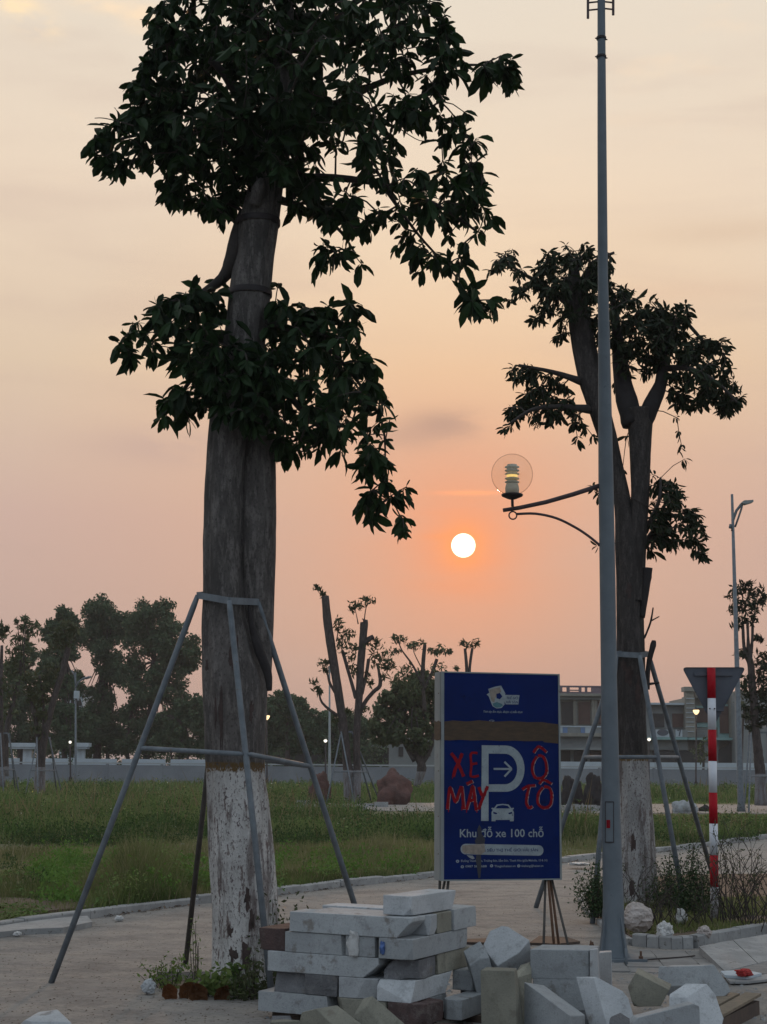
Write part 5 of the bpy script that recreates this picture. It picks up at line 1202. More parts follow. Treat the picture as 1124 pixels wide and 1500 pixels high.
b = MB(); b.prism([P(124, 993, 104), P(133, 990, 104), P(133, 992, 104), P(125, 995, 104)], (0, .4, 0)); b.build('lamp_head', 'white_metal', t); b = MB(); brect(b, 108, 1012, 116, 1023, 103.7, .3); b.build('control_box', 'b_white', t)
t, top = post('street_lamp', 'thin grey street lamp pole behind the pruned tree with two stubs', 483, 96, 985, .10, .045, 'white_metal', 'street lamps beyond the field')
b = MB(); b.tube([top, top + Vector((0, 0, .4))], .09, 8); b.build('lamp_head', 'white_metal', t)
def lantern(label, px, d, pbase, pc, r_px, gm, group, heart=True, pole=True):
    base = PX(px, d, 0); t_ = thing('lantern_post', label, 'street lamp', base, group); c = P(px, pc, d); r_ = r_px * d / F
    if pole:
        MB().tube([base, base + Vector((0, 0, .5)), base + Vector((0, 0, .6)), c + Vector((0, 0, -r_))], [.14, .12, .06, .05], 10).build('pole', 'dark_metal', t_, True)
    prof = [(.15 * r_, -1.1 * r_), (.6 * r_, -.7 * r_), (.95 * r_, -.1 * r_), (1.0 * r_, .25 * r_), (.9 * r_, .45 * r_)] if heart else [(.1 * r_, -r_), (.7 * r_, -.7 * r_), (r_, 0), (.7 * r_, .7 * r_), (.1 * r_, r_)]
    MB().lathe(prof, c, 14).build('lantern_glass', gm, t_, True)
    MB().lathe([(1.02 * r_, .46 * r_), (.5 * r_, .8 * r_), (.1 * r_, 1.2 * r_), (.05 * r_, 1.6 * r_)], c, 12).build('lantern_cap', 'dark_metal', t_, True)
lg = 'small lit lanterns beyond the field'
lantern('dark lantern post with a warm heart-shaped glass just left of the striped pole', 1020, 112, 1145, 1042, 4.6, 'glow_warm', lg)
lantern('lit lantern peeking out right of the big whitewashed trunk', 391, 112, 1145, 1050, 4.3, 'glow_warm', lg)
lantern('small bright white lamp beside the slender street lamp at left', 103, 112, 1145, 1087, 2.2, 'glow_white', lg, False)
lantern('small round white lamp left of the pruned tree with two stubs', 477, 112, 1145, 1085, 2.6, 'glow_white', lg, False)
lantern('round lamp seen between the frame leg and trunk behind the lamp pole', 951, 108, 1145, 1083, 2.6, 'glow_white', lg, False)
# ------------------------------------------------------------------ tall lamp pole
DP = 12.95
base = PX(899, DP, 0); lp = thing('lamp_pole', 'tall grey tapered pole with a clear globe lamp on a curved side arm', 'street lamp', base)
rows = [(1388, 884, 915), (1330, 884, 914), (1200, 882, 909), (1000, 880.5, 904), (850, 878.5, 902), (700, 876.5, 899), (500, 876, 894), (400, 875.5, 891), (200, 875, 889), (0, 875, 887), (-120, 875, 886)]
pts_, rad_ = [], []
for py, l, r_ in rows:
    pts_.append(P((l + r_) / 2, py, DP)); rad_.append((r_ - l) / 2 * DP / F)
n = 12; V = []
b = MB(); b.tube(pts_, rad_, n); b.build('shaft', 'pole', lp, True)
# base: flared gussets, plate, bolts
c = PX(899, DP, .012)
b = MB()
for k in range(4):
    a = R(38 + 90 * k); u = Vector((math.cos(a), math.sin(a), 0)); v = Vector((-u.y, u.x, 0)) * .006
    b.prism([c + u * .08 - v, c + u * .165 - v, c + u * .150 - v + Vector((0, 0, .03)), c + u * .085 - v + Vector((0, 0, .36))], v * 2)
b.build('gusset', 'pole', lp)
b = MB(); ca, sa = math.cos(R(12)), math.sin(R(12)); h = .21
b.prism([c + Vector((x * ca - y * sa, x * sa + y * ca, -.006)) for x, y in ((-h, -h), (h, -h), (h, h), (-h, h))], (0, 0, .022)); b.build('base_plate', 'pole', lp)
for sx, sy in ((-1, -1), (1, -1), (1, 1), (-1, 1)):
    q = c + Vector((sx * .17 * ca - sy * .17 * sa, sx * .17 * sa + sy * .17 * ca, 0)); MB().lathe([(.018, .0165), (.018, .035), (.009, .036), (.009, .075)], q, 8).build('anchor_bolt', 'rust', lp)
b = MB(); b.lathe([(.135, .017), (.12, .05), (.095, .22), (.084, .40)], c - Vector((0, 0, .0)), 12, False, False); b.build('base_skirt', 'pole', lp, True)
# access door and sticker
rr_ = .088
def on_pole(px, py, off=.003):
    k = np.interp(py, [q[0] for q in reversed(rows)], range(len(rows))[::-1]) if False else None
    l = np.interp(-py, [-q[0] for q in rows], [q[1] for q in rows]); r_ = np.interp(-py, [-q[0] for q in rows], [q[2] for q in rows]); cx = (l + r_) / 2; rad = (r_ - l) / 2
    s = max(-.98, min(.98, (px - cx) / rad)); return P(px, py, DP - math.sqrt(1 - s * s) * rad * DP / F - off)
b = MB()
def patch(b_, x0, y0, x1, y1, off, nx=4, ny=2):
    vs_ = [on_pole(x0 + (x1 - x0) * i / nx, y0 + (y1 - y0) * j / ny, off) for j in range(ny + 1) for i in range(nx + 1)]
    b_.add(vs_, [(j * (nx + 1) + i, (j + 1) * (nx + 1) + i, (j + 1) * (nx + 1) + i + 1, j * (nx + 1) + i + 1) for j in range(ny) for i in range(nx)])
patch(b, 887.0, 1176, 899, 1233, .006, 5, 3); recalc(b.build('access_door', 'pole', lp))
b = MB()
for seg in ((886.4, 1175, 887.4, 1234), (898.6, 1175, 899.6, 1234), (886.4, 1174, 899.6, 1175.3), (886.4, 1233, 899.6, 1234.3)): patch(b, *seg, .008, 2, 2)
b.build('door_seam', 'dark_metal', lp)
b = MB(); patch(b, 888.5, 1201, 894, 1213, .010, 3, 1); b.build('sticker', 'red_paint', lp)
# arm, ring, globe
Da = DP - .0
b = MB(); b.tube([P(737, 747.5, Da), P(760, 744, Da), P(800, 735.5, Da), P(840, 724, Da), P(880, 711, Da)], [.017, .018, .019, .020, .021], 12); b.build('arm', 'arm', lp, True)
b = MB(); b.tube(smooth_path([P(757, 753, Da), P(785, 752.5, Da), P(815, 759, Da), P(842, 772, Da), P(862, 785, Da), P(879, 799, Da)], [.0095, .0105, .0115, .0125, .013, .0135])[0], .0115, 10); b.build('lower_arm', 'arm', lp, True)
b = MB(); c = P(751.5, 755, Da); b.tube([c + Vector((.033 * math.cos(a), 0, .033 * math.sin(a))) for a in np.linspace(0, 2 * math.pi, 25)], .0065, 8, False); b.build('ring', 'arm', lp, True)
cg = P(750.3, 695, Da); rg = 31 * Da / F
b = MB(); b.tube([P(751, 742, Da), P(750.6, 728, Da)], .0125, 10); b.build('stem', 'arm', lp, True)
b = MB(); b.lathe([(.03, -.215), (.055, -.205), (.088, -.190), (.094, -.178), (.088, -.170), (.07, -.166)], cg, 24); b.build('lamp_collar', 'dark_metal', lp, True)
def sphere_prof(r_, a0=-66, a1=89.5, k=22): return [(r_ * math.cos(R(a)), r_ * math.sin(R(a))) for a in np.linspace(a0, a1, k)]
b = MB(); o_p = sphere_prof(rg); i_p = sphere_prof(rg - .0035)
b.lathe(o_p + [(.0005, rg)], cg, 40, False, True)
gl = b.build('globe', 'glass', lp, True)
b = MB(); zz = -.165; b.lathe([(.058, zz), (.060, -.12), (.052, -.085), (.05, -.08)], cg, 20); b.build('lamp_socket', 'insulator', lp, True)
for k, zz in enumerate((-.075, -.045, -.005, .025, .055)):
    b = MB(); b.lathe([(.050, zz), (.064, zz + .006), (.060, zz + .013), (.046, zz + .017)], cg, 20); b.build('diffuser_ring', 'insulator', lp, True)
b = MB(); b.lathe([(.046, -.026), (.048, -.006)], cg, 20); b.build('bulb', 'glow_bulb', lp, True)  # lamp is unlit: this glowing band paints the sun's warm glint
b = MB(); b.lathe([(.043, -.058), (.043, .085), (.02, .09)], cg, 20); b.build('lamp_core', 'insulator', lp, True)
# brackets near the top of the frame
b = MB()
for s, xb in ((-1, 862), (1, 900)):
    for yy in (3, 14 if s < 0 else 13): b.tube([P(881, yy - 1, DP), P(xb, yy + 1, DP)], .008, 6)
b.build('bracket_rung', 'arm', lp)
for xb, y1 in ((861.5, 27), (898.5, 22)):
    b = MB(); b.tube([P(xb, y1, DP), P(xb, -60, DP)], .012, 8); b.build('bracket_bar', 'arm', lp)
b = MB()
for yy in (56, 83):
    l = P(874, yy, DP); r_ = P(888, yy, DP); c = (l + r_) / 2; rad = (r_ - l).length / 2 * 1.0; b.lathe([(rad, -.012), (rad * 1.06, -.008), (rad * 1.06, .008), (rad, .012)], c, 16, False, False)
    b.tube([P(872, yy, DP - .02), P(877, yy, DP - .03)], .006, 6); b.tube([P(886, yy + 2, DP - .02), P(890, yy + 2, DP - .02)], .006, 6)
b.build('clamp', 'dark_metal', lp)

# ------------------------------------------------------------------ blue sign board
yaw = R(14); SW, SH, SD = 1.05, 1.822, .20
ux = Vector((math.cos(yaw), math.sin(yaw), 0)); uy = Vector((-math.sin(yaw), math.cos(yaw), 0)); uz = Vector((0, 0, 1))
bl = P(650.5, 1288.5, 13.15)          # lower left corner of the printed face
tr_ = P(822.3, 990, 13.40)
SW = ((P(820.5, 1289.5, 13.40) - bl).dot(ux)); SH = (P(652, 985.5, 13.15) - bl).z
sg = thing('sign_board', 'blue parking sign board with white P, car, arrow and red hand-painted words', 'sign', Vector((bl.x, bl.y, 0)) + ux * SW / 2)
def SF(u, v, off=0.0): return bl + ux * (u * SW) + uz * (v * SH) - uy * off
def SX(X, Y, off): return SF((X - 126) / 712.0, (1370 - Y) / 1260.0, off)     # from the enlarged crop of the photograph
def quad(name, m, pts, off0=None): return recalc(MB().prism(pts, uy * .0006).build(name, m, sg))
b = MB(); b.prism([SF(0, 0) + uy * .001, SF(1, 0) + uy * .001, SF(1, 1) + uy * .001, SF(0, 1) + uy * .001], uy * (SD - .02)); b.build('board', 'blue', sg)
b = MB()
e_ = .007
def fr(u0, v0, u1, v1):
    a = SF(u0, v0, .004); c = SF(u1, v0, .004); dd = SF(u1, v1, .004); ee = SF(u0, v1, .004); b.prism([a, c, dd, ee], uy * SD)
w_ = .010 / SW; hh_ = .012 / SH
fr(-.026, -hh_, -.001, 1 + hh_); fr(1.0005, -hh_, 1 + .016, 1 + hh_); fr(-.0005, 1.0005, 1.0, 1 + hh_); fr(-.0005, -hh_, 1.0, -.0005)
b.build('frame', 'white_metal', sg)
b = MB(); b.prism([SF(-.027, -.004, 0) + uy * .02, SF(-.027, -.004, 0) + uy * .188, SF(-.027, 1.004, 0) + uy * .188, SF(-.027, 1.004, 0) + uy * .02], -ux * .003); b.build('side_panel', 'white_metal', sg)
for vv in (.12, .3, .52, .72, .9):
    p = SF(-.031, vv) + uy * .06; MB().lathe([(.004, -.004), (.004, .004)], p, 6).build('rivet', 'rust', sg)
b = MB(); b.prism([SF(-.0, 1, .0) + uy * .02, SF(1, 1, 0) + uy * .02, SF(1, 1.0075, 0) + uy * .02, SF(0, 1.0075, 0) + uy * .02], uy * .17); b.build('top_panel', 'white_metal', sg)
# printed shapes
quad('logo_mark', 'print', [SX(x, y, .0012) for x, y in [(398, 205), (440, 190), (478, 182), (492, 208), (505, 230), (498, 262), (500, 300), (480, 322), (450, 326), (425, 312), (412, 280), (400, 250), (388, 240), (405, 228)]])
quad('logo_mark', 'print_beige', [SX(x, y, .0020) for x, y in [(405, 210), (440, 198), (470, 192), (480, 215), (462, 240), (440, 262), (436, 290), (418, 280), (410, 245)]])
quad('logo_mark', 'print_teal', [SX(x, y, .0020) for x, y in [(424, 296), (452, 286), (482, 296), (490, 306), (474, 318), (450, 321), (432, 312)]])
quad('logo_mark', 'blue', [SX(x, y, .0026) for x, y in [(448, 236), (470, 228), (486, 250), (470, 268), (450, 262)]])
quad('logo_ribbon', 'print', [SX(x, y, .0012) for x, y in [(502, 240), (594, 240), (590, 262), (586, 298), (506, 299), (496, 270)]])
quad('brown_smear', 'brown_paint', [SX(x, y, .0016) for x, y in [(127, 412), (180, 404), (260, 410), (340, 401), (440, 408), (540, 402), (640, 408), (735, 406), (790, 414), (836, 418), (837, 470), (836, 540), (800, 536), (745, 532), (740, 524), (640, 527), (560, 524), (470, 528), (380, 523), (300, 527), (220, 523), (160, 528), (127, 526)]])
b = MB(); b.prism([SF(-.0285, (1370 - y) / 1260.0, 0) + uy * q for y, q in ((415, .0), (405, .06), (412, .12), (402, .19), (520, .19), (528, .1), (522, .0))], -ux * .004); b.build('brown_smear', 'brown_paint', sg)
quad('letter_p', 'print', [SX(x, y, .0012) for x, y in [(352, 1018), (398, 1018), (400, 842)] + [(500 + 0, 842)] + [(510 + 112 * math.sin(a), 698 - 144 * math.cos(a)) for a in np.linspace(math.pi * .98, .02, 22)] + [(500, 554), (356, 554)]] ) if False else None
# the P as stem plus bowl so its hole stays open
quad('letter_p', 'print', [SX(x, y, .0012) for x, y in [(352, 1018), (397.5, 1018), (399, 606), (399, 555), (357, 555)]])
N_ = 24; outer = [(399, 555)] + [(505 + 117 * math.sin(a), 697.5 - 142.5 * math.cos(a)) for a in np.linspace(0, math.pi, N_)] + [(399, 840)]
inner = [(399, 606)] + [(500 + 76 * math.sin(a), 700 - 94 * math.cos(a)) for a in np.linspace(0, math.pi, N_)] + [(399, 795)]
vs_ = [SX(x, y, .0012) for x, y in outer] + [SX(x, y, .0012) for x, y in inner]; k = len(outer)
b = MB(); b.add(vs_, [(i, i + k, i + k + 1, i + 1) for i in range(k - 1)]); recalc(b.build('letter_p', 'print', sg))
def stroke(b_, pts, w, off, seed=0, ragged=.15, closed=False):
    "flat painted stroke along crop points"
    pts = [Vector((x, y, 0)) for x, y in pts]; P2, _ = smooth_path(pts, [w] * len(pts), 5); L_, R_ = [], []
    for i, p in enumerate(P2):
        t = (P2[min(i + 1, len(P2) - 1)] - P2[max(i - 1, 0)]).normalized(); nrm = Vector((-t.y, t.x, 0)); ww = w / 2 * (1 + ragged * noise.noise(Vector((i * .9, seed, 0))) * 2)
        L_.append(p + nrm * ww); R_.append(p - nrm * ww)
    vs2 = [SX(p.x, p.y, off) for p in L_] + [SX(p.x, p.y, off) for p in R_]; k2 = len(L_)
    b_.add(vs2, [(i, i + 1, i + 1 + k2, i + k2) for i in range(k2 - 1)])
b = MB(); stroke(b, [(430, 700), (540, 700)], 12, .0013, ragged=0); stroke(b, [(497, 656), (520, 678), (542, 700)], 12, .0017, ragged=0); stroke(b, [(542, 700), (520, 722), (497, 747)], 12, .0021, ragged=0); recalc(b.build('arrow', 'print', sg))
quad('car_pictogram', 'print', [SX(x, y, .0012) for x, y in [(416, 1020), (416, 965), (424, 950), (415, 944), (418, 938), (432, 940), (448, 918), (485, 914), (522, 918), (538, 940), (552, 938), (555, 944), (546, 950), (554, 965), (553, 1020), (530, 1021), (528, 1012), (442, 1012), (440, 1020)]])
for poly_ in ([(440, 942), (454, 926), (485, 921), (516, 926), (530, 942)], [(426, 962), (452, 970), (446, 978), (428, 974)], [(544, 962), (518, 970), (524, 978), (542, 974)]):
    quad('car_window' if len(poly_) == 5 else 'car_light', 'blue', [SX(x, y, .0020) for x, y in poly_])
# pill
quad('text_pill', 'print', [SX(x, y, .0012) for x, y in [(258 + 32 * math.cos(a), 1188 - 32 * math.sin(a)) for a in np.linspace(math.pi / 2, 1.5 * math.pi, 10)] + [(706 + 30 * math.cos(a), 1199 - 32 * math.sin(a)) for a in np.linspace(-math.pi / 2, math.pi / 2, 10)]])
quad('tape_patch', 'print_beige', [SX(x, y, .0022) for x, y in [(236, 1166), (372, 1156), (376, 1205), (350, 1222), (250, 1214), (236, 1200)]])
quad('torn_tape', 'white_metal', [SX(x, y, .0030) for x, y in [(262, 1224), (300, 1228), (312, 1244), (300, 1250), (280, 1240)]])
quad('dark_stain', 'grime', [SX(x, y, .0034) for x, y in [(340, 1040), (352, 1060), (356, 1095), (376, 1130), (372, 1155), (318, 1156), (312, 1138), (330, 1110), (328, 1070)]])
quad('dark_stain', 'grime', [SX(x, y, .0034) for x, y in [(322, 1224), (350, 1224), (352, 1290), (346, 1360), (334, 1364), (326, 1300), (318, 1250)]])
def font_part(name, txt, X, Y, hpx, wpx, m, off=.0014, shear=0):
    cu = bpy.data.curves.new(name, 'FONT'); cu.body = txt; cu.size = 1.0; cu.offset = .012; cu.shear = shear; cu.resolution_u = 2
    tmp = bpy.data.objects.new('tmp', cu); C.objects.link(tmp); dg = bpy.context.evaluated_depsgraph_get(); me = bpy.data.meshes.new_from_object(tmp.evaluated_get(dg)); C.objects.unlink(tmp); bpy.data.objects.remove(tmp)
    co = np.array([v.co[:] for v in me.vertices])
    x0, x1 = co[:, 0].min(), co[:, 0].max(); s = wpx / (x1 - x0)
    hs_ = hpx / .72
    V_ = [SX(X + (c_[0] - x0) * s, Y - c_[1] * hs_, off) for c_ in co]
    loc = parent_loc(sg)
    for v, q in zip(me.vertices, V_): v.co = q - loc
    me.name = name; me.materials.clear(); return link(name, me, m, sg)
font_part('lettering', 'Khu đỗ xe 100 chỗ', 222, 1116, 50, 516, 'print')
font_part('lettering', 'NHÀ HÀNG SIÊU THỊ THẾ GIỚI HẢI SẢN', 246, 1204, 17, 456, 'blue', .0018)
font_part('lettering', 'Đường Thanh Niên, Trường Sơn, Sầm Sơn, Thanh Hóa (giữa Melodia, 15 & 16)', 228, 1265, 13, 532, 'print')
font_part('lettering', '0987 588 688', 255, 1298, 13, 130, 'print'); font_part('lettering', 'Thegioihaisan.vn', 432, 1298, 13, 130, 'print'); font_part('lettering', 'nhahang@haisan.vn', 598, 1298, 13, 136, 'print')
font_part('lettering', 'Tinh túy ẩm thực, đượm vị biển khơi', 368, 352, 13, 244, 'print', shear=.3)
font_part('lettering', 'THẾ GIỚI', 512, 266, 15, 74, 'blue', .0020, .15); font_part('lettering', 'HẢI SẢN', 508, 292, 16, 76, 'blue', .0020, .15)
font_part('lettering', 'Gi', 404, 408, 12, 30, 'print', .0013)
for X, Y in ((208, 1261), (237, 1294), (415, 1290), (582, 1292)):
    quad('contact_icon', 'print', [SX(X + 10 * math.cos(a), Y + 9 * math.sin(a), .0012) for a in np.linspace(0, 2 * math.pi, 12, endpoint=False)])
    quad('contact_icon', 'blue', [SX(X + 4 * math.cos(a), Y + 4 * math.sin(a), .0020) for a in np.linspace(0, 2 * math.pi, 4, endpoint=False)])
# red hand-painted words, with bare pale edges under them
words = [('painted_letter_x', [[(168, 606), (195, 640), (225, 700), (245, 748)], [(236, 606), (215, 660), (195, 700), (182, 750)]]),
         ('painted_letter_e', [[(330, 604), (290, 608), (292, 680), (290, 746), (338, 742)], [(292, 672), (328, 666)]]),
         ('painted_letter_m', [[(146, 948), (160, 820), (175, 850), (196, 902), (216, 850), (232, 812), (240, 880), (244, 948)]]),
         ('painted_letter_a', [[(262, 948), (282, 880), (300, 806), (312, 880), (322, 955)], [(270, 895), (320, 890)], [(262, 794), (300, 776)]]),
         ('painted_letter_y', [[(338, 812), (352, 850), (362, 868)], [(392, 806), (370, 860), (350, 910), (336, 948)]]),
         ('painted_letter_o', [[(700, 620), (676, 660), (670, 710), (690, 752), (730, 754), (758, 720), (756, 660), (736, 620), (706, 616)], [(678, 598), (712, 560), (760, 594)]]),
         ('painted_letter_t', [[(606, 826), (640, 806), (688, 800)], [(650, 806), (636, 860), (632, 910), (650, 938), (668, 928)]]),
         ('painted_letter_o', [[(736, 812), (708, 850), (704, 910), (740, 938), (780, 920), (790, 860), (776, 816), (742, 806)], [(712, 792), (740, 766), (790, 790)]])]
wid = {'painted_letter_x': 20, 'painted_letter_e': 15, 'painted_letter_m': 19, 'painted_letter_a': 19, 'painted_letter_y': 19, 'painted_letter_o': 17, 'painted_letter_t': 17}
for nm, st_ in words:
    b = MB()
    for i, s in enumerate(st_): stroke(b, [(x + 4, y + 2) for x, y in s], wid[nm] * .95, .0026 + i * .0003, i + 3, .2)
    u_ = recalc(b.build('paint_underlayer', 'pale_edge', sg)) if nm in ('painted_letter_m', 'painted_letter_a', 'painted_letter_o', 'painted_letter_t') else None
    b = MB()
    for i, s in enumerate(st_): stroke(b, s, wid[nm], .0040 + i * .0003, i + len(nm), .22)
    b.f = b.f; recalc(b.build(nm, 'red_paint', sg))
# drips
b = MB()
for x, y0, y1 in ((152, 940, 965), (176, 745, 762), (262, 946, 968), (325, 950, 968), (232, 930, 955), (640, 930, 945), (770, 925, 945)): stroke(b, [(x, y0), (x + 1, (y0 + y1) / 2), (x, y1)], 5, .0036, x)
recalc(b.build('paint_drip', 'red_paint', sg))
# legs of the sign
lz = SF(0, 0).z
for name, u_, q, foot in (('leg', .905, .03, PX(813, 13.25, 0)), ('leg', .955, .12, PX(820.5, 13.35, 0)), ('leg', .05, .03, PX(646, 13.15, 0)), ('leg', -.005, .10, PX(641, 13.25, 0))):
    top = SF(u_, 0) + uy * q + uz * .02; MB().tube([top, foot + Vector((0, 0, .0))], .0115, 8).build(name, 'rust' if u_ > .5 else 'pipe_dark', sg, True)
for u_, foot in ((.895, PX(796, 13.0, 0)), (.945, PX(838, 12.9, 0)), (.03, PX(628, 13.0, 0))):
    top = SF(u_, 0) + uy * .06 + uz * .01; MB().tube([top, foot], .0105, 8).build('brace', 'pipe_dark', sg, True)

# ------------------------------------------------------------------ striped pole with the back of a triangular sign
DT = 15.8; base = PX(1046.5, DT, .065); st = thing('striped_sign_pole', 'red and white striped pole carrying the plain grey back of a triangular traffic sign', 'traffic sign', base)
cols = [(978, 1023, 'red_band'), (1023, 1069, 'white_band'), (1069, 1115, 'red_band'), (1115, 1161, 'white_band'), (1161, 1206.5, 'red_band'), (1206.5, 1252.5, 'white_band'), (1252.5, 1299, 'red_band'), (1299, 1345, 'flaked')]
sx_ = lambda py: 1042 + (py - 978) * (1047 - 1042) / 340
for y0, y1, mm in cols:
    a = P(sx_(y0), y0, DT); c = P(sx_(y1), y1 , DT)
    if mm == 'flaked': c = base + Vector((0, 0, -.05))
    MB().tube([a, c + (a - c).normalized() * .001], .0405 if mm == 'flaked' else .042, 20).build('pole_band' if mm != 'flaked' else 'pole_foot', mm, st, True)
# plate lies behind the pole as seen from here: its back faces the camera
def rounded(pts, r_, k=6):
    out = []; n_ = len(pts)
    for i in range(n_):
        p = pts[i]; a = (pts[i - 1] - p).normalized(); c = (pts[(i + 1) % n_] - p).normalized()
        for j in range(k + 1):
            t = j / k; q = (p + a * r_) * (1 - t) ** 2 + p * 2 * t * (1 - t) + (p + c * r_) * t * t; out.append(q)
    return out
Dp = DT + .055
tri = [P(999, 977.5, Dp), P(1092.5, 977.5, Dp), P(1045.5, 1064, Dp)]
recalc(MB().prism(rounded(tri, .05), (0, .004, 0)).build('sign_plate', 'sign_grey', st))
ctr_ = (tri[0] + tri[1] + tri[2]) / 3
rim_o = rounded(tri, .05); rim_i = [p + (ctr_ - p) * .07 for p in rim_o]
vs_ = [p + Vector((0, -.012, 0)) for p in rim_o] + [p + Vector((0, -.001, 0)) for p in rim_o] ; k = len(rim_o)
b = MB(); b.add(vs_ + [p + Vector((0, -.012, 0)) + (ctr_ - p) * .012 for p in rim_o], [(i, (i + 1) % k, (i + 1) % k + k, i + k) for i in range(k)] + [(i, (i + 1) % k, (i + 1) % k + 2 * k, i + 2 * k) for i in range(k)]); recalc(b.build('rim', 'sign_grey', st))
for y_, x0, x1 in ((987, 1017, 1073), (1039, 1032, 1060)):
    a = P(x0, y_, Dp - .01); c = P(x1, y_, Dp - .01); b = MB(); b.prism([a + Vector((0, -.012, -.02)), c + Vector((0, -.012, -.02)), c + Vector((0, -.012, .02)), a + Vector((0, -.012, .02))], (0, .02, 0)); b.build('bracket', 'sign_grey', st)
for x_, y_ in ((1040, 1038), (1047, 1038)): p = P(x_, y_, DT - .045); MB().lathe([(.008, -.006), (.008, .006)], p, 6).build('bolt', 'dark_metal', st)
# ------------------------------------------------------------------ stone blocks
def rough_block(name, verts_hull, m, label, seed=0, chips=2, rough=.004, group=None, origin=None, cuts=None, bev=.0035, chipsize=.03):
    "a convex stone: hull of points, broken corners, bevelled arrises, slightly uneven faces"
    rnd = random.Random(seed); bm = bmesh.new()
    for v in verts_hull: bm.verts.new(v)
    r_ = bmesh.ops.convex_hull(bm, input=bm.verts)
    bad = [g for g in r_['geom_interior'] + r_['geom_unused'] if isinstance(g, bmesh.types.BMVert)]
    if bad: bmesh.ops.delete(bm, geom=list(set(bad)), context='VERTS')
    bmesh.ops.dissolve_limit(bm, angle_limit=R(3), verts=bm.verts, edges=bm.edges)
    bm.verts.ensure_lookup_table(); cen = sum((v.co for v in bm.verts), Vector()) / len(bm.verts)
    cs__ = [v.co.copy() for v in bm.verts]
    planes = list(cuts or [])
    for _ in range(chips):
        c = rnd.choice(cs__); d_ = (c - cen).normalized(); d_ = (d_ + Vector((rnd.uniform(-.5, .5), rnd.uniform(-.5, .5), rnd.uniform(-.5, .5)))).normalized()
        planes.append((c - d_ * rnd.uniform(.35, 1) * chipsize, d_))
    for co, no in planes:
        g = bmesh.ops.bisect_plane(bm, geom=bm.verts[:] + bm.edges[:] + bm.faces[:], plane_co=co, plane_no=no, clear_outer=True)
        ed = [x_ for x_ in g['geom_cut'] if isinstance(x_, bmesh.types.BMEdge)]
        if ed:
            try: bmesh.ops.edgeloop_fill(bm, edges=ed)
            except Exception: pass
    bmesh.ops.bevel(bm, geom=bm.edges[:], offset=bev, segments=1, affect='EDGES', clamp_overlap=True)
    bmesh.ops.triangulate(bm, faces=[f for f in bm.faces if len(f.verts) > 4])
    bmesh.ops.subdivide_edges(bm, edges=[e for e in bm.edges if e.calc_length() > .09], cuts=2, use_grid_fill=True)
    for v in bm.verts:
        q = v.co * 9; v.co += Vector((noise.noise(q + Vector((seed, 0, 0))), noise.noise(q + Vector((0, seed, 9))), noise.noise(q + Vector((5, 0, seed))))) * rough
    bmesh.ops.recalc_face_normals(bm, faces=bm.faces)
    zmin = min(v.co.z for v in bm.verts); org = Vector((cen.x, cen.y, zmin))
    for v in bm.verts: v.co -= org
    me = bpy.data.meshes.new(name); bm.to_mesh(me); bm.free(); o_ = link(name, me, m); o_.location = org
    tag(o_, label, 'stone block', group); return o_
# stack frame: corner nearest the camera
O = P(603, 1470, 9.42); O.z = 0
th_ = R(27); U = Vector((-math.cos(th_), math.sin(th_), 0)); V_ = Vector((math.sin(th_), math.cos(th_), 0))
SG = 'grey kerb stones stacked beside the tree'
cnt_ = [0]
def sb(a0, a1, b0, b1, z0, z1, m, label, cuts=None, chips=3, rot=0, rough=.0018, chipsize=.026):
    cnt_[0] += 1; g = .003
    c = [O + U * a + V_ * b__ + Vector((0, 0, z_)) for a in (a0 + g, a1 - g) for b__ in (b0 + g, b1 - g) for z_ in (z0 + .001, z1 - .001)]
    if rot:
        cc = sum(c, Vector()) / 8; mt = Matrix.Rotation(R(rot), 3, 'Z'); c = [cc + mt @ (p - cc) for p in c]
    return rough_block('stone_block', c, m, label, cnt_[0] * 3 + 1, chips, rough, SG, cuts=cuts, chipsize=chipsize)
Z = [.045, .165, .2875, .41, .5325, .655, .775]
# bearers under the stack
b = MB()
for bb_ in (.08, .52):
    p0 = O + U * -.30 + V_ * bb_; p1 = O + U * 1.0 + V_ * bb_; w = V_ * .09; b.prism([p0, p1, p1 + w, p0 + w], (0, 0, .044))
o = b.build('pallet', 'wood_dark'); rebase(o, O); tag(o, 'dark wooden bearers under the stack of kerb stones', 'pallet')
# layer E (bottom)
sb(.53, 1.06, .0, .22, Z[0], Z[1], 'stone', 'long pale block at the bottom left front corner of the stack')
sb(.165, .525, .0, .22, Z[0], Z[1], 'stone_olive', 'grey-brown block in the bottom row, behind the tilted olive slab')
sb(-.10, .155, -.02, .26, Z[0] + .0, Z[1], 'stone_red', 'dark reddish block in the bottom row at the front corner of the stack', rough=.010, chips=4)
sb(-.20, -.065, .27, .66, Z[0], Z[1], 'stone', 'pale block end at right of the bottom row, beside the reddish block')
sb(-.22, .0, .67, 1.02, Z[0] + .0, Z[1] + .0, 'stone_dark', 'rough dark block at the far right end of the bottom row', rough=.010, chips=4)
sb(.0, 1.0, .24, .44, Z[0], Z[1], 'stone', 'inner block of the bottom row, behind the front stones of the stack')
sb(.03, .98, .46, .66, Z[0], Z[1], 'stone', 'rear block of the bottom row, at the back of the stack')
# rubble pieces at the foot left
rough_block('stone_block', [PX(397, 9.45, 0), PX(430, 9.4, 0), PX(432, 9.75, 0), PX(397, 9.8, 0), PX(398, 9.5, .045), PX(428, 9.45, .05), PX(425, 9.75, .045), PX(399, 9.75, .04)], 'stone_dark', 'low rough dark lump under the bottom left corner of the stack', 77, 3, .01, SG)
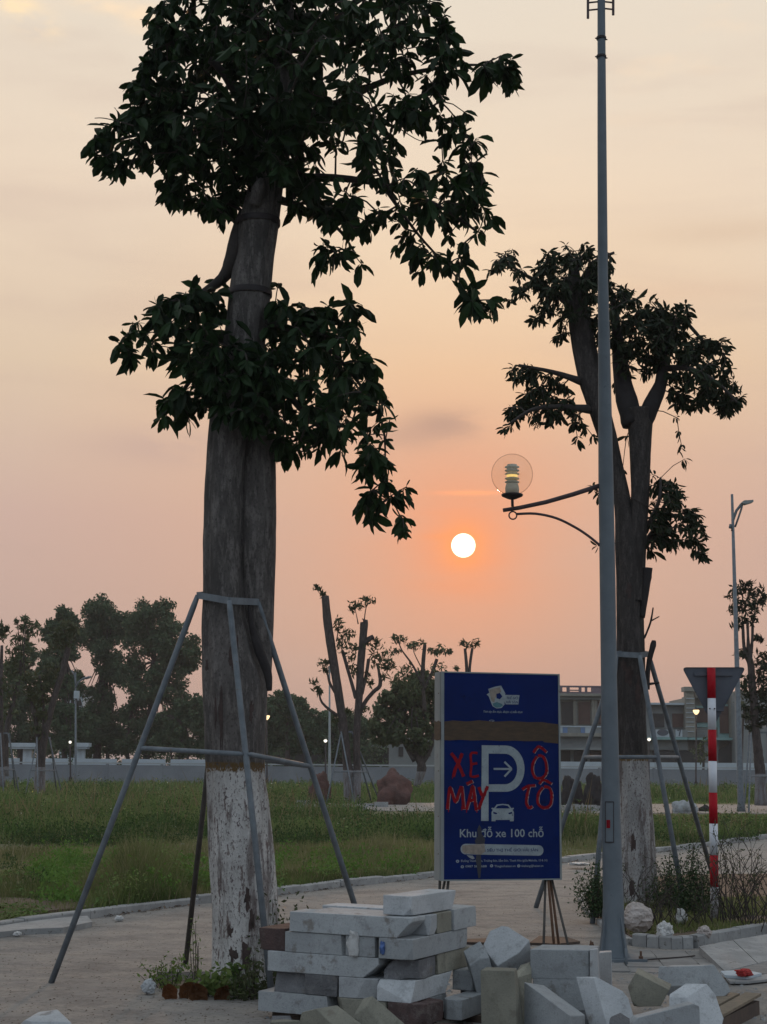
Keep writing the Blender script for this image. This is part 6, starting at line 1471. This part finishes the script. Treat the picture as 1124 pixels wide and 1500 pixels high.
# layer D: headers
sb(.735, .965, .01, .62, Z[1], Z[2], 'stone_dark', 'weathered block at the left end of the second row from the bottom', rough=.008)
sb(.50, .730, .0, .62, Z[1], Z[2], 'stone_dark', 'darkest grey block, second from left in the second row from the bottom', rough=.007)
sb(.235, .495, .0, .62, Z[1], Z[2], 'stone_light', 'pale blue-grey block end in the middle of the second row from the bottom')
sb(.0, .23, -.01, .60, Z[1], Z[2], 'stone_light', 'bright pale block at the front corner of the second row, its side broken', cuts=[(O + V_ * .50 + Vector((0, 0, Z[1] + .02)), (V_ * .8 + Vector((0, 0, -.65))).normalized())])
sb(-.115, .03, .64, .93, Z[1] - .0, Z[2], 'stone', 'block jutting out at right with dark end and pale side, level with second row')
# layer C
k_ = O + U * .02 + Vector((0, 0, Z[2])); 
sb(.22, 1.0, .0, .22, Z[2], Z[3], 'stone', 'long block across the front of the third row, its lower right edge broken', cuts=[(O + U * .33 + Vector((0, 0, Z[2])), (-U * .6 + Vector((0, 0, -.8))).normalized())], chips=1)
sb(.0, .215, .05, .34, Z[2], Z[3] - .003, 'stone_dark', 'dark broken lump at the front corner of the third row', rough=.012, chips=4, chipsize=.05)
sb(.0, .22, .35, .86, Z[2], Z[3], 'stone_olive', 'pale olive block on the right side of the third row')
sb(.23, 1.0, .24, .62, Z[2], Z[3], 'stone', 'wide inner block of the third row hidden behind the long front block')
# layer B
sb(.88, 1.075, .02, .5, Z[3], Z[4] + .01, 'stone_red', 'rough reddish-brown block jutting out at the left of the fourth row', rough=.009, chips=3)
sb(.455, .875, .0, .22, Z[3], Z[4], 'stone', 'block in the fourth row with a plastic scrap hanging over its right end')
sb(.245, .45, .0, .4, Z[3], Z[4], 'stone', 'short block end in the middle of the fourth row')
sb(-.01, .22, -.01, .80, Z[3], Z[4], 'stone', 'long block on the right front corner of the fourth row')
sb(.26, .87, .41, .64, Z[3], Z[4], 'stone', 'rear block of the fourth row at the back of the stack')
# layer A
sb(-.0, .84, -.01, .20, Z[4], Z[5], 'stone', 'longest block across the front of the fifth row with a broken right end', cuts=[(O + U * .10 + Vector((0, 0, Z[4])), (-U * .7 + Vector((0, 0, -.7))).normalized())], chips=1)
sb(-.01, .16, .22, .34, Z[4], Z[5] - .002, 'stone_light', 'small square stone end just under the topmost block')
sb(-.01, .18, .345, .56, Z[4], Z[5], 'stone_olive', 'beige stone on the right side of the fifth row')
sb(-.02, .2, .565, .92, Z[4], Z[5] + .006, 'stone', 'block at the rear right of the fifth row with a rounded broken end')
sb(.22, .80, .22, .42, Z[4], Z[5] - .004, 'stone_light', 'pale slab top just behind the longest front block')
sb(.22, .86, .44, .64, Z[4], Z[5] + .004, 'stone_light', 'pale slab at the back left of the top of the stack')
sb(.35, .50, .66, .86, Z[4] + .0, Z[5] + .0, 'stone_light', 'small slab at the far back of the top of the stack')
sb(.02, .215, .06, .66, Z[5] + .004, Z[6], 'stone_light', 'topmost block, alone on the right of the stack', rot=-3, rough=.002)
# plastic scraps in the joints
def scrap(name, label, m, poly, d, seed, cat='litter'):
    bm = bmesh.new(); nx, ny = 9, 12; grid = []
    (x0, y0), (x1, y1) = poly
    for j in range(ny + 1):
        row = []
        for i in range(nx + 1):
            u_, v_ = i / nx, j / ny; wv = 1 - .45 * abs(v_ - .55) * 1.6 + .25 * noise.noise(Vector((v_ * 4, seed, 0)))
            px = (x0 + x1) / 2 + (u_ - .5) * (x1 - x0) * wv + 3 * noise.noise(Vector((v_ * 3, seed, 3))); py = y0 + (y1 - y0) * v_ + 3 * noise.noise(Vector((u_ * 3, seed, 8)))
            row.append(bm.verts.new(P(px, py, d - .012 - .028 * abs(noise.noise(Vector((u_ * 4, v_ * 5, seed)))) - .012 * math.sin(u_ * 3.14))))
        grid.append(row)
    for j in range(ny):
        for i in range(nx): bm.faces.new((grid[j][i], grid[j + 1][i], grid[j + 1][i + 1], grid[j][i + 1]))
    me = bpy.data.meshes.new(name); bm.to_mesh(me); bm.free(); o_ = link(name, me, m); o_.modifiers.new('thickness', 'SOLIDIFY').thickness = .0015
    p = P((x0 + x1) / 2, y1, d); rebase(o_, p); me.polygons.foreach_set('use_smooth', [True] * len(me.polygons)); return tag(o_, label, cat)
def on_front(px): # depth of the front face of the stack in this column
    lo, hi_ = -.2, 1.3
    for _ in range(30):
        m_ = (lo + hi_) / 2; p = O + U * m_ + Vector((0, 0, .5)) - EYE; x_ = 562 + F * p.dot(rt) / p.dot(fwd)
        if x_ > px: lo = m_
        else: hi_ = m_
    return (O + U * lo).y
scrap('plastic_bag', 'crumpled white plastic scrap hanging from the joint of the fourth row', 'plastic', ((508, 1364), (528, 1402)), on_front(518), 2)
scrap('blue_scrap', 'small blue and white plastic scrap wedged in a joint of the stack', 'blue_plastic', ((556, 1379), (565, 1398)), on_front(560), 5)

# loose stones
LG = 'loose blocks dumped around the stack'
def loose(pts, m, label, seed, chips=1, rough=.0025, cuts=None, bev=.0035, chipsize=.03):
    return rough_block('stone_block', pts, m, label, seed, chips, rough, LG, cuts=cuts, bev=bev, chipsize=chipsize)
def ext(front, vec): return front + [p + Vector(vec) for p in front]
Q = P
def facet(pxs, anchor, d, nrm):
    "a flat face seen through these picture corners, on the plane through anchor at depth d"
    n_ = Vector(nrm).normalized(); p0 = P(anchor[0], anchor[1], d); out = []
    for x, y in pxs:
        r_ = ray(x, y); out.append(EYE + r_ * ((p0 - EYE).dot(n_) / r_.dot(n_)))
    return out
# bottom left white corner piece
loose([PX(32, 9.25, 0), PX(104, 9.15, 0), PX(112, 9.45, 0), PX(30, 9.6, 0), Q(58, 1482, 9.45), Q(84, 1478.5, 9.45), Q(104, 1497, 9.2), Q(34, 1496, 9.25)], 'stone_light', 'white angular stone alone at the bottom left of the concrete', 201, 2)
loose([PX(440, 9.05, 0), PX(396, 9.1, 0), PX(440, 9.3, 0), PX(400, 9.35, 0), Q(396, 1497, 9.05), Q(440, 1495, 9.05), Q(425, 1493, 9.2), Q(398, 1494, 9.2)], 'stone_olive', 'flat stone just showing below the stack at left', 202, 1)
loose(ext(facet([(447, 1461), (492, 1470), (531, 1500), (489, 1503)], (470, 1475), 9.1, (.1, -.5, .86)), (-.06, .03, -.26)), 'stone_olive', 'wedge-shaped stone with a pale sloping top before the stack', 203, 1, .002)
loose(ext(facet([(552, 1447), (576, 1461), (603, 1504), (562, 1506), (537, 1474)], (560, 1475), 9.1, (.25, -.9, .4)), (-.075, .0, -.055)), 'stone_olive', 'olive slab tilted against the front of the stack', 204, 1, .002)
# upright block
loose([Q(704, 1421, 9.35), Q(754, 1422, 9.22), Q(756, 1431, 9.36), Q(757, 1418, 9.42), Q(712, 1416.5, 9.52), PX(706, 9.3, 0), PX(758, 9.12, 0), PX(770, 9.3, 0), PX(712, 9.5, 0)], 'stone_olive', 'upright olive-grey block standing on end right of the stack', 205, 0)
# slanted kerb piece
loose([Q(768, 1438, 9.35), Q(836, 1488, 8.95), Q(857, 1487, 9.15), Q(797, 1443, 9.5), PX(768, 9.3, 0), PX(836, 8.95, 0), PX(858, 9.15, 0), PX(790, 9.5, 0)], 'stone', 'dark kerb piece with a sloping pale edge beside the upright block', 206, 0)
# the two-high block
T0 = 9.75
def stackbox(x0, y0, x1, y1, d, th, m, label, seed, dz=0, rough=.002):
    a = Q(x0, y1, d); c = Q(x1, y0, d - .03); v = Vector((.10, th, 0))
    f = [Vector((a.x, d, a.z)), Vector((c.x, d - .03, a.z)), Vector((c.x, d - .03, c.z)), Vector((a.x, d, c.z))]
    return loose(ext(f, v), m, label, seed, 1, rough, chipsize=.015)
zb = Q(780, 1478, T0).z
stackbox(777, 1392, 863, 1433.5, T0, .26, 'stone', 'upper blue-grey block of the two-high pair behind the sloping kerb piece', 207)
stackbox(781, 1434.5, 862, 1479, T0, .26, 'stone', 'lower blue-grey block of the two-high pair behind the sloping kerb piece', 208)
loose([PX(781, T0, 0), PX(862, T0 - .03, 0), PX(866, T0 + .25, 0), PX(784, T0 + .25, 0), Q(781, 1480, T0), Q(862, 1480, T0 - .03), PX(866, T0 + .25, Q(862, 1480, T0).z), PX(784, T0 + .25, Q(781, 1480, T0).z)], 'stone_dark', 'bottom block hidden under the two-high pair', 209, 0)
loose([Q(864, 1391, T0 - .05), Q(875, 1390, T0), PX(864, T0 - .05, 0), PX(880, T0, 0), Q(866, 1388, T0 + .2), Q(876, 1388, T0 + .2), PX(868, T0 + .25, 0), PX(884, T0 + .25, 0)], 'stone_light', 'thin pale slab standing against the right of the two-high pair', 210, 0)
loose([Q(877, 1396, 10.2), Q(896, 1394, 10.1), Q(896, 1392, 10.35), Q(878, 1393, 10.4), PX(878, 10.15, 0), PX(897, 10.05, 0), PX(898, 10.35, 0), PX(880, 10.4, 0)], 'stone_light', 'small upright pale stone right behind the two-high pair', 211, 0)
# big pentagon and diamond
loose(ext(facet([(708, 1384), (718, 1363), (735, 1356), (744, 1357), (776, 1377), (760, 1396), (729, 1415), (712, 1394)], (735, 1385), 9.98, (-.35, -.72, .60)), (.05, .14, -.24)), 'stone_light', 'largest pale five-sided stone leaning behind the upright block', 212, 1, .002)
loose(ext(facet([(679, 1393), (703, 1378), (715, 1396), (688, 1415)], (697, 1395), 9.92, (-.35, -.55, .75)), (.07, .06, -.24)), 'stone', 'pointed grey stone between the stack and the large five-sided stone', 213, 1, .002)
loose([Q(756, 1424, 9.6), Q(779, 1408, 9.8), Q(778, 1426, 9.7), Q(758, 1432, 9.55), PX(756, 9.6, 0), PX(779, 9.7, 0), PX(760, 9.9, 0), PX(778, 9.95, 0), Q(764, 1412, 9.9)], 'stone_olive', 'small beige stone wedged behind the upright block', 214, 1)
# white slanted slab with dark end
loose(ext(facet([(869, 1428), (913, 1452), (921, 1462), (933, 1504), (891, 1508)], (895, 1470), 9.25, (.30, -.82, .48)), (-.09, .10, -.02)), 'stone_light', 'pale slanted slab with a sharp upper corner right of the two-high pair', 215, 1, .002)
loose([Q(893, 1484, 8.85), Q(908, 1481, 8.95), Q(922, 1490, 8.95), Q(916, 1500, 8.85), PX(893, 8.75, 0), PX(922, 8.8, 0), PX(898, 9.0, 0), PX(920, 9.05, 0)], 'stone_dark', 'little rough lump at the foot of the pale slanted slab', 216, 2, .008)
# olive wedge
loose(ext(facet([(920, 1446), (931, 1425), (981, 1450), (968, 1474), (928, 1475)], (950, 1455), 9.8, (-.12, -.97, .12)), (.045, .16, .012)), 'stone_olive', 'olive wedge stone with a pale upper edge in front of the paving tiles', 217, 1, .002)
# two-tone blue block
loose(ext(facet([(1025, 1415), (1047, 1413), (1067, 1441), (1078, 1470), (1053, 1471), (1022, 1444)], (1050, 1445), 10.15, (.25, -.92, .28)), (-.24, .12, -.02)), 'stone', 'big many-sided block with a dark blue-grey right face near the drop kerb', 218, 1, .002)
loose(ext(facet([(1036, 1441), (1049, 1457), (1061, 1492), (1057, 1506), (1024, 1508), (1021, 1472), (1007, 1461)], (1035, 1470), 9.4, (.35, -.85, .38)), (-.125, .02, -.0)), 'stone_light', 'pale rounded-off block in front of the many-sided block', 219, 1, .002)
loose(ext(facet([(934, 1491), (1016, 1470), (1025, 1474), (1027, 1525), (922, 1525), (926, 1500)], (980, 1485), 9.0, (.18, -.98, .08)), (-.015, .085, .0)), 'stone', 'long kerb piece with a pale top lying nearest the camera at right', 220, 1, .002)
# pallet and boards
def plank(t_, a, c, w, th, m='wood', name='plank'):
    v = (c - a).normalized(); n_ = Vector((-v.y, v.x, 0)).normalized() * w / 2; b_ = MB(); b_.prism([a - n_, c - n_, c + n_, a + n_], (0, 0, th)); return recalc(b_.build(name, m, t_))
pal = thing('pallet', 'broken wooden pallet end sticking out under the stones at right', 'pallet', G(1078, 1480))
p0 = G(1050, 1488, .09); p1 = G(1104, 1458, .11)
dv_ = (p1 - p0).normalized(); nv_ = Vector((-dv_.y, dv_.x, 0))
for k in range(3): plank(pal, p0 + nv_ * .125 * k - dv_ * .12, p1 + nv_ * .125 * k - dv_ * .05 * k, .10, .016)
for k in range(3): a = p0 + nv_ * (.125 * k - .01) - dv_ * .1; c = p1 + nv_ * (.125 * k - .01) - dv_ * (.04 + .05 * k); plank(pal, Vector((a.x, a.y, .0)), Vector((c.x, c.y, .0)), .075, .085, 'wood_dark', 'bearer')  # dark bearers fill the underside, shade below the planks put into their colour
def board(label, pts, z_, th, m, name='board'):
    poly_ = [G(x, y, z_) for x, y in pts]; b_ = MB(); b_.prism(poly_, (0, 0, th)); o_ = recalc(b_.build(name, m)); rebase(o_, Vector((poly_[0].x, poly_[0].y, z_))); return tag(o_, label, 'board', 'boards lying on the ground')
board('pale board lying under the red cloth scrap at right', [(1056, 1426), (1090, 1424), (1116, 1429), (1094, 1435), (1062, 1432)], .03, .018, 'b_white')
board('second pale board just below the one with the red scrap', [(1064, 1436), (1090, 1434), (1124, 1430), (1130, 1437), (1096, 1441), (1070, 1441)], .012, .016, 'kerb')
board('dark flat board on the ground under the sign legs', [(776, 1384), (815, 1386), (850, 1382), (832, 1376), (790, 1374)], .002, .02, 'wood_dark')
board('rusty flat strip on the ground behind the loose stones', [(672, 1383), (712, 1384), (770, 1380), (768, 1376), (700, 1378), (672, 1379)], .002, .02, 'wood_dark')
def rag(name, label, m, x0, x1, y0, y1, d, hz, seed, cat='litter', group=None, rough=.6):
    a = P(x0, y1, d); c = P(x1, y0, d); bm = bmesh.new(); bmesh.ops.create_icosphere(bm, subdivisions=4, radius=1)
    for v in bm.verts:
        q = v.co.copy(); k = 1 - .30 * rough + rough * .55 * (1 - 2.2 * abs(noise.noise(Vector((q.x * 2.2, q.y * 2.2, q.z * 3.5)) + Vector((seed, 2, 0))))) * .6 + rough * .5 * noise.noise(q * 1.6 + Vector((seed, 0, 0))) + rough * .16 * noise.noise(q * 4 + Vector((seed, 3, 0)))
        k += rough * .22 * (abs(noise.noise(q * 7 + Vector((seed, 9, 0)))) - .2)
        v.co = q * k; v.co.x *= (c.x - a.x) / 2; v.co.y *= (c.x - a.x) / 2.2; v.co.z = max((v.co.z * .5 + .5) * (c.z - hz), 0)
    me = bpy.data.meshes.new(name); bm.to_mesh(me); bm.free(); o_ = link(name, me, m); o_.location = ((a.x + c.x) / 2, d, hz); return tag(o_, label, cat, group)
rag('cloth_scrap', 'crumpled bright red cloth scrap on the pale board at right', 'red_cloth', 1076, 1103, 1419, 1429, G(1088, 1430, .05).y, .048, 3)
rag('sack', 'large crumpled pale sack at the foot of the tree behind the lamp pole', 'sack', 911, 956, 1322, 1362, 14.4, .065, 4, 'sack', rough=.35)
rag('plastic_bag', 'crumpled white plastic bag just behind the short kerb stones', 'plastic', 961, 987, 1350, 1370, 13.85, .065, 6, 'litter', 'white bags in the planting bed')
rag('plastic_bag', 'white bag in the planting bed to the right, near the striped pole', 'sack', 1022, 1042, 1356, 1370, 14.0, .065, 7, 'litter', 'white bags in the planting bed')
rag('plastic_bag', 'small white scrap among twigs behind the other bags', 'plastic', 990, 1006, 1331, 1345, 15.0, .065, 8, 'litter', 'white bags in the planting bed')
rag('rusty_lump', 'small rusty iron lump left of the lamp pole base', 'rust', 863, 871, 1377, 1388, 12.95, 0, 9, 'litter')
rag('paper_scrap', 'pale paper scrap on the concrete at the left edge', 'plastic', 20, 32, 1364, 1371, 14.3, 0, 10, 'litter', 'paper scraps lying about')
rag('paper_scrap', 'white stone chip at the left corner of the tree pit', 'stone_light', 208, 229, 1433, 1444, 10.85, -.005, 11, 'litter', 'paper scraps lying about')
rag('paper_scrap', 'white paper scrap by the field kerb left of the sign', 'plastic', 168, 182, 1341, 1345, 15.75, 0, 12, 'litter', 'paper scraps lying about')
for i, (x0, x1, y0, lab) in enumerate(((832, 862, 1264, 'torn white plastic strip along the kerb right of the sign'), (262, 272, 1236, 'white paper on the grass left of the whitewashed trunk'), (512, 528, 1266, 'white wrapper in the weeds left of the sign'), (195, 210, 1317, 'white scrap in the grass by the field kerb at left'), (555, 565, 1235, 'pale wrapper in the mown grass left of the sign'), (243, 252, 1227, 'small white cup in the grass near the left frame leg'))):
    g_p = G((x0 + x1) / 2, y0 + 4, .05); rag('paper_scrap', lab, 'plastic', x0, x1, y0 - 1, y0 + 4, g_p.y, .05, 30 + i, 'litter', 'paper scraps lying about')
# cable on the tiles
b = MB(); b.tube(smooth_path([G(915, 1388, .03), G(918, 1402, .018), G(940, 1406, .02), G(970, 1404, .018), G(1000, 1402, .018), G(1018, 1400, .02)], [.006] * 6)[0], .006, 6); o = b.build('cable', 'dark_metal', None, True); rebase(o, G(940, 1406)); tag(o, 'thin dark cable lying on the paving tiles from the lamp base', 'cable')
b = MB(); b.tube([PX(918, 12.6, 0), PX(917, 12.62, .13)], .011, 8); o = b.build('conduit_stub', 'pipe', None, True); rebase(o, PX(918, 12.6, 0)); tag(o, 'short grey pipe stub standing in front of the lamp base', 'pipe')

# ------------------------------------------------------------------ plants in the pit and the island
def bushy(name, label, cat, m, base, w, dpt, h, n, size, seed, stems=14, group=None, droop=0., cone=False, elong=.5, slim=False):
    rnd = np.random.default_rng(seed); t_ = thing(name, label, cat, base, group); b_ = MB(); V = []
    for k in range(stems):
        a = rnd.uniform(0, 6.28); q = rnd.uniform(0, 1) ** .6; hh = h * rnd.uniform(.6, 1.05) * (1 - .35 * q if not cone else 1 - .8 * q)
        f = Vector((math.cos(a) * q * w * .5, math.sin(a) * q * dpt * .5, 0)); s0 = base + f * .35; s1 = base + f * .8 + Vector((0, 0, hh * .55)); s2 = base + f * 1.05 + Vector((rnd.normal(0, .02), rnd.normal(0, .02), hh))
        b_.tube([s0, s1, s2], [.005, .0035, .0015], 4, False)
        m_ = n // stems
        for _ in range(m_):
            tt = rnd.uniform(.12, 1.0); c = (s0.lerp(s1, tt * 2) if tt < .5 else s1.lerp(s2, tt * 2 - 1)); sp = .035 + .10 * h * (0 if slim else 1)
            c = np.array(c) + rnd.normal(0, sp * .5, 3); u = rnd.normal(0, 1, 3); u[2] += .3 - droop; u /= np.linalg.norm(u); q2 = np.cross(u, rnd.normal(0, 1, 3)); q2 /= np.linalg.norm(q2); s = size * rnd.uniform(.5, 1.3)
            c[2] = max(c[2], base.z + .01)
            V.append([c - u * s, c + q2 * s * elong, c + u * s, c - q2 * s * elong])
    b_.build('stems', 'twig', t_)['kind'] = 'stuff'
    V = np.array(V); big_mesh('foliage', V.reshape(-1, 3), np.arange(len(V) * 4), 4, m, t_)['kind'] = 'stuff'; return t_
pg = 'weeds growing in the tree pit'
bushy('weed_clump', 'low green weeds at the left corner of the tree pit', 'plant', 'weed', PX(246, 11.2, -.05), .34, .5, .30, 420, .018, 1, 16, pg)
bushy('weed_clump', 'thin tall weed with pointed leaves beside the rear frame leg', 'plant', 'weed', PX(288, 11.6, -.05), .16, .16, .58, 110, .017, 2, 5, pg, elong=.25, slim=True)
bushy('weed_clump', 'broad-leaved green weeds hugging the front of the whitewashed trunk', 'plant', 'weed', PX(325, 10.85, -.05), .50, .4, .30, 420, .032, 3, 16, pg)
bushy('weed_clump', 'dark leafy weeds at the right foot of the whitewashed trunk', 'plant', 'leaf_mid', PX(372, 10.75, -.05), .42, .4, .34, 700, .022, 4, 18, pg)
bushy('weed_clump', 'tall green climber rising between the trunk and the stone stack', 'plant', 'leaf_mid', PX(400, 11.2, -.05), .34, .34, .80, 900, .022, 5, 16, pg)
# big dead leaves
bm = bmesh.new(); gr_ = []
for j in range(9):
    row = []
    for i in range(9):
        u_, v_ = j / 8, i / 8 - .5; wv = math.sin(math.pi * min(1, u_ * .93 + .05)) ** .6 * (1 + .25 * noise.noise(Vector((u_ * 5, 1 if v_ > 0 else 4, 0))))
        row.append(bm.verts.new((u_ * .24 + .02 * noise.noise(Vector((v_ * 6, u_ * 6, 2))), v_ * .20 * wv, .10 * (2 * v_) ** 2 * (.4 + u_) - .10 * u_ * u_ + .035 * noise.noise(Vector((u_ * 7, v_ * 8, 0))))))
    gr_.append(row)
for j in range(8):
    for i in range(8): bm.faces.new((gr_[j][i], gr_[j + 1][i], gr_[j + 1][i + 1], gr_[j][i + 1]))
dl_ = bpy.data.meshes.new('dead_leaf'); bm.to_mesh(dl_); bm.free(); dl_.materials.append(M['dead_leaf'])
for i, (px, d, z_, dx, dz_, tw_, lab) in enumerate(((254, 10.66, -.02, -.35, .7, .2, 'curled bright orange dead leaf, leftmost in the tree pit'), (268, 10.7, -.01, .5, .8, -.35, 'orange dead leaf standing beside the curled one in the pit'), (298, 10.62, -.03, -.45, .8, .15, 'broad brown dead leaf standing in the pit before the trunk'), (316, 10.64, -.01, .6, .7, .5, 'brown dead leaf nearest the trunk in the pit'))):
    o = bpy.data.objects.new('dead_leaf', dl_); C.objects.link(o)
    x_ = Vector((dx, .15, dz_)).normalized(); n_ = Vector((tw_, -1, .2)).normalized(); y_ = n_.cross(x_).normalized(); n_ = x_.cross(y_)
    o.matrix_world = Matrix.Translation(PX(px, d, z_)) @ Matrix(((x_.x, y_.x, n_.x), (x_.y, y_.y, n_.y), (x_.z, y_.z, n_.z))).to_4x4() @ Matrix.Scale(.52 if i != 2 else .62, 4)
    tag(o, lab, 'leaf', 'large dead leaves in the tree pit')
ig = 'shrubs in the planting bed'
bushy('cypress_shrub', 'feathery green shrub just left of the lamp pole', 'shrub', 'hedge', PX(876, 15.9, .06), .42, .4, .62, 2600, .016, 6, 34, ig)
bushy('cypress_shrub', 'feathery dark green shrub between the leaning frame leg and the striped pole', 'shrub', 'hedge', PX(1016, 16.4, .06), .46, .45, .86, 4200, .016, 7, 40, ig, cone=True)
bushy('cypress_shrub', 'feathery green shrub right of the whitewashed foot, behind the frame leg', 'shrub', 'hedge', PX(984, 16.8, .06), .46, .4, .72, 3400, .016, 8, 36, ig, cone=True)
def twiggy(label, base, w, h, nst, nl, seed, m='leaf_mid'):
    rnd = np.random.default_rng(seed); t_ = thing('twiggy_shrub', label, 'shrub', base, ig); b_ = MB(); V = []
    for k in range(nst):
        s = base + Vector((rnd.normal(0, w * .22), rnd.normal(0, w * .18), 0)); d_ = Vector((rnd.normal(0, .35), rnd.normal(0, .3), 1)).normalized(); p = s.copy(); hh = h * rnd.uniform(.55, 1.05); pts3 = [p.copy()]
        for j in range(6):
            d_ = (d_ + Vector((rnd.normal(0, .22), rnd.normal(0, .2), .05))).normalized(); p = p + d_ * hh / 6; pts3.append(p.copy())
            if j > 1 and rnd.uniform() < .9:
                e1 = (d_ + Vector((rnd.normal(0, .9), rnd.normal(0, .8), .1))).normalized(); q = p + e1 * hh * .22; b_.tube([p, p.lerp(q, .5) + Vector((0, 0, .01)), q], [.003, .0024, .0012], 4, False)
                for _ in range(nl):
                    c = np.array(p.lerp(q, rnd.uniform(.2, 1.1))) + rnd.normal(0, .012, 3); u = rnd.normal(0, 1, 3); u /= np.linalg.norm(u); q2 = np.cross(u, rnd.normal(0, 1, 3)); q2 /= np.linalg.norm(q2); s_ = .014 * rnd.uniform(.6, 1.3); V.append([c - u * s_, c + q2 * s_ * .55, c + u * s_, c - q2 * s_ * .55])
        b_.tube(pts3, [.0058, .0052, .0046, .004, .0033, .0025, .0014], 5, False)
    b_.build('stems', 'twig', t_)['kind'] = 'stuff'; V = np.array(V); big_mesh('foliage', V.reshape(-1, 3), np.arange(len(V) * 4), 4, m, t_)['kind'] = 'stuff'
twiggy('sparse twiggy shrub with few leaves at the foot of the tree behind the pole', PX(935, 14.6, .06), .55, .75, 16, 2, 11)
twiggy('low twiggy shrub in front of the leaning frame leg in the bed', PX(975, 14.9, .06), .8, .42, 16, 4, 12)
twiggy('tall twiggy shrub just right of the striped pole', PX(1072, 15.2, .06), .6, .88, 24, 3, 13)
twiggy('tall twiggy leafless shrub at the right edge of the bed', PX(1110, 14.9, .06), .7, .92, 28, 4, 14)
twiggy('low thorny shrub around the foot of the striped pole', PX(1042, 14.9, .06), .8, .40, 16, 4, 15)
# ground cover in the island
rnd = np.random.default_rng(51); n = 34000
px = rnd.uniform(846, 1330, n); d = rnd.uniform(13.0, 18.4, n); Pn = []
for i in range(n):
    p = PX(px[i], d[i], .065)
    if point_in([inset(q, .14) for q in isl] if i == 0 else isl_in, p.x, p.y) if i else True:
        if i == 0: isl_in = [inset(q, .14) for q in isl]
        else: Pn.append(tuple(p))
Pn = np.array(Pn); n = len(Pn); h = (.05 + .08 * np.clip(fnoise(Pn[:, 0], Pn[:, 1], 2.2, 3), -.4, 1)) * rnd.uniform(.4, 1.3, n); h = np.clip(h, .015, .2)
keep = fnoise(Pn[:, 0], Pn[:, 1], 3.1, 8) > -.35; Pn = Pn[keep]; h = h[keep]; n = len(Pn)
a = rnd.uniform(0, 6.28, n); w = rnd.uniform(.004, .009, n); V = np.zeros((n, 3, 3)); V[:, 0] = Pn + np.stack([-np.cos(a) * w, -np.sin(a) * w, 0 * a], 1); V[:, 1] = Pn + np.stack([np.cos(a) * w, np.sin(a) * w, 0 * a], 1); V[:, 2] = Pn + np.stack([rnd.normal(0, .03, n), rnd.normal(0, .03, n), h], 1)
o = big_mesh('bed_grass', V.reshape(-1, 3), np.arange(n * 3), 3, 'grass'); o['kind'] = 'stuff'; tag(o, 'low grass and weeds covering the planting bed inside the kerb', 'grass')
# ------------------------------------------------------------------ evening haze
hz_m = bpy.data.materials.new('thin_evening_haze'); hz_m.use_nodes = True; t_ = hz_m.node_tree; t_.nodes.clear()
v_ = t_.nodes.new('ShaderNodeVolumePrincipled'); v_.inputs['Color'].default_value = (.86, .84, .86, 1); v_.inputs['Density'].default_value = .0005; v_.inputs['Anisotropy'].default_value = .2
t_.links.new(v_.outputs[0], t_.nodes.new('ShaderNodeOutputMaterial').inputs['Volume'])
b = MB(); b.box((-905, -305, -1.2), (905, 1505, 26)); o = b.build('haze', hz_m); o['kind'] = 'stuff'
